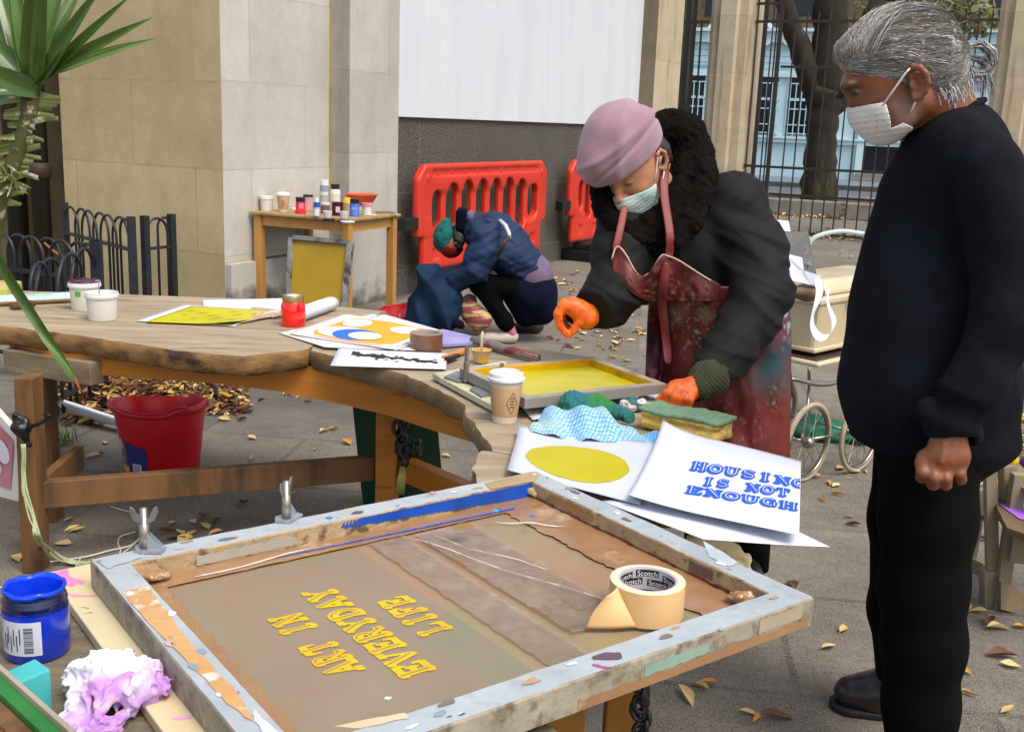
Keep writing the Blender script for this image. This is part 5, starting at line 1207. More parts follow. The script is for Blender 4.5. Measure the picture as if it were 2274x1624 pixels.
def fs(p):
    q=(p-scn.astype(f32))@sM.astype(f32); w=.004*vn(p,30,2)+.003*np.abs(vn(p,70,3)); g=np.maximum(0,.010-np.abs(q[:,2]+.022))*.9*(q[:,1]<0)
    return rbox(q,(0,0,-.027),(sL/2,.045,.022),.008)+w+g
obj('foam',skin(fs,scn-.14,scn+.14,.0028),mat('sponge_foam','d6b45c','c79c44',sc=12,rough=.95,c3='e0cfa0',sc3=16,th3=(.55,.65),bump=.6,bsc=150),sp,smooth=True)
def fs2(p):
    q=(p-scn.astype(f32))@sM.astype(f32); q=q-np.array([0,0,.0],f32); q[:,2]-=.006*np.sin(q[:,0]*30)*.5; return rbox(q,(0,0,-.001),(sL/2+.003,.048,.0045),.003)+.0025*vn(p,60,4)
obj('scouring_pad',skin(fs2,scn-.14,scn+.14,.0022),mat('scour_pad','7d9a7c','6a8a6c',sc=20,rough=1,bump=1,bsc=200),sp,smooth=True)
# papers on the corner of the table
PG='loose sheets on the table corner'
sheetobj('paper','lowest sheet of the corner pile, its long white tip jutting out right','paper',((1335,1112),(1560,1203),(1842,1216),(1560,1085)),ZT+.004,group=PG,seed=21,wave=.003)
o,f=sheetobj('print','grey-white sheet printed with one big ragged yellow oval','print',((1126,1046),(1420,1120),(1478,985),(1152,953)),ZT+.010,mat('paper_grey','b9bfca','c2c6d0',sc=4,rough=.8),PG,seed=22,wave=.002,curl=((0,1,.012,.4),))
cu,cv=.47,.42
obj('yellow_oval',blob(f,cu,cv,.37,.32,.0008,n=60,jag=.015,seed=6),mat('oval_yellow','b9ae00','afa300',sc=9,rough=.5),o,smooth=True)
cn=[(1394,1105),(1773,1196),(1778,1028),(1470,955)]
o,f=sheetobj('print','creased white sheet lettered in blue slab capitals','print',cn,ZT+.022,group=PG,seed=23,wave=.004,n=30,curl=((0,1,.02,.35),(0,0,.006,.5)))
ink=MB(); inn=MB()
pp=[np.array(P(x,y,ZT+.024)) for x,y in cn]
def uvof(x,y):
    q=P(x,y,ZT+.026); u=v=.5
    for _ in range(30):
        F_=pp[0]*(1-u)*(1-v)+pp[1]*u*(1-v)+pp[2]*u*v+pp[3]*(1-u)*v-q; du=(pp[1]-pp[0])*(1-v)+(pp[2]-pp[3])*v; dv=(pp[3]-pp[0])*(1-u)+(pp[2]-pp[1])*u
        s=np.linalg.solve(np.array([[du[0],dv[0]],[du[1],dv[1]]]),-F_[:2]); u+=s[0]; v+=s[1]
    return u,v
def hl(s,a,b,top,nch):
    ua,va=uvof(*a); ub,vb=uvof(*b); ut,vt_=uvof(*top); hx,hy=ut-ua,vt_-va; L=nch*1.12-.12
    def fn(x,y,l):
        u=ua+(ub-ua)*x/L+hx*y; v=va+(vb-va)*x/L+hy*y; u=min(.997,u); return f(u,v,l+.0003)
    lettering(s,fn,ink,inn,fat=1.5,shade=(-.08,-.15))
hl('HOUSING',(1533,1042),(1792,1087),(1540,1026),7); hl('IS NOT',(1556,1075),(1752,1106),(1562,1059),6); hl('ENOUGH',(1522,1092),(1769,1137),(1528,1077),6)
obj('lettering',ink,m_ink_blue,o); obj('letter_inline',inn,m_paper,o)
# cream glove hanging behind the papers
gc=P(1600,1225,.62)
def fgl(p):
    d=chain(p,[tuple(P(1545,1200,.67)),tuple(P(1590,1210,.65)),tuple(P(1620,1222,.63))],[.02,.026,.02],.02); d=smin(d,chain(p,[tuple(P(1620,1215,.64)),tuple(P(1652,1238,.61)),tuple(P(1668,1278,.58))],[.012,.010,.007],.01),.01); d=smin(d,chain(p,[tuple(P(1610,1222,.63)),tuple(P(1636,1250,.60)),tuple(P(1640,1275,.58))],[.012,.009,.007],.01),.008); return d+.004*vn(p,50,3)+.004*np.abs(vn(p,80,2))
o=obj('cleaning_cloth',skin(fgl,P(1560,1205,.66)-.15,P(1668,1275,.58)+.15,.003),pm('d9c79c',.7,'c9b484'),smooth=True); tag(o,'cream rubber glove hanging off the table edge under the papers','glove')
# ---------------------------------------------------------------- pots on the small back table
ZP=ZS+.001
def bq(x,y): return P(x,y,ZP)
kS=1.0
def jar2(name,label,cat,px_,r,h,parts,grp='paint pots on the pine table'):
    return pot(name,label,cat,px_,ZP,[(n_,[(r*a,h*b) for a,b in pr],m) for n_,pr,m in parts],None,grp)
cyl=lambda b0,b1,ra=1,rb=1:[(0,b0),(ra,b0),(rb,b1),(0,b1)]
black=pm('17181a',.35); 
jar2('paint_tub','white lidded tub at the left end of the pine table','tub',(592,467),.046,.096,[('body',cyl(0,.8,.86,.96),m_tub),('lid',cyl(.8,1,1.03,1.0),m_tubr)])
jar2('jar','small black-capped jar between the lidded tub and the coffee cup','jar',(606,461),.03,.09,[('body',cyl(0,.72),pm('3a3c40',.3)),('cap',cyl(.72,1,.9,.9),black)])
coffee('paper coffee cup with a white lid on the pine table',(629,470),ZP,1.12,-80)
t,c=jar2('paint_jar','pink-red paint jar with a black cap on the pine table','jar',(667,474),.034,.108,[('body',[(0,0),(1.08,0),(1.08,.22),(.92,.25),(.92,.72),(0,.72)],mat('pink_red','e8303c','d02838',sc=5,rough=.25)),('cap',cyl(.72,1,.92,.92),pm('14261e',.35))])
obj('label',cylpatch(c,.0317,262,320,.035,.07,8),pm('e07a86',.5),t)
jar2('jar','cloudy pink jar with a dark green cap behind the red jar','jar',(684,466),.034,.105,[('body',cyl(0,.85),pm('b88a90',.3,'c9a0a4')),('cap',cyl(.85,1,1.02,1.02),pm('1d3a2c',.4))])
t,c=jar2('ink_bottle','small white-capped bottle with a blue band','bottle',(703,480),.02,.118,[('body',[(0,0),(1,0),(1,.5),(.98,.52)],pm('a8b4c4',.3)),('band',[(1.02,.5),(1.02,.76),(.7,.78)],pm('1f4fae',.4)),('cap',cyl(.76,1,.66,.6),pm('dfe0e4',.4))])
obj('label',cylpatch(c,.0204,235,320,.008,.045,6),pm('d8d8dc',.5),t)
t,c=jar2('ink_bottle','tall grey-bodied bottle with a white cap','bottle',(720,463),.033,.2,[('body',[(0,0),(1,0),(1,.44),(.97,.46),(1,.48),(1,.6),(.98,.62)],mat('greyblue','8c949e','9aa2aa',sc=8,rough=.35)),('shoulder',[(1.0,.6),(1.0,.68),(.9,.82),(0,.82)],pm('8890a0',.35)),('cap',cyl(.82,1,.92,.9),pm('d8d8cc',.45))])
obj('label',cylpatch(c,.0335,225,300,.03,.085,8),pm('b9b8a4',.5,'8fa0a4'),t); obj('label',cylpatch(c,.0335,225,330,.094,.118,8),pm('cfcfc4',.5),t)
t,c=jar2('ink_bottle','tall cream bottle with a black cap','bottle',(744,469),.036,.185,[('body',[(0,0),(1,0),(1,.58),(.98,.6)],pm('cfc6ba',.4,'c4b8a8')),('groove',[(.97,.585),(.97,.61)],black),('shoulder',[(1,.61),(1,.7),(.85,.82),(0,.82)],pm('d8d2c8',.4)),('cap',cyl(.82,1,.84,.84),pm('1e1816',.4))])
jar2('jar','squat clear pot of dark pigment with a white lid between the bottles','pot',(722,473),.03,.07,[('body',cyl(0,.8),pm('6a5a66',.3)),('lid',cyl(.8,1,1.05,1.05),pm('cfc8d0',.4))])
t,c=jar2('paint_jar','dark maroon jar with a barcode label','jar',(749,478),.038,.088,[('body',cyl(0,.88),pm('4a0c22',.2,'3a0a1a',coat=.4)),('cap',cyl(.88,1,1.02,1.0),pm('2a0c12',.3))])
obj('label',cylpatch(c,.0385,262,305,.022,.06,6),pm('c9a8b0',.5),t)
for x,y,l in ((727,485,'small white paint cup with pink drips beside the maroon jar'),(764,486,'clean small white cup beside the blue jar')): jar2('ink_cup',l,'cup',(x,y),.03,.048,[('body',[(0,0),(.72,0),(.85,.35),(1,1),(.92,1),(.8,.4),(0,.3)],pm('d8d2cc',.5,'cfc0bc'))])
jar2('round_cover','black jar lid lying at the front of the pine table','lid',(730,490),.036,.014,[('lid',cyl(0,1),black)])
jar2('round_cover','pale grey jar lid lying in front of the white cup','lid',(772,493),.045,.006,[('lid',cyl(0,1),pm('c4cad4',.4))])
jar2('round_cover','small white lid behind the coffee cup','lid',(652,465),.022,.012,[('lid',cyl(0,1),pm('d0d2d6',.4))])
jar2('paint_jar','yellow-shouldered bottle behind the blue jar','bottle',(771,474),.03,.105,[('body',cyl(0,.7),pm('a89068',.4)),('cap',cyl(.7,1,1,.8),pm('e8b010',.4))])
t,c=jar2('paint_jar','blue paint jar with a black cap','jar',(787,480),.032,.115,[('body',[(0,0),(1.02,0),(1.02,.22),(.96,.26),(1,.6),(.9,.75)],mat('mid_blue','3a5cc0','4a78c8',sc=7,rough=.3)),('cap',cyl(.74,1,.95,.95),black)])
obj('label',cylpatch(c,.0318,238,318,.04,.066,8),pm('8fb4dc',.5,'2a3c9c'),t)
jar2('paint_tub','small white tub with a pink-splashed rim','tub',(814,478),.036,.082,[('body',cyl(0,.78,.88,.92),m_tub),('rim',[(.9,.76),(1.04,.78),(1.04,1),(.9,1),(0,.96)],mat('pink_rim','c8325a','d8a8b4',sc=30,rough=.4))])
t=thing('bowl','shallow orange plastic bowl standing on the pots at the right of the pine table','bowl',tuple(P(798,470,ZP)))
bc=P(800,466,ZP)+np.array([0,.05,0]); obj('bowl',MB().lathe([(0,.03),(.07,.03),(.075,.04),(.112,.102),(.118,.108),(.114,.108),(.07,.045),(0,.04)],bc,36),mat('orange_bowl','d8582c','c84c26',sc=5,rough=.35),t,smooth=True)
obj('foot_ring',MB().lathe([(.06,0),(.066,0),(.066,.03),(.06,.03)],bc,24),m_tub,t)
o=obj('palette',MB().box(tuple(P(855,472,ZP)+[0,0,.003]),(.12,.1,.005),rz=.3),pm('4a4a44',.5,'7a5a5a'),bevel=.001); tag(o,'thin dark paint-marked palette at the right end of the pine table','palette')
o=obj('eraser',MB().box(tuple(P(825,479,ZP)+[0,0,.005]),(.06,.03,.009),rz=.3),pm('d8b8b0',.6),bevel=.002); tag(o,'flat pale pink pad beside the small pink-rimmed tub','pad')
# leaning yellow screen
a=P(630,712,.0); b=P(766,720,.0); a[2]=.03;b[2]=.03
Yl=P(636,720,.02)[1]-.0; A=Q(634,735,6.75); B=Q(764,738,6.6); Tl=Q(643,528,6.95); Tr=Q(783,538,6.8)
ls=thing('printing_screen','leaning screen printing frame with mustard yellow mesh under the pine table','screen frame',(A[0],A[1],A[2]))
A=Tl+(A-Tl)*1.02; B=Tr+(B-Tr)*1.02
nrm=np.cross(B-A,Tl-A); nrm/=np.linalg.norm(nrm)
def bar(p,q,nm='frame_bar'): obj(nm,MB().beam(tuple(p),tuple(q),.03,.045,up=tuple(nrm)),mat('old_alu','5e5c5a','8a8884',sc=10,rough=.5,c3='3a3836',sc3=14,th3=(.55,.65)) if 'old_alu' not in MATS else MATS['old_alu'],ls,bevel=.002)
ix=(B-A)/np.linalg.norm(B-A)*.016
bar(A+ix,Tl+ix); bar(B-ix,Tr-ix); bar(Tl+ix*2.1,Tr-ix*2.1); bar(A+ix*2.1,B-ix*2.1)
obj('mesh',MB().quad(tuple(A+ix),tuple(B-ix),tuple(Tr-ix),tuple(Tl+ix)),mat('mustard_mesh','a08404','947600',sc=2,rough=.4),ls)
# ================================================================ ON THE GROUND
bc=P(362,1040,0); bk=thing('bucket','red oval mop bucket with a blue product label on the paving under the work table','bucket',(bc[0],bc[1],0))
m_bkt=mat('bucket_red','dc1428','c81020',sc=4,rough=.32,c3='c06068',sc3=30,th3=(.68,.76),spec=.6)
def bp(prof,n=48,ph=0):
    mb=MB(); vs=[]
    for r,z in prof:
        for k in range(n):
            a=2*math.pi*k/n; t=max(0,(z-.2)/.08); sx=.172*(1+.13*t*(max(0,-math.cos(a))**3)); lift=t*.02*(math.cos(a*2)*.6-.4-max(0,-math.cos(a))*.4)
            step=.012*t if abs(a-math.pi*1.72)<.22 or abs(a-math.pi*.28)<.22 else 0
            vs.append((bc[0]+r*sx*math.cos(a),bc[1]+r*.135*math.sin(a),z+lift+step))
    f=[(i*n+k,i*n+(k+1)%n,(i+1)*n+(k+1)%n,(i+1)*n+k) for i in range(len(prof)-1) for k in range(n)]
    return mb.add(vs,f)
obj('body',bp([(0,.006),(.78,.006),(.8,.0),(.83,.004),(1.0,.25),(1.0,.262)]),m_bkt,bk,autosmooth=60)
obj('rim',bp([(1.0,.25),(1.07,.255),(1.085,.272),(1.06,.284),(1.0,.286),(.975,.275),(.80,.03),(0,.02)]),m_bkt,bk,autosmooth=70)
hp=crv([(bc[0]+.19,bc[1]-.02,.275),(bc[0]+.205,bc[1]+.05,.30),(bc[0]+.165,bc[1]+.12,.325),(bc[0]+.06,bc[1]+.165,.335),(bc[0]-.06,bc[1]+.155,.325),(bc[0]-.12,bc[1]+.11,.285)],4)
hd=obj('handle',MB().tube(hp,.003,8),m_steel,bk,smooth=True); ROOT[hd]=ROOT[bk]
obj('grip',MB().tube(hp[3:10],.010,10),pm('232024',.4),hd,smooth=True)
def bl_(a,z,e=.0025): r=.83+.17*z/.25; return (bc[0]+(r*.172+e)*math.cos(R(a)),bc[1]+(r*.135+e)*math.sin(R(a)),z)
def bpatch(a0,a1,z0,z1,m,nm,e=.0025,par=bk,z1b=None):
    mb=MB(); n=12
    for k in range(n):
        a=a0+(a1-a0)*k/n; b=a0+(a1-a0)*(k+1)/n; za=z1+((z1b or z1)-z1)*k/n; zb_=z1+((z1b or z1)-z1)*(k+1)/n
        mb.quad(bl_(a,z0,e),bl_(b,z0,e),bl_(b,zb_,e),bl_(a,za,e))
    return obj(nm,mb,m,par,smooth=True)
bpatch(200,262,.005,.15,pm('1c2a66',.4,'2a3c80'),'label',z1b=.115)
bpatch(203,224,.03,.13,pm('8a8078',.5,'3c2a34',sc=30),'label_picture',.0035); bpatch(203,226,.006,.035,pm('d8a020',.5),'label_band',.0035); bpatch(206,216,.10,.14,pm('c98a5c',.5,'d8d0c8',sc=40),'label_cup',.0042)
bpatch(236,252,.008,.05,pm('d8d8e0',.5),'barcode_box',.0035)
mb=MB()
for k in range(9): 
    q=[bl_(238,.012+k*.004,.0045),bl_(250,.012+k*.004,.0045),bl_(250,.014+k*.004,.0045),bl_(238,.014+k*.004,.0045)]; mb.quad(*q)
obj('barcode',mb,pm('20202a',.5),bk)
# curled white paper on the ground
pc=P(190,955,0.01)
def prl(u,v):
    A=P(120,935,.01); B=P(262,972,.01); d=(B-A); n=np.array([-d[1],d[0],0]); n/=np.linalg.norm(n); p=A+d*v
    a=u*4.6; r=.055*(1-.45*v) ; return tuple(p+n*(.09+r*math.sin(a+2.6)-.05*u*(1-v))+np.array([0,0,r-r*math.cos(a+.3)*.95]))
o=obj('paper',MB().sheet(prl,30,14),m_paper,smooth=True,solid=.0006); tag(o,'loosely rolled white paper lying on the ground left of the red bucket','paper')
# poster leaning at the left edge
A=P(-60,1085,.0);B_2=P(45,1112,.0)
A=Q(-60,1085,3.35);B2=Q(38,1112,3.1); T1=Q(-90,820,3.45);T2=Q(52,982,3.15)
ps=thing('framed_print','pink and white screen print on a white panel leaning at the far left','print panel',tuple(A))
nn_=np.cross(B2-A,T1-A); nn_/=np.linalg.norm(nn_)
def pq(u,v,l=0): return tuple((A*(1-u)*(1-v)+B2*u*(1-v)+T2*u*v+T1*(1-u)*v)-nn_*0+nn_*l)
sgn=1 if nn_[1]<0 else -1
mb=MB(); mb.prism([pq(0,0),pq(1,0),pq(1,1),pq(0,1)],tuple(-nn_*.02*sgn)); obj('panel',mb,pm('d0cfd2',.6,'c4bfae'),ps)
obj('pink_print',MB().quad(pq(0,.14,.0008*sgn),pq(.86,.14,.0008*sgn),pq(.86,.88,.0008*sgn),pq(0,.88,.0008*sgn)),pm('a8606c',.6,'b87880'),ps)
mb=MB(); 
for cu,cv,ru,rv in ((.7,.58,.12,.14),(.55,.34,.13,.11),):
    n=20; mb.add([pq(cu+ru*math.cos(2*math.pi*k/n),cv+rv*math.sin(2*math.pi*k/n),.0016*sgn) for k in range(n)],[tuple(range(n))])
obj('white_disc',mb,pm('c4c0cc',.6),ps)
# clamp and cords at the left leg
ck=thing('spring_clamp','black spring clamp on the left table leg','clamp',tuple(Q(50,950,3.0)))
ckc=Q(48,950,3.02)
obj('jaws',skin(lambda p: smin(smin(ell(p,tuple(ckc),(.03,.025,.022)),cap(p,tuple(Q(35,925,3.02)),tuple(Q(60,935,3.02)),.012,.008),.01),cap(p,tuple(ckc),tuple(Q(62,985,3.02)),.016,.01),.01)+.004*vn(p,70,2),ckc-.1,ckc+.1,.003),m_blk,ck,smooth=True)
obj('handle',MB().tube([tuple(Q(60,950,3.0)),tuple(Q(90,938,3.0)),tuple(Q(116,922,3.0)),tuple(Q(98,918,3.0))],.006,8),m_blk,ck,smooth=True)
m_cord=mat('pale_cord','8a9468','b4b890',sc=20,rough=.5); m_cordw=pm('c4bfae',.5)
rn=random.Random(3)
cds=thing('cable_bundle','bundle of pale green cables hanging down the left table leg to the ground','cable',tuple(P(85,1200,0)))
for k in range(8):
    j=lambda a:rn.uniform(-a,a)
    pts=[Q(52+j(5),985,2.98),Q(50+j(6),1040,2.98),Q(55+j(6),1090,2.97),Q(72+j(7),1150,2.95),Q(82+j(8),1190,2.9)]+[P(110+j(14),1225+j(10),.05),P(150+j(12),1245+j(6),.012),P(210,1252+j(8),.012),P(300,1248+j(8),.012)]
    pts=[np.array(p) for p in pts]; sm=crv(pts); obj('cord',MB().tube(sm,.0028,6),m_cord,cds,smooth=True)
def wire(name,label,pts,r,m,z=.006):
    o=obj(name,MB().tube(crv([P(x,y,z) if len(q)==2 else Q(x,y,q[2]) for q in pts for x,y in (q[:2],)],4),r,6),m,smooth=True); return tag(o,label,'cable')
wire('wire','white wire looping over the ground behind the wing bolts',((245,1044+80),(300,1140),(322,1155),(318,1175),(312,1190),(290,1210),(240,1222),(190,1235),(100,1248)),.0028,m_cordw)
wire('wire','white wire crossing the ground to the left edge above the ink jar',((180,1235),(165,1262),(130,1285),(80,1300),(0,1303),(-60,1300)),.0028,m_cordw)
wire('wire','thin wire curling at the foot of the left wing bolt',((300,1180),(268,1190),(262,1205),(268,1222),(262,1235),(300,1205)),.0024,m_cordw)
# green cutting mat, chain and ties at the middle leg
c0,c1,c2_,c3_=P(806,1120,0),P(985,1098,0),Q(965,872,3.62),Q(777,845,3.72)
cm_=thing('cutting_mat','dark green gridded cutting mat leaning behind the middle table leg','cutting mat',tuple((c0+c1)/2))
cnn=np.cross(c1-c0,c3_-c0); cnn/=np.linalg.norm(cnn); sg=-1 if cnn[1]>0 else 1
mq=lambda u,v,l: tuple(c0*(1-u)*(1-v)+c1*u*(1-v)+c2_*u*v+c3_*(1-u)*v+cnn*l*sg)
mb=MB(); mb.prism([mq(0,0,0),mq(1,0,0),mq(1,1,0),mq(0,1,0)],tuple(-cnn*.003*sg)); obj('mat',mb,mat('cutting_green','0b4a30','0d3d2a',sc=5,rough=.5),cm_)
mb=MB()
for k in range(1,24): u=k/24; mb.quad(mq(u,.03,.0006),mq(u+.004,.03,.0006),mq(u+.004,.97,.0006),mq(u,.97,.0006))
for k in range(1,34): v=k/34; mb.quad(mq(.03,v,.0007),mq(.97,v,.0007),mq(.97,v+.003,.0007),mq(.03,v+.003,.0007))
obj('grid',mb,pm('1c6a48',.6),cm_)
def links(name,label,cat,pts,r,w,m,seed=0):
    rn=random.Random(seed); t=thing(name,label,cat,tuple(pts[-1]))
    for i,p in enumerate(pts):
        a=rn.uniform(0,3.14); b=rn.uniform(-.8,.8); X=Vector((math.cos(a),math.sin(a)*.6,b*.5)).normalized(); Z=Vector((0,.2,1)).normalized()
        obj('link',MB().tube([tuple(Vector(p)+X*w*math.cos(q)*.8+Z*w*1.1*math.sin(q)) for q in [2*math.pi*k/12 for k in range(12)]],r,8,closed=True),m,t,smooth=True)
    return t
m_chain=mat('rubber_chain','101214','16181a',sc=9,rough=.35)
links('chain','black tangled chain hung on the middle table leg','chain',[Q(890+8*math.sin(k*2.1),925+k*13,3.45) for k in range(8)]+[Q(900+k*10,1000-k*2,3.4) for k in range(4)],.007,.022,m_chain,2)
links('chain','black rubber chain hanging on the near table leg under the screen','chain',[Q(1424+8*math.sin(k*1.7),1525+k*17,1.52) for k in range(9)],.0042,.0135,m_chain,4)
bx_=thing('cable_ties','yellow-green cable ends hanging from the chain at the middle leg','cable',tuple(Q(893,1060,3.4)))
for k in range(6): obj('cord',MB().tube([tuple(Q(893+rn.uniform(-4,4),1035,3.4)),tuple(Q(890+k*3-6,1062,3.38)),tuple(Q(886+k*3-5,1096,3.4))],.0035,6),pm('b0a858',.5),bx_,smooth=True)
lgx=Q(1374,1600,1.62); obj('leg',MB().box((lgx[0],1.62,.33),(.05,.05,.66)),m_l2,tb2,bevel=.003)
# grass tuft
gp=P(140,985,0); mb=MB(); rn=random.Random(8)
for k in range(60):
    a=rn.uniform(0,6.28); r=rn.uniform(0,.06); b=(gp[0]+r*math.cos(a),gp[1]+r*math.sin(a),0); t=(b[0]+rn.uniform(-.06,.06),b[1]+rn.uniform(-.05,.05),rn.uniform(.04,.11)); blade(mb,b,t,.006,sag=.02,n=4)
o=obj('grass',mb,pm('4c6a34',.7,'6a7a40'),smooth=True); tag(o,'small tuft of green grass by the left table leg','grass',kind='stuff')
# ---------------------------------------------------------------- fallen leaves
m_lf=[mat('dead_leaf_a','c2a468','a58448',sc=25,rough=.8),mat('dead_leaf_b','d2ba84','bca066',sc=25,rough=.8),mat('dead_leaf_c','6e4a2e','4e3220',sc=25,rough=.85),mat('dead_leaf_d','c8993a','a4762a',sc=25,rough=.8)]
def leafmesh(rn,L=.055,curl=None):
    curl=rn.uniform(.2,1.3) if curl is None else curl; w=L*rn.uniform(.38,.62); n=7; vs=[];
    tw=rn.uniform(-.5,.5); bend=rn.uniform(-.5,.8)
    for i in range(n+1):
        t=i/n; hw=w/2*math.sin(math.pi*min(1,t*1.02+.015))**.75*(1+.12*math.sin(9*t+L*900)); x=(t-.5)*L; zc=.004+L*.22*bend*(2*t-1)**2*.5+L*.05
        for k in (-1,-.5,0,.5,1):
            y=hw*k*math.cos(curl*abs(k)*.8); z=zc+hw*abs(k)**1.5*math.sin(curl)*.9+tw*k*hw*(t-.5)
            vs.append((x,y,max(.001,z)))
    fs=[(i*5+k,i*5+k+1,(i+1)*5+k+1,(i+1)*5+k) for i in range(n) for k in range(4)]
    if True:
        o=len(vs); vs+= [(-L*.5,.0008,.004+L*.05),(-L*.5,-.0008,.004+L*.05),(-L*.72,0,.003)]; fs.append((o,o+1,o+2))
    return vs,fs
rn=random.Random(21); protos=[]
LL='small curled dead leaf lying loose on the grey paving'
for k in range(14):
    v,f=leafmesh(rn,rn.uniform(.045,.075)); me=bpy.data.meshes.new('leaf'); me.from_pydata(v,[],f); me.materials.append(m_lf[(0,1,1,0,2,0,3,1,0,2,1,0,1,3)[k]]); me.polygons.foreach_set('use_smooth',[True]*len(f)); protos.append(me)
def putleaf(x,y,z=0,s=1.):
    o=bpy.data.objects.new('fallen_leaf',rn.choice(protos)); LC.objects.link(o); o.location=(x,y,z+.001); o.rotation_euler=(rn.uniform(-.25,.25),rn.uniform(-.25,.25),rn.uniform(0,6.28)); s*=rn.uniform(.75,1.25); o.scale=(s,s,s)
    tag(o,LL,'leaf','dead leaves scattered on the paving')
spots=[(905,868),(740,955),(720,960),(560,975),(700,1000),(560,1020),(990,1015),(965,1055),(990,1058),(850,968),(820,950),(770,985),(235,985),(225,1010),(205,1015),(168,1118),(155,1155),(160,1175),(370,1180),(385,1165),(400,1185),(430,1160),(455,1150),(425,1190),(390,1200),(410,1205),(480,1160),(540,1120),(780,1292-160),(40,1240),(35,1245),(1885,1150),(1893,1167),(1860,1100),(1842,1075),(1855,1080),(1755,1305),(1570,1520),(1555,1530),(1520,1548),(1660,1585),(1680,1600),(1720,1595),(2145,1350),(2170,1360),(2195,1385),(2215,1400),(2262,1395),(2225,1460),(2240,1480),(2150,1545),(2130,1490),(2235,1580),(1840,1440),(1870,1400),(1800,1060),(1825,1110),(480,1185),(455,1170),(390,900+130),(530,1085),(640,1100),(170,1180),(140,1210),(2150,1230),(2260,1240),(2180,1200)]
for x,y in spots: p=P(x,y,0); putleaf(p[0],p[1])
cl=[(1240,770,8,12),(1380,740,14,12),(1370,690,10,9),(1270,640,9,10),(1340,760,14,16),(1250,620,10,12),(1310,600,14,16),(1400,660,12,15),(1390,790,6,14),(1900,570,10,18),(1850,640,9,15),(1890,1050,5,10),(640,870,5,16),(900,800,5,12),(1620,560,6,15),(1330,640,12,18),(1270,690,8,15),(1300,740,6,9),(1420,735,8,7)]
for x,y,n,s in cl:
    for k in range(n):
        p=P(x+rn.gauss(0,s*1.8),y+rn.gauss(0,s*.8),0); putleaf(p[0],p[1],0,.95)
mb=MB(); rn=random.Random(4)
def pileleaf(x,y,z,mi,L=None):
    v,f=leafmesh(rn,L or rn.uniform(.05,.09)); M=Matrix.Rotation(rn.uniform(0,6.28),3,'Z')@Matrix.Rotation(rn.uniform(-.7,.7),3,'X')@Matrix.Rotation(rn.uniform(-.6,.6),3,'Y')
    mb.add([tuple(M@Vector(q)+Vector((x,y,z))) for q in v],f,mi)
def inpile(x,y): return -.25
k=0
while k<2000:
    px_=rn.gauss(265,85) if rn.random()<.55 else rn.uniform(120,550); py_=rn.gauss(865,34) if px_<400 else rn.gauss(885,26)
    if px_<115 or px_>600 or py_<812 or py_>950 or (px_>240 and px_<480 and py_>925): continue
    p=P(px_,py_,0); h=.07*math.exp(-((px_-250)/110)**2-((py_-868)/35)**2); pileleaf(p[0],p[1],rn.uniform(0,h+.01),rn.choice((0,2,2,2,2,2,1,3)),rn.uniform(.04,.075)); k+=1
o=obj('leaf_pile',mb,m_lf,smooth=True); tag(o,'heap of dry brown leaves behind the red bucket','leaf litter',kind='stuff')
mb=MB()
for k in range(420):
    if rn.random()<.6: p=np.array([*(F0+NN*rn.uniform(.8,3.6)),0])+np.array([rn.gauss(0,.25),rn.gauss(.1,.25),.0])
    else: p=np.array([tb[0]+rn.gauss(0,1.6),tb[1]-1.2+rn.gauss(0,.25),0])
    pileleaf(p[0],p[1],rn.uniform(0,.05),rn.choice((0,1,3,2)),.08)
for k in range(260): 
    p=P(rn.uniform(2160,2330),rn.uniform(880,1110),0); pileleaf(p[0],p[1],rn.uniform(0,.03),rn.choice((0,1,1,2)),.05)
o=obj('leaf_litter',mb,m_lf,smooth=True); tag(o,'drifts of dry leaves along the foot of the railings and at the right edge','leaf litter',kind='stuff')
# ---------------------------------------------------------------- pram
pa=np.array([.72,.69,0]); pa/=np.linalg.norm(pa); pb_=np.array([pa[1],-pa[0],0])
K=P(1816,812,.45)
pr=thing('pram','old cream pram on big spoked wheels loaded with papers, behind the man in black','pram',(K[0]+.3,K[1]+.3,0))
m_cream=mat('pram_cream','cdc0a0','bfae8a',sc=3,rough=.35,coat=.3); m_pbrown=mat('pram_brown','4a3430','3a2824',sc=4,rough=.5); m_chrome=mat('chrome','9c9a92','7c766c',sc=9,rough=.25,metal=.9); m_tyre=mat('tyre','a89a80','8f8064',sc=12,rough=.8)
def kp(a,b,z): p=K+pa*a-pb_*b; return (p[0],p[1],z)
def prect(a0,a1,b0,b1,z0,z1,spl=0): 
    mb=MB(); v=[kp(a0,b0,z0),kp(a1,b0,z0),kp(a1,b1,z0),kp(a0,b1,z0),kp(a0-spl,b0-spl,z1),kp(a1+spl,b0-spl,z1),kp(a1+spl,b1+spl,z1),kp(a0-spl,b1+spl,z1)]
    return mb.add(v,[(3,2,1,0),(4,5,6,7),(0,1,5,4),(1,2,6,5),(2,3,7,6),(3,0,4,7)])
obj('base_plate',prect(.0,.86,.0,.44,.44,.462),m_cream,pr,bevel=.01)
obj('base_mat',prect(.02,.84,.02,.42,.462,.467),m_pbrown,pr,bevel=.002)
obj('body',prect(.07,.80,.07,.38,.49,.70,.02),m_cream,pr,bevel=.02)
obj('rim_trim',prect(.04,.83,.04,.41,.695,.725),m_cream,pr,bevel=.008); obj('lower_trim',prect(.055,.82,.055,.395,.485,.505),m_cream,pr,bevel=.006)
obj('apron_cover',prect(.12,.8,.07,.38,.725,.79,-.03),m_cream,pr,bevel=.02)
obj('buckle',MB().ball(kp(.28,.025,.715),(.022,.022,.022)),m_chrome,pr,smooth=True)
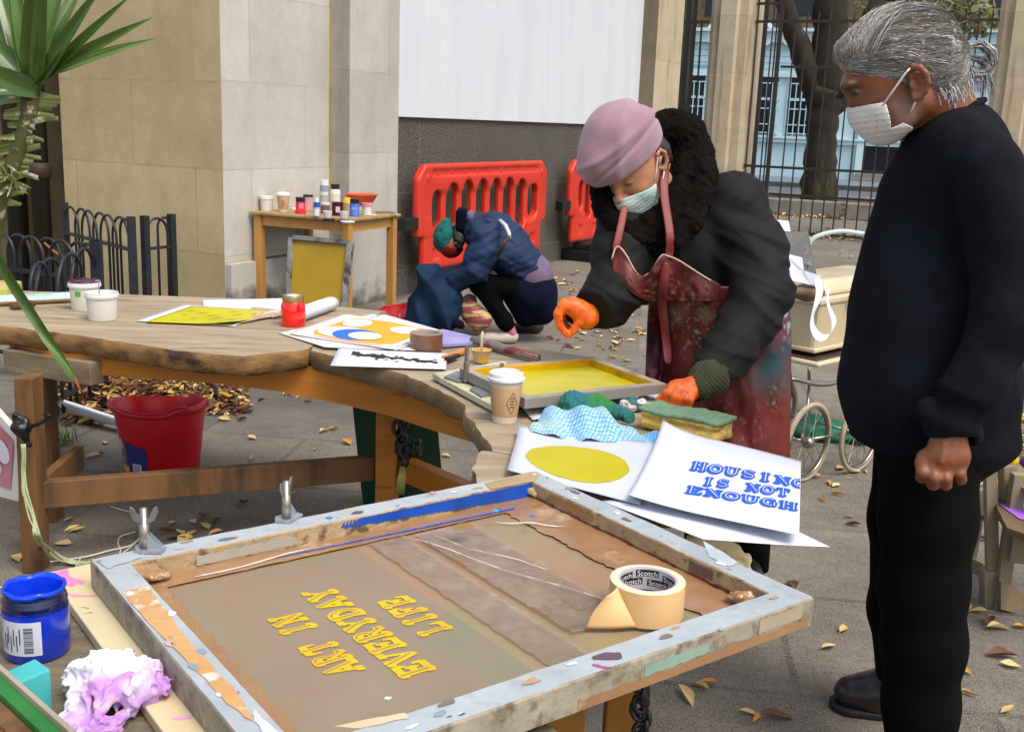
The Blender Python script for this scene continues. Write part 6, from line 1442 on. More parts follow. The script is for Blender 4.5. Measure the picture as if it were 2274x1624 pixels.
def wheel(c):
    w=None; c=np.array([c[0],c[1],.168]); ax=pb_; e=pa
    cp=lambda r,t,o=0: tuple(c+e*r*math.cos(t)+np.array([0,0,r*math.sin(t)])+ax*o)
    w=obj('wheel',MB().tube([cp(.158,2*math.pi*k/40) for k in range(40)],.0105,8,closed=True),m_tyre,pr,smooth=True); ROOT[w]=ROOT[pr]
    obj('wheel_rim',MB().tube([cp(.146,2*math.pi*k/40) for k in range(40)],.006,6,closed=True,flat=1.6),m_chrome,w,smooth=True)
    mb=MB()
    for k in range(20): mb.tube([cp(.02,2*math.pi*k/20+.3*(-1)**k,.018*(-1)**k),cp(.145,2*math.pi*k/20)],.0014,4)
    obj('spokes',mb,m_chrome,w); obj('hub',MB().ball(tuple(c),(.026,.026,.026)),m_chrome,w,smooth=True)
w1=P(1785,1068,0); w2=P(1902,1046,0)
for w_ in (w1,w2,w1-pb_*.42,w2-pb_*.42): wheel(w_)
def rod(pts,r): obj('chassis_rod',MB().tube(crv(pts) if len(pts)>2 else [tuple(p) for p in pts],r,8),m_chrome,pr,smooth=True)
rod([w1-pb_*.03+[0,0,.168],w2-pb_*.03+[0,0,.168]],.008)
rod([Q(1700,850,w1[1]),Q(1757,841,w1[1]),Q(1810,852,w1[1]+.05),Q(1850,850,w1[1]+.1),Q(1890,832,w1[1]+.18),Q(1960,800,w1[1]+.3)],.010)
rod([kp(-.02,.03,.44),kp(.0,.03,.3),w1-pb_*.03+[0,0,.17]],.007); rod([kp(.6,.03,.44),kp(.55,.03,.3),w2-pb_*.03+[0,0,.17]],.007)
rod([kp(.1,.4,.44),w1-pb_*.42+[0,0,.17]],.007); rod([w1-pb_*.03+[0,0,.168],w1-pb_*.42+[0,0,.168]],.006); rod([w2-pb_*.03+[0,0,.168],w2-pb_*.42+[0,0,.168]],.006)
hx=4.9; obj('handle',MB().tube(crv([Q(x,y,hx) for x,y in ((1788,600),(1792,560),(1802,532),(1830,519),(1870,513),(1912,518),(1960,524),(2020,530),(2060,580))]),.010,10),pm('b9cfcc',.3),pr,smooth=True)
obj('grip',MB().tube([tuple(Q(1916,521,hx)),tuple(Q(1950,524,hx))],.015,10),m_cream,pr,smooth=True)
# load on the pram
zt2=.80
def slabq(name,label,cat,pts,th,m,par=None):
    mb=MB(); v=[Vector(p) for p in pts]; n=(v[1]-v[0]).cross(v[2]-v[0]).normalized(); mb.prism([tuple(p) for p in v],tuple(n*th)); o=obj(name,mb,m,par); return tag(o,label,cat) if label else o
bk_=slabq('black_folder','dark grey folder with white scribbles propped up on the pram','folder',(Q(1700,600,4.75),Q(1812,612,4.72),Q(1794,518,4.85),Q(1722,514,4.85)),.01,mat('chalk_board','34373c','2a2c30',sc=4,rough=.5))
rn=random.Random(6); mb=MB()
for k in range(7): 
    x=1785+rn.uniform(-10,14); y=570+rn.uniform(-22,26); mb.tube([tuple(Q(x+rn.uniform(-12,12)*(q%2*2-1)*.6,y+q*4-8,4.73)) for q in range(6)],.0016,4)
mb.tube([tuple(Q(x,y,4.79)) for x,y in ((1725,545),(1750,520))],.0014,4); mb.tube([tuple(Q(x,y,4.77)) for x,y in ((1740,560),(1758,520))],.0014,4)
obj('scribbles',mb,pm('9aa0a8',.7),bk_)
slabq('paper','small white card sticking up behind the woman\'s back','paper',(Q(1700,516,4.9),Q(1756,518,4.9),Q(1750,491,4.95),Q(1694,486,4.95)),.002,m_paper)
o=slabq('paper','bent white papers spilling over the pram side','paper',(Q(1738,560,4.55),Q(1781,572,4.5),Q(1784,600,4.45),Q(1824,612,4.4),Q(1822,640,4.4),Q(1800,632,4.4),Q(1748,622,4.45)),.002,m_paper)
rb_=[(1812,612,4.38,0),(1822,640,4.3,.1),(1815,670,4.27,.2),(1802,700,4.26,.3),(1801,725,4.25,.5),(1815,750,4.24,.8),(1836,752,4.25,1),(1852,730,4.27,.8),(1852,705,4.28,.4),(1838,680,4.3,.1),(1836,655,4.34,0),(1842,638,4.38,0)]
mb=MB(); L_r=[];ws=[26,22,18,17,20,24,24,20,16,8,6,5]
for (x,y,Y,t),w in zip(rb_,ws): c=Q(x,y,Y); hw=w/2*.00178; dirv=np.array([.55,.5,.65]) if 3<=rb_.index((x,y,Y,t))<=7 else np.array([.9,.3,0]); dirv=dirv/np.linalg.norm(dirv); L_r+=[tuple(c-dirv*hw),tuple(c+dirv*hw)]
mb.add(L_r,[(i*2,i*2+1,i*2+3,i*2+2) for i in range(11)]); o=obj('paper_ribbon',mb,m_paper,smooth=True,solid=.0006); sb=o.modifiers.new('s','SUBSURF'); sb.levels=2; sb.render_levels=2; tag(o,'curling white paper ribbon hanging in a loop from the pram','paper')
bgc=kp(.12,.1,.75); o=obj('bag',skin(lambda p: ell(p,tuple(Q(1788,648,4.45)),(.085,.06,.032))+.012*vn(p,18,3)+.007*np.abs(vn(p,35,5)),Q(1788,648,4.45)-.14,Q(1788,648,4.45)+.14,.005),mat('brown_bag','7c6450','5e4a3a',sc=8,rough=.8),smooth=True); tag(o,'small crumpled brown bag on the pram rim','bag')
gc_=P(1800,930,.05); 
def fgc(p): return smin(ell(p,tuple(P(1785,945,.05)),(.16,.12,.06)),ell(p,tuple(P(1880,965,.03)),(.16,.08,.035)),.05)+.03*vn(p,12,3)+.015*np.abs(vn(p,25,6))
o=obj('cloth',skin(fgc,gc_-[.35,.35,.12],gc_+[.45,.35,.2],.008),pm('17785c',.8,'106048'),smooth=True); tag(o,'crumpled green cloth on the ground under the pram','cloth')
# ---------------------------------------------------------------- wooden trestle crate at the right edge
m_gw=mat('silver_wood','8c7f68','756954',sc=7,st=(2,2,.4),rough=.8,bump=.4,c3='a58a5c',sc3=4,th3=(.55,.75)); m_dw=mat('dark_wood','6e5a40','54442e',sc=7,st=(2,.5,2),rough=.85)  # second wood is a darker brown, for the crate's panel and shelf
cr=thing('crate','rough wooden slatted crate stand at the right edge behind the man','crate stand',tuple(P(2220,1350,0)))
YC=3.12
def cb_(a,b,w,h,m=m_gw,nm='post',Ya=YC,Yb=None): obj(nm,MB().beam(tuple(Q(*a,Ya)),tuple(Q(*b,Yb or Ya)),w,h,up=(0,-1,.1)),m,cr,bevel=.002)
cb_((2197,1017),(2203,1295),.035,.026); cb_((2262,1050),(2217,1350),.04,.03,Ya=3.08,Yb=3.1)
cb_((2236,1030),(2237,1110),.04,.045,nm='block',Ya=3.14); cb_((2194,1262),(2196,1348),.045,.045,nm='block'); cb_((2210,1010),(2320,1110),.05,.03,nm='rail',Ya=3.25,Yb=3.0)
cb_((2180,1085),(2148,1262),.04,.02,nm='brace',Ya=3.4,Yb=3.42); cb_((2168,1150),(2228,1150),.11,.012,m_dw,nm='panel',Ya=3.38,Yb=3.2); cb_((2150,1250),(2185,1268),.05,.03,m_gw,nm='brace',Ya=3.42,Yb=3.35)
fq=[Q(x,y,3.06) for x,y in ((2222,1292),(2222,1352),(2330,1380),(2330,1350))]; mb=MB(); mb.add([tuple(q_) for q_ in fq]+[tuple(q_+np.array([0,.04,0])) for q_ in fq],[(0,1,2,3),(7,6,5,4),(0,4,5,1),(1,5,6,2),(2,6,7,3),(3,7,4,0)]); obj('foot_block',mb,m_gw,cr)
mb=MB(); mb.prism([tuple(P(x,y,.33)) for x,y in ((2195,1090),(2235,1170),(2400,1230),(2400,1100),(2210,1070))],(0,0,-.02)); obj('shelf',mb,m_dw,cr)
cb_((2245,1215),(2400,1235),.09,.012,m_gw,nm='panel',Ya=3.05,Yb=3.0)
o=obj('purple_paper',MB().quad(*[tuple(P(x,y,.333)) for x,y in ((2218,1118),(2262,1150),(2400,1190),(2300,1120))]),pm('9a5cc0',.7)); tag(o,'bright purple sheet of paper lying on the crate shelf','paper')
fz=thing('string_of_lights','tangle of yellow and purple festoon bulbs lying over the crate','string lights',tuple(P(2240,1080,.35)))
rn=random.Random(5)
for k in range(11):
    p=Q(rn.uniform(2180,2290),rn.uniform(1010,1090),3.2+rn.uniform(-.05,.15)); obj('bulb',MB().ball(tuple(p),(.018,.016,.022)),pm('d8a810',.4) if k%3 else pm('3a2a6a',.4),fz,smooth=True)
obj('cord',MB().tube([tuple(Q(2165+k*10,1050+22*math.sin(k*1.3),3.22)) for k in range(13)],.005,6),pm('2a2250',.5),fz,smooth=True)
# ================================================================ PEOPLE
def scl(p): return -float((CM.T@(np.array(p)-CC))[2])/PF
class Fig:
    def __init__(s,Y): s.Y=Y
    def n(s,x,y,d,r): p=Q(x,y,s.Y+d); return (p,r*scl(p))
    def ch(s,p,nodes,k=.02,sy=1.): a=[s.n(*q) for q in nodes]; return chain(p,[q[0] for q in a],[q[1] for q in a],k,sy)
m_skin=mat('skin','ffffff',attr='Col',rough=.5,sss=.06,bump=.12,bsc=300)
# ---------- the man in black
m=Fig(2.2)
man=thing('person','grey haired person in black jumper and trousers, white face mask, standing with one arm hanging','person',(Q(2040,1200,2.2)[0],2.2,0))
HN=-.085                                     # near side of the head
def headman(p):
    q=lambda x,y,d: tuple(m.n(x,y,d,1)[0])
    s=scl(q(2000,200,0))
    th=R(-20); c=np.array(q(2000,130,0))
    Mx=np.array([[math.cos(th),0,math.sin(th)],[0,1,0],[-math.sin(th),0,math.cos(th)]])
    d=ell(p,tuple(c),(116*s,.076,96*s),Mx)
    d=smin(d,ell(p,q(1950,196,0),(66*s,.062,76*s)),.04)
    d=smin(d,m.ch(p,[(2040,225,-.045,34),(2002,258,-.040,28),(1970,272,-.02,24)],.02),.03)
    d=smin(d,m.ch(p,[(2040,225,.045,34),(2002,258,.040,28),(1970,272,.02,24)],.02),.03)
    d=smin(d,m.ch(p,[(1992,276,0,22),(1962,274,0,22)]),.03)
    d=smin(d,m.ch(p,[(1898,212,0,9),(1898,232,0,11),(1906,242,0,12)],.01),.012)     # nose
    d=smin(d,m.ch(p,[(1884,188,-.034,10),(1880,190,-.012,10),(1880,190,.012,10),(1884,188,.034,10)],.01),.018)   # brow
    for sd in (-1,1):
        d=smax(d,-ell(p,q(1888,209,sd*.033),(14*s,.016,9*s)),.012)
        d=smin(d,ell(p,q(1903,209,sd*.030),(11*s,.012,10*s)),.003)
        d=smin(d,m.ch(p,[(1899,203,sd*.043,3.2),(1892,203,sd*.030,3.4),(1896,205,sd*.018,3)],.004),.005)
    d=smin(d,m.ch(p,[(2062,180,0,66),(2085,235,.0,62),(2120,290,.0,70)],.03),.03)    # neck
    # ears
    for sd in (-1,1):
        o=sd*.082
        ring=[(2018,172,o,5),(2016,158,o,6),(2026,148,o+sd*.008,6.5),(2042,150,o+sd*.014,7),(2056,164,o+sd*.017,7),(2060,184,o+sd*.016,7),(2054,202,o+sd*.012,7),(2042,214,o+sd*.006,8),(2032,218,o+sd*.002,8.5),(2028,208,o,6)]
        d=smin(d,m.ch(p,ring,.004),.006)
        d=smin(d,m.ch(p,[(2026,170,o+sd*.002,4),(2040,168,o+sd*.008,4.5),(2046,182,o+sd*.009,4.5),(2040,198,o+sd*.006,5)],.004),.005)
        d=smin(d,m.ch(p,[(2022,186,o+sd*.003,6),(2024,194,o+sd*.003,6)],.004),.006)
        d=smin(d,ell(p,q(2038,184,o-sd*.004),(19*s,.009,34*s)),.004)
        d=smax(d,-m.ch(p,[(2032,186,o+sd*.010,5),(2033,192,o+sd*.010,4)],.004),.004)
    return d
def handman(p):
    d=m.ch(p,[(2112,930,-.2,34),(2106,965,-.205,34)],.01)
    # back of the hand, flat towards the camera
    d=smin(d,m.ch(p,[(2100,972,-.21,26),(2088,1015,-.215,26),(2052,1030,-.21,19)],.02),.02)
    d=smin(d,m.ch(p,[(2112,972,-.205,26),(2122,1012,-.215,26),(2124,1028,-.21,20)],.02),.02)
    d=smin(d,m.ch(p,[(2090,1010,-.213,27),(2092,1030,-.212,25)],.02),.02)
    kn=[(2049,1030,-.222,15,2046,1062),(2074,1038,-.232,15,2071,1078),(2100,1040,-.233,15,2099,1078),(2127,1030,-.225,15,2132,1066)]
    for x,y,z,r,x2,y2 in kn:
        d=smin(d,m.ch(p,[(x,y-18,z+.02,r*.9),(x,y,z+.008,r)],.006),.012)
        d=smin(d,m.ch(p,[(x,y,z+.006,r),((x+x2)/2,(y+y2)/2+2,z-.006,r*.93),(x2,y2-3,z+.004,r*.9)],.004),.004)
        d=smin(d,m.ch(p,[(x2,y2-3,z+.004,r*.86),(x2-1,y2-4,z+.030,r*.8),(x2,y2-24,z+.034,r*.75)],.004),.004)
    d=smin(d,m.ch(p,[(2080,990,-.19,20),(2062,1018,-.175,15),(2060,1046,-.17,13),(2066,1062,-.175,11)],.006),.01)
    for x in (2062,2088,2112): d=smin(d,m.ch(p,[(x+8,985,-.236,2),(x,1026,-.244,2.5)],.004),.008)   # tendons
    return d
def bodyman(p):
    d=smin(headman(p),handman(p),.002)
    d=smin(d,m.ch(p,[(2120,300,0,50),(2110,450,.02,85),(2075,650,.02,110),(2070,850,.02,110),(2064,960,.04,66)],.05),.04)
    d=smin(d,m.ch(p,[(2175,380,-.1,45),(2210,700,-.16,40),(2115,920,-.2,30)],.03),.03)
    d=smin(d,m.ch(p,[(2140,380,.16,45),(2160,700,.2,38),(2100,860,.14,28),(2090,930,.10,26)],.03),.03)
    d=smin(d,m.ch(p,[(2078,1000,-.03,50),(2055,1300,-.07,50),(2044,1560,-.08,38)],.03),.004)
    d=smin(d,m.ch(p,[(2060,1000,.1,80),(2010,1300,.19,45),(2014,1560,.27,34)],.03),.03)
    return d
def colman(p):
    n=vn(p,60,2)*.5+vn(p,140,4)*.3; base=np.array(lin('7a4628'))[None]*(1+.16*n[:,None]); 
    c=q_=np.array(m.n(1985,262,-.06,1)[0]); b=np.clip(1.25-np.sqrt((((p-c)/np.array([.055,.08,.05]))**2).sum(1)),0,1); st=((.55+.25*vn(p,90,6))*np.clip(b*1.5,0,1))[:,None]*.6
    out=base*(1-st)+np.array(lin('8f8880'))*st
    e=np.array(m.n(2000,282,-.05,1)[0])
    br=np.sqrt((((p-np.array(m.n(1886,194,-.03,1)[0]))/np.array([.02,.03,.010]))**2).sum(1)); k=(np.clip(1.5-br,0,1)*np.clip(vn(p,300,2)+.8,0,1))[:,None]
    out=out*(1-k)+np.array(lin('3a3430'))*k
    for sd in (-1,1):
        ey=np.sqrt((((p-np.array(m.n(1893,209,sd*.031,1)[0]))/np.array([.008,.013,.004]))**2).sum(1)); k=np.clip(1.9-ey,0,1)[:,None]; out=out*(1-k)+np.array(lin('140c0a'))*k
    return out
lo,hi=bounds([m.n(1850,0,0,1)[0]-[0,.25,0],m.n(2330,1600,0,1)[0]+[0,.3,0],m.n(2040,1610,0,1)[0]],.03)
V,F_,C_=skin(bodyman,lo,hi,.0042,colman)
obj('body',(V,F_,C_),m_skin,man,smooth=True)
# jumper
m_knit=mat('black_knit','12141c','0c0d13',sc=30,rough=.95,bump=.5,bsc=320,spec=.15,c3='191c28',sc3=5,th3=(.5,.8))
def jump(p):
    d=m.ch(p,[(2125,285,.0,66),(2118,330,0,92)],.04)
    d=smin(d,m.ch(p,[(2125,350,0,105),(2100,440,.01,132),(2085,560,.02,148),(2072,700,.02,166),(2066,850,.02,178),(2072,930,.03,170)],.05),.04)
    d=smin(d,m.ch(p,[(2140,330,-.11,72),(2150,350,.13,72)],.05),.06)
    d=smin(d,ell(p,tuple(m.n(2085,965,.02,1)[0]),(.155,.15,.07)),.03)
    d=np.maximum(d,-(p[:,2]-m.n(2050,1022,0,1)[0][2])*1.0-(p[:,0]-m.n(2050,1022,0,1)[0][0])*.28*1.0)
    # near arm
    a=m.ch(p,[(2185,372,-.13,80),(2235,560,-.17,72),(2228,720,-.2,66),(2165,850,-.21,58)],.03)
    a=smin(a,m.ch(p,[(2165,850,-.21,58),(2120,925,-.205,56)],.02),.02)
    a=smin(a,m.ch(p,[(2060,905,-.2,26),(2100,945,-.2,34),(2152,960,-.2,30)],.02),.012)
    a=a-.004*vn(p,9,2); f_=folds(p,.011,9,(.35,0,1),3,1,5)*np.clip((p[:,2]-.9)*-3+1.3,.3,1); a=a+f_
    # slit between arm and body
    d=smin(d,a,.012)
    # far arm
    d=smin(d,m.ch(p,[(2140,370,.17,70),(2155,600,.24,60),(2100,800,.2,50),(2030,900,.15,42)],.03),.03)
    d=d+folds(p,.009,5,(.9,.2,.4),5,1,3)+.004*vn(p,7,7)
    nk=m.ch(p,[(2060,180,0,60),(2085,230,.0,64),(2112,262,.0,67)],.03); d=smax(d,-nk,.006)
    hd=m.ch(p,[(2113,975,-.205,44),(2103,1010,-.21,60)],.02); d=smax(d,-hd,.01)
    return d
V,F_,C_=skin(jump,lo,hi+[.06,.0,0],.0048); o=obj('jumper',(V,F_,None),m_knit,man,smooth=True)
def coll(p):
    a=math.radians(0); return None
cpts=[(2036,302,-.03),(2034,306,.0),(2045,300,.04),(2100,262,.075),(2160,226,.05),(2185,222,0),(2165,232,-.05),(2110,268,-.082),(2055,300,-.06)]
obj('collar',MB().tube([tuple(m.n(x,y,d,1)[0]) for x,y,d in cpts],.0065,8,closed=True),m_knit,man,smooth=True)
# trousers
m_trs=mat('black_trousers','070707','050505',sc=5,rough=.9,bump=.3,bsc=300,c3='0e0b0a',sc3=2.2,th3=(.5,.8),spec=.1)
def trs(p):
    n=m.ch(p,[(2062,985,-.03,112),(2058,1150,-.06,100),(2050,1300,-.07,92),(2050,1420,-.075,87),(2044,1560,-.08,78),(2040,1700,-.08,72)],.03)
    n=n+folds(p,.0018,6,(.6,0,1),2,1,3)+.006*np.exp(-((p[:,2]-m.n(2050,1440,0,1)[0][2])/.03)**2)*vn(p,8,2)
    f=m.ch(p,[(2055,985,.08,108),(2030,1150,.12,94),(2010,1350,.2,76),(2012,1560,.26,58),(2015,1600,.27,56)],.03)+folds(p,.0018,6,(-.5,0,1),9,1,3)
    d=smin(n,f,.03); d=np.maximum(d,-(p[:,2]-.05)); return np.maximum(d,p[:,2]-m.n(2050,985,0,1)[0][2])
lo2,hi2=bounds([m.n(1880,980,0,1)[0]-[0,.25,0],m.n(2230,980,0,1)[0]+[0,.42,0],(m.n(2040,1600,0,1)[0][0],2.2,.03)],.05)
lo2[0]=min(lo2[0],m.n(1900,1600,.25,1)[0][0]-.05)
V,F_,_=skin(trs,lo2,hi2,.006); obj('trousers',(V,F_,None),m_trs,man,smooth=True)
# shoes: the far one in view, toe to the left
m_shoe=mat('black_leather','1a1715','232020',sc=9,rough=.35,bump=.3,bsc=120,coat=.2); m_sole=mat('shoe_sole','12100f',rough=.7)
def shoe(px_,py_,par,rz,L=.3):
    t=P(px_,py_,0); X=np.array([math.cos(rz),math.sin(rz),0]); 
    q=lambda a,b,z: tuple(t+X*a+np.array([-X[1],X[0],0])*b+np.array([0,0,z]))
    def f(p):
        d=chain(p,[q(.05,0,.045),q(.11,0,.05),q(.17,0,.075),q(.25,0,.085)],[.040,.046,.05,.05],.04)
        d=smin(d,cap(p,q(.23,0,.06),q(.25,0,.13),.045,.05),.04); d=np.maximum(d,.016-p[:,2]); return d
    o=obj('shoe',skin(f,t-[.2,.15,.02],t+[.42,.15,.25],.004),m_shoe,par,smooth=True)
    def g(p):
        a=(p-t.astype(f32))@X.astype(f32); b=(p-t.astype(f32))@np.array([-X[1],X[0],0],f32)
        d2=np.minimum(np.minimum(np.hypot((a-.055)/1.05,b)-.05,np.hypot(a-.25,b)-.043),np.maximum(np.abs(b)-.05+.12*np.abs(a-.1)*.3,np.abs(a-.15)-.1))
        return np.maximum(d2,np.abs(p[:,2]-.010)-.009)
    obj('sole',skin(g,t-[.2,.15,.02],t+[.42,.15,.05],.004),m_sole,o,smooth=True)
ROOTfix=None
shoe(1838,1566,man,R(-8)); shoe(1905,1800,man,R(-14))
# mask
m_mask2=mat('mask_white','ffffff',attr='Col',rough=.8); 
def mmask(p):
    s=scl(m.n(1950,270,0,1)[0])
    d=smin(ell(p,tuple(m.n(1955,238,0,1)[0]),(54*s,.068,48*s)),m.ch(p,[(1995,262,-.045,31),(1968,272,-.012,30),(1968,272,.012,30),(1995,262,.045,31)],.03),.035)
    d=smin(d,m.ch(p,[(1903,234,0,11),(1914,254,0,15),(1938,274,0,22)],.02),.03)
    q=(p-m.n(1890,240,0,1)[0].astype(f32)); u=np.array([math.cos(R(12)),0,math.sin(R(12))],f32); v=np.array([math.sin(R(12)),0,-math.cos(R(12))],f32)
    a=q@u; b=q@v; pl=np.abs(((b*90)%1)-.5)*.0022*np.clip(1-a*3,0,1); 
    d=np.abs(d-.004+pl*.9-.003*np.abs(vn(p,28,3)))-.0016
    top=-(b-.002+.10*np.maximum(0,a-.105)*4*.3); 
    tp=m.n(1888,238,0,1)[0]; tq=m.n(1962,227,0,1)[0]; 
    # cut planes in the picture plane side view: top edge, cheek edge, bottom edge
    def side(x0,y0,x1,y1): A=m.n(x0,y0,-.05,1)[0]; B=m.n(x1,y1,-.05,1)[0]; nx,nz=-(B[2]-A[2]),(B[0]-A[0]); L=math.hypot(nx,nz); return ((p[:,0]-A[0])*nx+(p[:,2]-A[2])*nz)/L
    d=np.maximum(d,side(1888,241,1958,226)); d1=side(1956,224,1966,262); d2=side(1964,262,1996,272); d3=side(1996,272,2026,254); d4=side(2025,252,2031,297)
    cut=np.maximum(np.maximum(np.minimum(d1,1),-1),-1)
    A=side(1962,226,1966,262); Bc=side(1964,260,2026,262)
    notch=np.minimum(np.minimum(side(1960,224,1967,264)*1.,side(1962,262,1998,273)),side(1992,273,2028,252))
    d=np.maximum(d,-(-np.maximum(np.minimum(side(1957,224,1966,264),np.maximum(side(1964,261,1996,273),side(1994,272,2027,254))),-1)))
    d=np.maximum(d,side(2026,250,2031,300)); return d
def cmask(p): k=np.clip(vn(p,20,3)*.6+.4,0,1)[:,None]; return np.array(lin('c9ccd2'))*(1-k)+np.array(lin('d8d4c6'))*k
c=m.n(1960,265,0,1)[0]
obj('mask',skin(mmask,c-.115,c+.115,.0022,cmask),m_mask2,man,smooth=True)
for pts in ([(1958,236,-.071),(1985,198,-.084),(2012,160,-.094),(2020,152,-.096)],[(2017,256,-.064),(2026,240,-.078),(2034,222,-.088)]):
    obj('mask_loop',MB().tube([tuple(m.n(x,y,d,1)[0]) for x,y,d in pts],.0019,6),pm('e0d6ca',.7),man,smooth=True)
# hair: a cap plus combed strands drawn to the tie
tie=(2134,122,0); s_=scl(m.n(2000,120,0,1)[0]); hc=m.n(1998,118,0,1)[0]
def haircap(p,off=.0):
    th=R(-18); Mx=np.array([[math.cos(th),0,math.sin(th)],[0,1,0],[-math.sin(th),0,math.cos(th)]])
    d=ell(p,tuple(hc),(128*s_,.087,104*s_),Mx); d=smin(d,m.ch(p,[(2070,120,0,62),(2128,122,0,14)],.03),.05); d=smin(d,m.ch(p,[(2080,170,-.025,54),(2092,192,-.01,56)],.03),.03)
    d=smin(d,m.ch(p,[(1888,110,-.02,20),(1878,118,.02,20)],.02),.03)
    return d-off
def cutface(p):
    def side(x0,y0,x1,y1): A=m.n(x0,y0,-.06,1)[0]; B=m.n(x1,y1,-.06,1)[0]; nx,nz=-(B[2]-A[2]),(B[0]-A[0]); L=math.hypot(nx,nz); return -((p[:,0]-A[0])*nx+(p[:,2]-A[2])*nz)/L
    f=np.minimum(side(1855,148,1885,150),9)
    e1=side(1850,146,1898,152); e2=side(1888,148,1935,182); e3=side(1925,180,1985,188); e4=side(1985,190,2030,150); e5=side(2050,150,2062,215); e6=side(2055,205,2130,212)
    return np.maximum(np.maximum(e1,np.minimum(e2,e3)*1.0),-1),e5,e6,e4
def hcap(p):
    d=haircap(p)+.0035*vn(p*np.array([1,1,2.2],f32),60,3)+.002*vn(p*np.array([1,2,3],f32),150,8)
    def below(x0,y0,x1,y1):
        A=m.n(x0,y0,-.06,1)[0]; B=m.n(x1,y1,-.06,1)[0]; t=np.clip((p[:,0]-A[0])/(B[0]-A[0]),0,1); return (A[2]+t*(B[2]-A[2]))
    xs=[1850,1872,1890,1925,1960,2000,2022,2040,2056,2064,2090,2130,2180]; ys=[120,143,148,172,178,180,158,146,158,205,214,205,170]
    X=np.array([m.n(x,y,-.06,1)[0][0] for x,y in zip(xs,ys)]); Z=np.array([m.n(x,y,-.06,1)[0][2] for x,y in zip(xs,ys)])
    line=np.interp(p[:,0],X,Z); line=np.where(p[:,1]>2.2,line,line)
    return smax(d,(line-p[:,2])*.8,.008)
def hcol(p):
    n=vn(p*np.array([.7,1,3.4],f32),70,5)*.6+vn(p*np.array([1,1,3],f32),200,6)*.5; k=np.clip(n*.7+.5,0,1)[:,None]; out=np.array(lin('767472'))*(1-k)+np.array(lin('b2b0ae'))*k
    w=np.clip(1-np.abs(p[:,2]-m.n(1990,165,0,1)[0][2])/.05,0,1)[:,None]*.5; return out*(1-w)+np.array(lin('8f7f68'))*w
m_hair=mat('grey_hair','ffffff',attr='Col',rough=.5)
hair=obj('hair',skin(hcap,hc-.17,hc+.19,.003,hcol),m_hair,man,smooth=True); ROOT[hair]=ROOT[man]
mhs=[mat('hair_a','a3a3a4',rough=.45),mat('hair_b','5c5b5c',rough=.45),mat('hair_c','8c8272',rough=.45),mat('hair_d','c2c3c6',rough=.45)]
mb=MB(); rn=random.Random(9); TI=m.n(*tie,1)[0]
def onsurf(v):
    v=np.array(v,float)
    for _ in range(6):
        a=np.array([v],f32); d=float(haircap(a)[0]); g=np.array([float(haircap(np.array([v+e],f32))[0])-d for e in np.eye(3)*.002]); g/=np.linalg.norm(g)+1e-9; v=v-g*(d-.0025)
    return v,g
def strand(pts,r,mi):
    mb.tube([tuple(p) for p in pts],r,3,mi=mi,caps=False)
XS=np.array([m.n(x,y,-.06,1)[0][0] for x,y in ((1872,150),(1890,150),(1925,174),(1960,180),(2000,180),(2022,160),(2040,148),(2056,158),(2064,205),(2090,214),(2130,205))]); 
ZSS=np.array([m.n(x,y,-.06,1)[0][2] for x,y in ((1872,146),(1890,150),(1925,174),(1960,180),(2000,180),(2022,160),(2040,148),(2056,158),(2064,205),(2090,214),(2130,205))])
cnt=0
starts=[]
while cnt<1100:
    if cnt%3==0: x=rn.uniform(1868,2010); y=np.interp(x,[1868,1890,1925,1960,2010],[128,146,170,178,176])+rn.uniform(-14,2); d=-.085
    elif cnt%3==1: x=rn.uniform(1880,2080); y=rn.uniform(20,150); d=rn.choice((-.09,-.08,.08))
    else: x=rn.uniform(2058,2125); y=rn.uniform(150,208); d=-.08
    v=np.array(m.n(x,y,d*rn.uniform(.2,1),1)[0]); v,_=onsurf(v)
    pts=[]; L=np.linalg.norm(TI-v); n=8
    sway=rn.uniform(-1,1)*.012; end=rn.uniform(.55,1.0) if rn.random()<.5 else 1.
    for k in range(n+1):
        t=k/n*end; q=v*(1-t)+TI*t+np.array([0,0,1])*(math.sin(math.pi*t)*(sway+ (.012 if y<150 else -.002)))
        q,_g=onsurf(q) if t<.97 else (q,0); pts.append(q+np.array([rn.uniform(-.0012,.0012),0,rn.uniform(-.0012,.0012)]))
    strand(pts,rn.uniform(.0004,.0009),rn.choice((0,0,1,1,2,2))); cnt+=1
# swept quiff above the forehead, loose flyaways, nape curls
for k in range(150):
    x=rn.uniform(1878,2010); y=np.interp(x,[1878,1920,2010],[80,40,10]); v,_=onsurf(m.n(x,y+rn.uniform(0,12),rn.uniform(-.07,.05),1)[0]); e,_=onsurf(m.n(1868+rn.uniform(0,30)+(x-1878)*.35,132+rn.uniform(-14,12)-(x-1878)*.1,-.05+rn.uniform(-.04,.06),1)[0])
    pts=[]
    for j in range(7):
        t=j/6; q,_=onsurf(v*(1-t)+e*t); pts.append(q+np.array([-.003*math.sin(math.pi*t),0,.002]))
    strand(pts,.0006,rn.choice((0,1,2,0)))
for k in range(60):
    x=rn.uniform(1885,2120); y=rn.uniform(8,90); v,g_=onsurf(m.n(x,y,rn.uniform(-.05,.05),1)[0]); dr=np.array([rn.uniform(-.4,1),rn.uniform(-.3,.3),rn.uniform(.1,.6)]); strand([v,v+dr*.008+g_*.003,v+dr*.018+g_*.004+[0,0,-.002]],.00035,rn.choice((0,3)))
for k in range(90):
    v,g_=onsurf(m.n(rn.uniform(2072,2140),rn.uniform(180,203),-.08*rn.random(),1)[0]); v=v+[0,-.002,-.002]; strand([v,v+[rn.uniform(.002,.01),-.002,-.008],v+[rn.uniform(-.004,.012),-.002,-.016-rn.uniform(0,.008)]],.0006,rn.choice((0,1,3)))
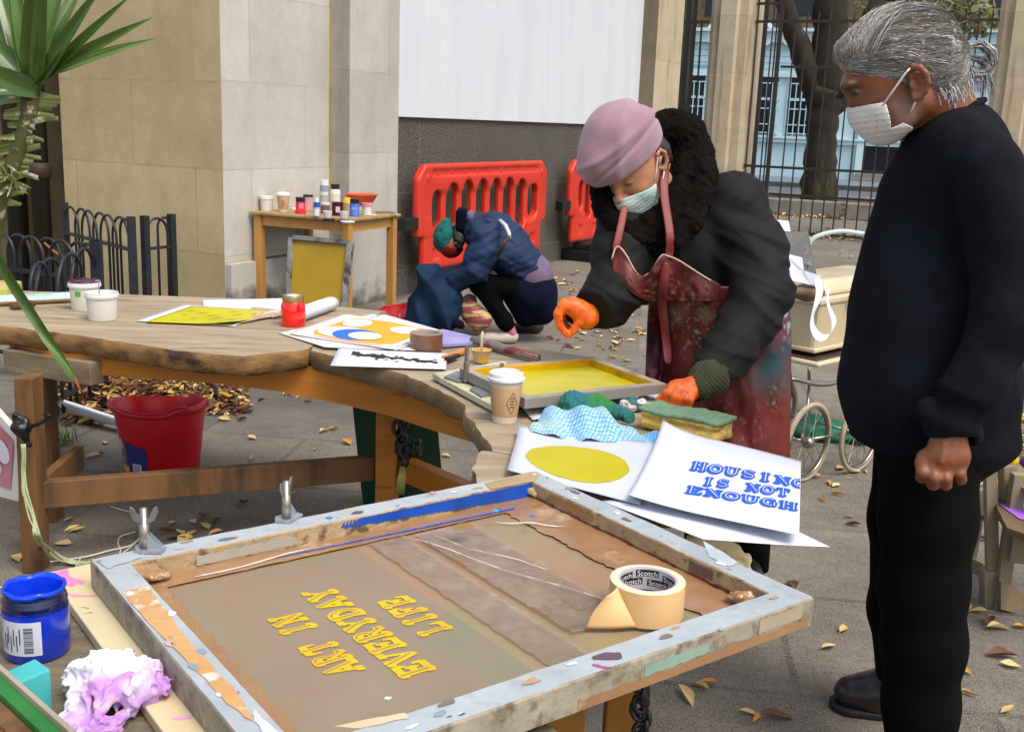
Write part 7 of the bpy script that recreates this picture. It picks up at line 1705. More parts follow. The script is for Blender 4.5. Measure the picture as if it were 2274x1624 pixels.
# pony tail loop
for k in range(340):
    a=rn.uniform(-1,1); b=rn.uniform(-1,1); sp=.010
    w=[(2134,120),(2150,104),(2178,98),(2200,116),(2204,140),(2190,160),(2165,162),(2150,150)] if k%3 else [(2134,124),(2152,128),(2178,132),(2192,150),(2180,166),(2160,168),(2148,156)]
    n_end=len(w) if rn.random()<.7 else len(w)-2; pts=[]
    for i,(x,y) in enumerate(w[:n_end]): f=min(1,i*.6); pts.append(np.array(m.n(x+a*7*f,y+b*8*f,0,1)[0])+np.array([0,rn.uniform(-1,1)*.012*f,0]))
    if rn.random()<.25: pts.append(pts[-1]+np.array([rn.uniform(.0,.03),0,-rn.uniform(.01,.05)]))
    sm=[]
    for i in range(len(pts)-1): sm+= [pts[i],(pts[i]*.5+pts[i+1]*.5)*1.0]
    sm.append(pts[-1]); strand(sm,rn.uniform(.0005,.0009),rn.choice((0,0,3,2,1)))
for k in range(16): 
    e=np.array(m.n(2190+rn.uniform(-10,30),rn.uniform(110,220),0,1)[0]); strand([TI,(TI+e)/2+[0,0,.02],e],.00035,3)
obj('strands',mb,mhs,hair); 
obj('hair_tie',MB().tube([tuple(np.array(m.n(2136,122,0,1)[0])+np.array([.004*math.sin(a*1),.013*math.cos(a),.017*math.sin(a)])) for a in [2*math.pi*k/14 for k in range(14)]],.006,8,closed=True),m_blk,hair,smooth=True)
# ---------- the woman at the screen
w=Fig(3.05)
wo=thing('person','person in mauve beret, black coat, red leather apron and orange gloves bending over the table','person',(Q(1600,1000,3.15)[0],3.15,0))
ws_=scl(w.n(1400,380,0,1)[0])
def ax3(d): d=np.array(d,float); return d/np.linalg.norm(d)
wf=ax3((-.55,-.62,-.62)); wu=ax3(np.array([-.42,-.25,.8])-wf*float(np.dot(wf,[-.42,-.25,.8]))); wr=np.cross(wf,wu)   # her face forward / crown / right
HC=w.n(1403,352,.04,1)[0]
h=lambda f,u,r: tuple(HC+wf*f+wu*u+wr*r)
HM=np.stack([wf,wr,wu],1)
def woman_head(p):
    d=ell(p,h(0,0,0),(.094,.074,.10),HM)
    d=smin(d,ell(p,h(.035,-.055,0),(.056,.058,.075),HM),.035)
    d=smin(d,cap(p,h(.065,-.115,0),h(.03,-.115,0),.022,.03),.03)
    for s in (-1,1):
        d=smin(d,ell(p,h(.064,-.055,s*.033),(.02,.022,.018),HM),.02)
        d=smax(d,-ell(p,h(.094,-.018,s*.031),(.014,.017,.009),HM),.012); d=smin(d,ell(p,h(.078,-.020,s*.031),(.013,.0135,.0125),HM),.003)
        d=smin(d,chain(p,[h(.087,-.022,s*.016),h(.092,-.026,s*.031),h(.084,-.024,s*.045)],[.0022,.0026,.002],.003),.003)
        # ear
        d=smin(d,chain(p,[h(-.008,-.03,s*.074),h(-.012,-.004,s*.082),h(-.026,.002,s*.086),h(-.036,-.014,s*.088),h(-.032,-.038,s*.084),h(-.018,-.056,s*.076),h(-.012,-.05,s*.073)],[.004,.0045,.005,.005,.005,.006,.005],.004),.005)
        d=smin(d,cap(p,h(-.014,-.03,s*.074),h(-.024,-.02,s*.078),.006),.006)
    d=smin(d,chain(p,[h(.092,-.012,0),h(.105,-.035,0),h(.116,-.055,0),h(.10,-.064,0)],[.007,.009,.0115,.010],.008),.012)
    for s in (-1,1): d=smin(d,cap(p,h(.102,-.06,s*.010),h(.098,-.06,s*.013),.0065),.006)
    return d
def glove_r(p):   # her right hand, pinching, image left
    q=lambda x,y,d: tuple(w.n(x,y,d,1)[0]); s=scl(q(1265,700,-.1))
    d=w.ch(p,[(1304,704,-.12,27),(1288,690,-.125,23),(1272,680,-.13,20),(1256,676,-.135,15)],.01)
    d=smin(d,w.ch(p,[(1284,684,-.115,18),(1260,682,-.11,15)],.01),.012)
    d=smin(d,w.ch(p,[(1250,678,-.14,12.5),(1238,697,-.145,10.5),(1242,722,-.145,9.2),(1258,742,-.14,7.5)],.004),.008)   # index
    d=smin(d,w.ch(p,[(1290,696,-.13,12.5),(1284,716,-.14,10),(1272,734,-.14,8.6),(1263,744,-.14,7.5)],.004),.008)      # thumb
    for k,(dx,dy,dd) in enumerate(((2,8,.022),(8,10,.044),(16,8,.062))):
        d=smin(d,w.ch(p,[(1254+dx*.5,680+dy*.3,-.13+dd,11),(1240+dx*.5,698+dy*.4,-.13+dd,9.5),(1244+dx*.6,716+dy*.5,-.125+dd,8.5),(1256+dx*.5,726+dy*.3,-.115+dd,7.5)],.004),.005)
    return d
def glove_l(p):   # her left hand, pressing on the sponge
    d=w.ch(p,[(1565,854,-.33,26),(1540,860,-.34,25),(1518,862,-.345,22)],.01)
    d=smin(d,w.ch(p,[(1502,856,-.35,15),(1532,872,-.35,17)],.01),.012)
    for x0,y0,x1,y1,x2,y2,dd in ((1494,856,1480,872,1472,893,-.37),(1507,862,1496,880,1489,900,-.38),(1521,868,1513,885,1508,904,-.385),(1536,873,1531,888,1527,904,-.385)):
        d=smin(d,w.ch(p,[(x0,y0,dd+.015,12),(x1,y1,dd,10),(x2,y2,dd+.004,8.5)],.004),.006)
    d=smin(d,w.ch(p,[(1510,862,-.33,12),(1484,868,-.33,10),(1462,888,-.335,8.5)],.004),.006)
    return d
def wbody(p):
    d=woman_head(p)
    d=smin(d,chain(p,[h(-.03,-.06,0),tuple(w.n(1475,440,.12,1)[0]),tuple(w.n(1500,500,.16,1)[0])],[.05,.052,.07],.03),.03)
    d=smin(d,w.ch(p,[(1500,500,.16,60),(1560,620,.2,90),(1610,760,.2,90),(1620,1000,.2,70)],.04),.04)
    d=smin(d,w.ch(p,[(1400,500,.1,30),(1370,640,-.02,26),(1300,700,-.12,22)],.03),.03)
    d=smin(d,w.ch(p,[(1640,450,.12,40),(1690,660,-.05,32),(1560,858,-.33,22)],.03),.03)
    wr_=.0012*np.abs(vn(p,110,3))+.0008*vn(p,200,5)
    d=smin(d,glove_r(p)+wr_,.004); d=smin(d,glove_l(p)+wr_,.004)
    for x in (1560,1670): d=smin(d,w.ch(p,[(x,900,.2,45),(x,1100,.22,35),(x,1290,.2,28)],.03),.03)
    return d
OR=np.array(lin('e8650f')); ORD=np.array(lin('b8480c'))
def wcol(p):
    n=vn(p,50,2); out=np.array(lin('b07a5a'))[None]*(1+.08*n[:,None])
    def near(c,r): return np.clip(1.2-np.sqrt(((p-np.array(c))**2).sum(1))/r,0,1)
    nose=near(h(.115,-.055,0),.03)[:,None]*.5; out=out*(1-nose)+np.array(lin('b8604a'))*nose
    for s in (-1,1):
        e=np.abs((p-np.array(h(.094,-.025,s*.031)))@wu.astype(f32)); k=(near(h(.092,-.025,s*.031),.017)*(e<.0028))[:,None]; out=out*(1-k)+np.array(lin('2a1a14'))*k
        b=near(h(.092,.006,s*.034),.02); e2=np.abs((p-np.array(h(.092,.006,s*.034)))@wu.astype(f32)); k=(b*(e2<.004)*.6)[:,None]; out=out*(1-k)+np.array(lin('4a342a'))*k
    hg=(glove_r(p)<.007)|(glove_l(p)<.007)
    st=np.clip(vn(p,75,9)*2-.3,0,1)[:,None]*.7; g=OR*(1-st)+ORD*st; s2_=np.clip(vn(p,160,4)*3-1.3,0,1)[:,None]*.6; g=g*(1-s2_)+np.array(lin('5a3a14'))*s2_
    dk=(p[:,2]<w.n(1400,500,0,1)[0][2])[:,None]; out=np.where(dk,np.array([.006,.005,.005]),out); return np.where(hg[:,None],g,out)
lo,hi=bounds([w.n(1215,240,-.25,1)[0],w.n(1800,1000,.35,1)[0],w.n(1215,700,-.45,1)[0],(w.n(1600,1200,.2,1)[0][0],3.2,.35)],.05)
obj('body',skin(wbody,lo,hi,.0045,wcol),m_skin,wo,smooth=True)
# beret
def beret(p):
    # a soft disc sitting askew: band round the brow, crown slumped to the left
    cB=HC+wu*.018-wf*.01
    q=(p-cB.astype(f32)); a=q@wf.astype(f32); b=q@wr.astype(f32); c=q@wu.astype(f32)
    d=ell(p,tuple(HC+wu*.020-wf*.002),(.110,.086,.088),HM)
    s=scl(w.n(1370,320,0,1)[0])
    d=smin(d,ell(p,tuple(w.n(1362,322,.02,1)[0]),(76*s,.105,94*s)),.03)
    d=smin(d,ell(p,tuple(w.n(1402,290,.05,1)[0]),(60*s,.10,62*s)),.04)
    d=smin(d,ell(p,tuple(w.n(1322,368,-.01,1)[0]),(34*s,.07,46*s)),.05)
    # pleats
    A=w.n(1440,300,-.05,1)[0]; t=(p-A)@np.array([.62,0,.78],f32); n_=(p-A)@np.array([.78,0,-.62],f32)
    d=d-.006*np.exp(-((n_+.030+.8*t*t-.1*t)/.011)**2)+.006*np.exp(-((n_+.010+.5*t*t)/.006)**2)-.006*np.exp(-((n_+.085+.5*t-1.5*t*t)/.022)**2)+.003*np.exp(-((n_+.058+.2*t)/.014)**2)
    d=d+.0022*vn(p,16,2)
    return smax(d,-(c+.012+.10*a*.35),.012)
m_felt=mat('mauve_felt','9f7f89','8b6c78',sc=9,rough=.95,sheen=.25,bump=.5,bsc=200)
obj('beret',skin(beret,HC-[.19,.17,.16],HC+[.14,.17,.18],.0032),m_felt,wo,smooth=True)
# mask of the woman
def wmask(p):
    d=smin(ell(p,h(.045,-.07,0),(.056,.060,.062),HM),cap(p,h(.075,-.115,0),h(.05,-.122,0),.028,.034),.03)
    d=smin(d,chain(p,[h(.10,-.058,0),h(.102,-.075,0)],[.017,.02],.01),.03)
    q=p-HC.astype(f32); c=q@wu.astype(f32); a=q@wf.astype(f32)
    d=np.abs(d-.0045+.0016*np.abs(((c*95)%1)-.5)-.002*np.abs(vn(p,30,2)))-.0016
    d=np.maximum(d,(c+.052-.012*0)-(a-.11)*.25); d=np.maximum(d,-(c+.148)); return np.maximum(d,.022-a)
def cw(p): k=np.clip(vn(p,22,3)+.4,0,1)[:,None]; return np.array(lin('a8bdb8'))*(1-k)+np.array(lin('bfccc2'))*k
c0_=np.array(h(.06,-.09,0)); obj('mask',skin(wmask,c0_-.11,c0_+.11,.0024,cw),m_mask2,wo,smooth=True)
for s in (-1,1):
    obj('mask_loop',MB().tube([h(.03,-.062,s*.066),h(.012,-.04,s*.074),h(-.008,-.012,s*.081),h(-.02,.004,s*.086)],.0018,6),pm('dcdcd8',.7),wo,smooth=True)
    obj('mask_loop',MB().tube([h(.026,-.115,s*.054),h(.005,-.085,s*.068),h(-.016,-.054,s*.078)],.0018,6),pm('dcdcd8',.7),wo,smooth=True)
# dark hair at the nape
obj('hair',skin(lambda p: smax(smin(ell(p,h(-.045,-.01,0),(.066,.078,.075),HM),w.ch(p,[(1470,330,.05,14),(1482,352,.07,12)],.02),.02)+.003*vn(p,90,2),-((p-HC.astype(f32))@(-wf).astype(f32)-.012),.01),HC-.16,HC+.16,.004),pm('1a1412',.6,'2a201c'),wo,smooth=True)
# fur collar
m_fur=mat('dark_fur','0c0908','15100d',sc=40,rough=1,bump=1,bsc=180,spec=.1)
def fur0(p):
    d=w.ch(p,[(1450,290,.17,34),(1490,282,.19,36),(1525,300,.19,40),(1538,345,.18,42),(1535,400,.12,46),(1520,450,.06,46),(1495,500,.0,42)],.03)
    d=smin(d,w.ch(p,[(1562,358,.10,26),(1566,390,.06,26),(1552,440,.01,27),(1530,495,-.03,27),(1500,535,-.06,24)],.02),.012)
    d=smin(d,w.ch(p,[(1332,425,.08,24),(1342,462,.03,24),(1370,500,-.01,22),(1412,530,-.03,18)],.02),.02)
    d=smin(d,w.ch(p,[(1420,470,.08,44),(1440,515,.03,42),(1455,545,-.0,30)],.04),.04)
    return d
def fur(p): return fur0(p)+.004*vn(p,60,3)+.0035*vn(p,130,4)
lo3,hi3=bounds([w.n(1290,235,.0,1)[0],w.n(1600,600,.32,1)[0],w.n(1400,600,-.12,1)[0]],.03)
ff=skin(fur,lo3,hi3,.0045); fo=obj('fur_collar',(ff[0],ff[1],None),m_fur,wo,smooth=True); ROOT[fo]=ROOT[wo]
V=ff[0]; rg=np.random.default_rng(3); sel=V[rg.choice(len(V),7000)]; e=.004; d0=fur0(sel.astype(f32))
g=np.stack([fur0((sel+np.eye(3)[k]*e).astype(f32))-d0 for k in range(3)],1); g/=np.linalg.norm(g,axis=1)[:,None]+1e-9
mb=MB(); 
for v,n_ in zip(sel,g):
    j=rg.normal(0,.45,3); d=n_+j+np.array([0,0,-.4]); d/=np.linalg.norm(d); L=rg.uniform(.004,.008); sd=np.cross(d,n_+j[::-1]); sd/=np.linalg.norm(sd)+1e-9; b=v-n_*.001
    mb.add([b-sd*.0009,b+sd*.0009,b+d*L],[(0,1,2)])
obj('fur_fibres',mb,mat('fur_fibre','120c09',rough=.6),fo)
# coat
m_coat=mat('dark_coat','100e0f','090808',sc=4,rough=.78,bump=.25,bsc=120,c3='1c1512',sc3=2.5,th3=(.5,.8),spec=.3)
def coat(p):
    d=w.ch(p,[(1480,480,.15,95),(1540,540,.17,120),(1590,640,.18,125),(1620,740,.18,118),(1625,850,.2,118),(1620,980,.2,118)],.05)
    d=smin(d,w.ch(p,[(1425,515,.13,80),(1440,590,.09,86)],.05),.05)
    sh=w.ch(p,[(1590,445,.15,56),(1622,460,.1,76),(1668,560,.04,76),(1688,650,-.04,70),(1660,720,-.12,62)],.03)
    sh=smin(sh,w.ch(p,[(1672,690,-.08,62),(1620,775,-.2,56),(1578,832,-.27,48)],.02),.03)
    ra=w.ch(p,[(1400,460,.1,72),(1378,560,.02,62),(1368,640,-.04,58),(1350,670,-.08,54)],.03)
    ra=smin(ra,w.ch(p,[(1352,662,-.08,54),(1310,695,-.12,44),(1286,706,-.13,40)],.02),.03)
    arms=np.minimum(sh,ra)
    arms=arms+folds(p,.009,18,(.5,.1,1),4,1,9)+folds(p,.003,34,(-.6,.1,.8),6,1,14)
    d=d+folds(p,.008,14,(.8,0,.5),8,1,8)
    d=smin(d,arms,.03)
    q=lambda x,y,dd: w.n(x,y,dd,1)[0]
    a=q(1270,712,-.14); b=q(1300,700,-.12); d=smax(d,-cap(p,tuple(a),tuple(b),.037,.030),.004)
    ax=(a-b)/np.linalg.norm(a-b); d=np.maximum(d,((p-q(1275,706,-.135).astype(f32))@ax.astype(f32)-.004))
    a=q(1548,868,-.33); b=q(1590,826,-.26); d=smax(d,-cap(p,tuple(a),tuple(b),.032,.026),.004); ax=(a-b)/np.linalg.norm(a-b); d=np.maximum(d,((p-q(1572,846,-.28).astype(f32))@ax.astype(f32)*np.where(p[:,1]<2.95,1,0)-.006))
    nk=w.ch(p,[(1430,420,.09,55),(1470,440,.12,60)],.02); d=smax(d,-nk,.01)
    tz=q(1600,905,.1)[2]; return np.maximum(d,tz-.32-p[:,2])
lo4,hi4=bounds([w.n(1240,400,-.4,1)[0],w.n(1790,1000,.45,1)[0],w.n(1240,760,-.45,1)[0]],.05); lo4[2]=.38
ct=skin(coat,lo4,hi4,.0055); obj('coat',(ct[0],ct[1],None),m_coat,wo,smooth=True)
obj('knit_cuff',skin(lambda p: np.maximum(w.ch(p,[(1600,815,-.24,42),(1572,842,-.30,41),(1549,860,-.335,32)],.02)+.0012*np.sin((p@np.array([.7,0,.7],f32))*700),-w.ch(p,[(1549,862,-.335,24),(1520,880,-.36,24)],.01)),*bounds([w.n(1500,780,-.4,1)[0],w.n(1660,920,-.18,1)[0]],.05),.003),mat('olive_knit','3e4028','33351f',sc=30,rough=1,bump=.6,bsc=260),wo,smooth=True)
for x in (1560,1670): obj('trouser_leg',MB().tube([tuple(w.n(x,y,.2,1)[0]) for y in (980,1100,1200,1262)],[.07,.065,.058,.052],14),m_trs,wo,smooth=True)
for x in (1545,1655): 
    t=w.n(x,1262,.18,1)[0]; fc=(t[0],t[1]-.05,.0)
    obj('shoe',skin(lambda p: np.maximum(smin(ell(p,(fc[0],fc[1],.04),(.045,.13,.045)),ell(p,(fc[0],fc[1]+.07,.06),(.04,.05,.06)),.03),.004-p[:,2]),np.array(fc)-[.1,.2,.02],np.array(fc)+[.1,.2,.16],.008),m_shoe,wo,smooth=True)
# apron (leather): drawn round the front of the coat
m_apr=mat('apron_leather','ffffff',attr='Col',rough=.5,bump=.35,bsc=40,spec=.4)
def surfY(px_,py_,f,y0=2.35,y1=3.5):
    """first depth along the sight line at which the cloth below is met"""
    n=140; Ys=np.linspace(y0,y1,n); pts=np.array([Q(px_,py_,Y) for Y in Ys],f32); d=f(pts); k=np.argmax(d<0); return Ys[k] if d.min()<0 else None
def torso(p):
    d=w.ch(p,[(1480,480,.13,95),(1540,540,.13,122),(1590,640,.12,128),(1610,740,.12,128),(1605,850,.13,135),(1600,980,.13,145)],.05)
    d=smin(d,w.ch(p,[(1425,500,.08,88),(1440,590,.04,92)],.05),.05); return d
rows_=[(552,1362,1374,0),(575,1357,1386,0),(600,1357,1402,0),(613,1360,1440,1)]
# bib: two lobes meeting in a dip, then full width; outline top given as y(x)
topx=[1356,1366,1376,1388,1402,1416,1428,1442,1456,1470,1482,1500,1530,1562,1592,1600]
topy=[578,550,548,562,590,610,612,602,584,566,568,574,592,612,628,634]
def front(p):
    d=np.minimum(torso(p),w.ch(p,[(1425,515,.13,80),(1440,590,.09,86)],.05)); return np.minimum(d,w.ch(p,[(1400,460,.1,72),(1378,560,.02,62),(1368,640,-.04,58)],.03))-.010
def apr_grid(x0f,x1f,ytf,ybf,nu,nv,dy=0.,fold=1.,xf=None):
    vs=[];cs=[]
    for j in range(nv+1):
        for i in range(nu+1):
            u=i/nu; v=j/nv
            if xf: x,y=xf(u,v)
            else:
                yb=ybf; x=x0f(v)+(x1f(v)-x0f(v))*u; y=ytf(x) if callable(ytf) else ytf; y=y+(yb-y)*v
            Y=surfY(x,y,front if (ytf is not None and ybf==668) else torso)
            if Y is None: Y=3.12
            vs.append([x,y,Y])
    V=np.array(vs).reshape(nv+1,nu+1,3)
    for _ in range(3):   # smooth the depth so the leather hangs rather than clings
        Y=V[:,:,2]; Y2=Y.copy(); Y2[1:-1]=(Y[:-2]+Y[2:]+2*Y[1:-1])/4; Y2[:,1:-1]=(Y2[:,:-2]+Y2[:,2:]+2*Y2[:,1:-1])/4; V[:,:,2]=Y2
    out=[]
    for j in range(nv+1):
        for i in range(nu+1):
            x,y,Y=V[j,i]; wv=.008*math.sin(x*.045+y*.01)+.005*math.sin(x*.09-y*.02+1)+.004*math.sin(y*.05+x*.02); out.append(Q(x,y,Y-.014-dy-wv*fold))
    return out
def acol(out,seed=0):
    p=np.array(out,f32); n=vn(p,7,2)*.6+vn(p,18,4)*.4; k=np.clip(n+.45,0,1)[:,None]; c=np.array(lin('4e1513'))*(1-k)+np.array(lin('6e241b'))*k
    P2=np.array([ [ (CM.T@(q-CC))[0]/-(CM.T@(q-CC))[2]*PF+PW/2, PH/2-(CM.T@(q-CC))[1]/-(CM.T@(q-CC))[2]*PF] for q in np.array(out)])
    def sp(x,y,rx,ry,h,th=0,s=30):
        nonlocal c
        d=np.sqrt(((P2[:,0]-x)/rx)**2+((P2[:,1]-y)/ry)**2); k=(np.clip(1.5-d,0,1)*np.clip(vn(p,s,int(x)%9)*2+.6-th,0,1))[:,None]; c=c*(1-k)+np.array(lin(h))*k
    sp(1700,790,50,75,'1c3a40',0,16); sp(1655,760,45,50,'14242c',0,14); sp(1740,740,20,80,'2a3a4a'); sp(1725,860,25,40,'2c5048',.7,60); sp(1450,800,26,50,'6a4058',0,24); sp(1460,820,14,40,'a86a84',.3,40); sp(1520,700,60,22,'6a5a48',.2,22); sp(1440,760,14,60,'3a2430')
    sp(1742,700,14,60,'9aa0ac',.4,60); sp(1715,880,12,30,'5a8a70',.9,90); sp(1480,660,80,60,'8a5a4a',.9,120); sp(1540,720,60,60,'a09a90',1.3,150); sp(1600,940,90,70,'8a5a5a',1.3,120)
    return c
ty=lambda x: float(np.interp(x,topx,topy))
bib=apr_grid(lambda v: np.interp(v,[0,.5,1],[1357,1362,1440]),lambda v: np.interp(v,[0,.4,1],[1600,1598,1592]),ty,668,70,26)
def mkg(vs,nu,nv): mb=MB(); mb.v=[tuple(p) for p in vs]; mb.f=[(j*(nu+1)+i,j*(nu+1)+i+1,(j+1)*(nu+1)+i+1,(j+1)*(nu+1)+i) for j in range(nv) for i in range(nu)]; mb.m=[0]*len(mb.f); mb.c=acol(vs); return mb
ap=obj('apron_bib',mkg(bib,70,26),m_apr,wo,smooth=True,solid=.003)
sk=apr_grid(lambda v: np.interp(v,[0,.15,.5,1],[1442,1438,1432,1440]),lambda v: np.interp(v,[0,.3,1],[1752,1756,1752]),636,1045,90,100,dy=-.008)
obj('apron_skirt',mkg(sk,90,100),m_apr,wo,smooth=True,solid=.003)
edge=[(1358,575),(1366,551),(1376,549),(1390,566),(1404,592),(1416,610),(1428,613),(1444,602),(1458,582),(1470,566),(1484,569),(1505,577),(1535,596),(1565,615),(1592,630)]
ev=[]
for x,y in edge: Y=surfY(x,y,front) or 3.1; ev.append(tuple(Q(x,y,Y-.018)))
obj('apron_edge',MB().tube(crv(ev,4),.0022,6),pm('c9a890',.7),wo,smooth=True)
def strap(pts,wd,nm='apron_strap'):
    L=[]
    for x,y,Y in pts: c=Q(x,y,Y); s=scl(c)*wd/2; L+= [tuple(c-np.array([s,0,0])),tuple(c+np.array([s,.004,0]))]
    mb=MB(); mb.v=L; n=len(pts); mb.f=[(i*2,i*2+1,i*2+3,i*2+2) for i in range(n-1)]; mb.m=[0]*(n-1); mb.c=acol([np.array(q) for q in L])*2.0
    o=obj(nm,mb,m_apr,wo,smooth=True,solid=.003); sb=o.modifiers.new('s','SUBSURF'); sb.levels=1; sb.render_levels=1
fy=lambda x,y,o=.02: (surfY(x,y,lambda p: np.minimum(fur0(p),front(p))) or 3.1)-o
strap([(x,y,fy(x,y)) for x,y in ((1388,455),(1383,480),(1377,510),(1371,535),(1366,560))],20)
strap([(x,y,fy(x,y)) for x,y in ((1478,335),(1476,370),(1473,410),(1476,450),(1484,490),(1489,530),(1487,560),(1484,575))],22)
strap([(x,y,(surfY(x,y,front) or 3.1)-.03) for x,y in ((1480,578),(1474,620),(1468,660),(1472,700),(1478,740),(1482,780),(1484,812))],22,'apron_tie')
strap([(x,y,3.0) for x,y in ((1756,628),(1748,645),(1752,668))],7,'apron_tie')
# ---------- the crouching figure by the barriers
c8=Fig(7.0)
cp=thing('person','person crouching in navy jacket and teal knitted hat, rummaging in a blue bag','person',(Q(1130,745,7.0)[0],7.0,0))
q8=lambda x,y,d: tuple(c8.n(x,y,d,1)[0])
def face8(p):
    s=scl(q8(1000,540,0)); d=ell(p,q8(1003,527,0),(27*s,.08,31*s)); d=smin(d,ell(p,q8(1001,545,-.01),(20*s,.06,22*s)),.03); d=smin(d,c8.ch(p,[(990,545,-.01,3.5),(986,552,-.01,3.5)],.01),.015); d=smin(d,ell(p,q8(1013,538,-.085),(4*s,.015,6*s)),.01)
    return d
def body8(p):
    d=face8(p); d=smin(d,c8.ch(p,[(1015,520,0,18),(1050,500,0,20),(1100,540,0,24),(1165,615,0,20)],.05),.04)
    for s in (-1,1):
        d=smin(d,c8.ch(p,[(1165,632,s*.1,18),(1062,628,s*.14,14),(1128,722,s*.12,11),(1136,738,s*.12,11)],.03),.03)
        d=smin(d,c8.ch(p,[(1075,510,s*.18,18),(1058,592,s*.2,14),(975,630,s*.1,9),(962,640,s*.07,9)],.03),.03)
        d=smin(d,c8.ch(p,[(962,638,s*.07,9),(955,650,s*.06,7)],.01),.01)
        for k in range(4): d=smin(d,c8.ch(p,[(956,648,s*.06+k*.018-.03,3.4),(952,662,s*.06+k*.018-.03,2.8)],.005),.006)
    return d
def col8(p): 
    out=np.array(lin('a87858'))[None]*(1+.08*vn(p,30,1)[:,None]); z=q8(1130,724,0); k=((p[:,2]<z[2]+.02)&(p[:,0]>z[0]-.1))[:,None]; return np.where(k,np.array(lin('b0687a')),out)
lo,hi=bounds([q8(900,450,-.45),q8(1260,780,.45)],.05); lo[2]=0.0; hi[2]=1.1
obj('body',skin(body8,lo,hi,.009,col8),m_skin,cp,smooth=True)
m_navy=mat('navy_jacket','1c2d4c','15233f',sc=4,rough=.65,c3='243a60',sc3=3,th3=(.5,.8),spec=.25); m_dnavy=mat('navy_skirt','0d1126','070a18',sc=5,rough=.95,spec=.1)
def jack8(p):
    d=c8.ch(p,[(1062,512,0,38),(1095,525,0,48),(1130,560,0,52),(1165,590,0,46)],.06,1.25)
    for s in (-1,1):
        a=c8.ch(p,[(1078,520,s*.2,32),(1068,565,s*.22,31),(1058,598,s*.22,28)],.03); a=smin(a,c8.ch(p,[(1060,596,s*.22,28),(1010,622,s*.16,24),(972,630,s*.09,20)],.03),.04); d=smin(d,a,.03)
    d=d+folds(p,.014,12,(.5,0,.9),3,1,6)+folds(p,.010,24,(-.4,0,.9),7,1,9)
    A=np.array(q8(1190,600,0)); t=(p-A)@np.array([.75,0,-.65],f32); d=smax(d,t-.03,.01); return smax(d,-face8(p)+.01,.01)
obj('jacket',skin(jack8,lo,hi,.010),m_navy,cp,smooth=True)
obj('ribbed_hem',skin(lambda p: smax(c8.ch(p,[(1168,598,0,48),(1182,612,0,47)],.03,1.2)-.0,-((p-np.array(q8(1186,604,0)))@np.array([.75,0,-.65],f32))-.05,.01),lo,hi,.011),mat('lilac_rib','6a5870','5c4c62',sc=20,rough=.9),cp,smooth=True)
obj('skirt',skin(lambda p: np.maximum(smin(c8.ch(p,[(1165,635,0,46),(1186,650,0,48),(1198,685,0,36)],.05,1.3),c8.ch(p,[(1150,645,0,38),(1172,690,0,34)],.05,1.3),.05)+folds(p,.012,8,(.9,0,.2),4,1,6),-(p[:,2]-.10)),lo,hi,.011),m_dnavy,cp,smooth=True)
for s in (-1,1):
    obj('legging',skin(lambda p: np.minimum(c8.ch(p,[(1150,640,s*.1,28),(1066,630,s*.14,23),(1120,712,s*.12,17),(1127,724,s*.12,15)],.04),9),lo,hi,.011),mat('legging','060607',rough=.95,spec=.1) if 'legging' not in MATS else MATS['legging'],cp,smooth=True)
def knit8(p): s=scl(q8(990,520,0)); d=ell(p,q8(990,523,0),(27*s,.098,40*s),np.array([[math.cos(.25),0,math.sin(.25)],[0,1,0],[-math.sin(.25),0,math.cos(.25)]])); d=d+.008*vn(p,38,3); A=np.array(q8(1010,520,0)); return smax(d,(p-A)@np.array([.93,0,.25],f32)-.0,.012)
obj('knitted_hat',skin(knit8,lo,hi,.008),mat('teal_wool','116864','0c524e',sc=25,rough=1,bump=1,bsc=90),cp,smooth=True)
obj('hair',skin(lambda p: c8.ch(p,[(1013,510,-.05,12),(1020,535,-.07,12),(1018,552,-.06,8)],.02)+.01*vn(p,40,5),lo,hi,.009),pm('120e0c',.6),cp,smooth=True)
obj('collar',skin(lambda p: rbox(p,q8(1025,487,0),(.035,.10,.075),.025),lo,hi,.009),m_dnavy,cp,smooth=True)
obj('collar_lining',skin(lambda p: rbox(p,q8(1044,487,0),(.026,.085,.055),.025),lo,hi,.009),MATS['lilac_rib'],cp,smooth=True)
obj('mask',skin(lambda p: smax(face8(p)-.018,-((np.array(q8(1004,546,0))-p)@np.array([.3,0,1.],f32))-.01,.01),lo,hi,.008),pm('8c1414',.7,'781010'),cp,smooth=True)
Yb=7.0-.30
sw=[Q(1108,488,6.86),Q(1122,500,6.72),Q(1130,518,6.66),Q(1130,530,6.66)]; obj('white_strap',MB().tube([tuple(p) for p in sw],.012,6,flat=.4),pm('c8ccd4',.5),cp,smooth=True)
obj('brown_strap',MB().tube([tuple(Q(x,y,Y)) for x,y,Y in ((1130,524,6.65),(1118,545,6.62),(1104,570,6.66))],.014,6,flat=.4),pm('3a2218',.5),cp,smooth=True)
for s,x,y,m_ in ((-1,1108,757,pm('c4bcae',.6,'b0a492')),(1,1166,735,pm('2c2622',.7,'1e1a18'))):
    b=np.array(P(x,y+4,0)); 
    obj('shoe',skin(lambda p: np.maximum(smin(ell(p,tuple(b+[-.03,0,.035]),(.115,.042,.036)),ell(p,tuple(b+[.06,0,.045]),(.065,.04,.045)),.03),.006-p[:,2]),b-[.22,.12,.02],b+[.22,.12,.16],.008),m_,cp,smooth=True)
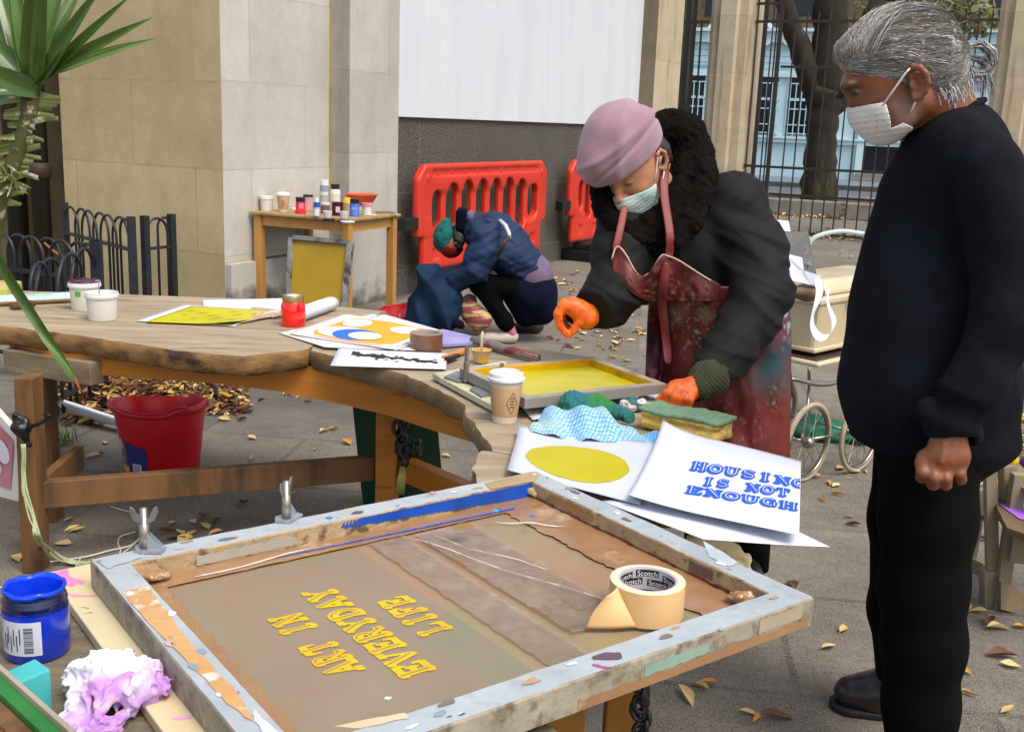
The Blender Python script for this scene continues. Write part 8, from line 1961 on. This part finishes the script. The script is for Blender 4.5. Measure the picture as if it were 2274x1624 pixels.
# bags on the ground round the crouching figure
def poly_bag(name,label,outline,Y,depth,m,h=.011,amp=.032,base=0.0):
    pts=np.array([Q(x,y,Y) for x,y in outline]); X=pts[:,0];Z=pts[:,2]
    def f(p):
        x=p[:,0];z=p[:,2]; n=len(X); d2=np.full(len(p),9.,f32); ins=np.zeros(len(p),bool)
        for i in range(n):
            j=(i+1)%n; ex,ez=X[j]-X[i],Z[j]-Z[i]; t=np.clip(((x-X[i])*ex+(z-Z[i])*ez)/(ex*ex+ez*ez),0,1); d2=np.minimum(d2,np.hypot(x-X[i]-t*ex,z-Z[i]-t*ez))
            c=((Z[i]>z)!=(Z[j]>z)); xi=X[i]+(z-Z[i])/(ez if abs(ez)>1e-9 else 1e-9)*ex; ins^=c&(x<xi)
        sd=np.where(ins,-d2,d2); y=np.abs(p[:,1]-Y)/depth; return (np.sqrt(np.maximum(sd+.06,0)**2+(y*.09)**2)-.09)*.8+folds(p,amp,7,(.9,0,.3),4,1,5)*.7+.3*amp*vn(p,14,2)
    lo_=np.array([X.min()-.12,Y-depth*1.3-.05,max(0,Z.min()-.1)]); hi_=np.array([X.max()+.12,Y+depth*1.3+.05,Z.max()+.1])
    o=obj(name,skin(f,lo_,hi_,h),m,smooth=True); return tag(o,label,'bag')
poly_bag('bag','slouched teal blue rucksack open in front of the crouching person',[(937,601),(965,598),(985,628),(1016,660),(1014,700),(1004,726),(955,728),(912,712),(922,672),(936,640)],6.85,.13,mat('blue_bag','0f2c46','0a2034',sc=6,rough=.75,spec=.2))
poly_bag('bag','patterned red and cream woven bag under the crouching person\'s knee',[(1027,680),(1044,670),(1060,686),(1084,706),(1078,718),(1060,726),(1047,714),(1033,700)],6.86,.07,mat('woven_bag','7a3434','8f5048',sc=30,rough=.9,c3='b89c70',sc3=10,st=(.4,.4,2.6),rot=(0,R(35),0),th3=(.5,.54)),amp=.01)
poly_bag('bag','shiny red plastic bag lying beside the pine table leg',[(838,698),(870,686),(905,682),(920,695),(915,712),(870,716)],6.95,.11,mat('red_plastic','b01420','8e0e18',sc=7,rough=.2,c3='d8a0a4',sc3=12,th3=(.6,.66)),amp=.02)
o=obj('glove',MB().tube([tuple(Q(x,y,6.75)) for x,y in ((1000,722),(1012,716),(1024,722),(1030,728))],[.03,.034,.028,.01],8),m_dnavy,smooth=True); tag(o,'dark strap bundle lying at the foot of the blue rucksack','strap')
o=obj('white_cloth',skin(lambda p: ell(p,tuple(Q(1042,668,7.05)),(.05,.08,.05))+.01*vn(p,30,2),Q(1042,668,7.05)-.12,Q(1042,668,7.05)+.12,.01),pm('7a7a90',.8,'9a98a8'),smooth=True); tag(o,'grey lilac cloth hanging between the rucksack and the woven bag','cloth')
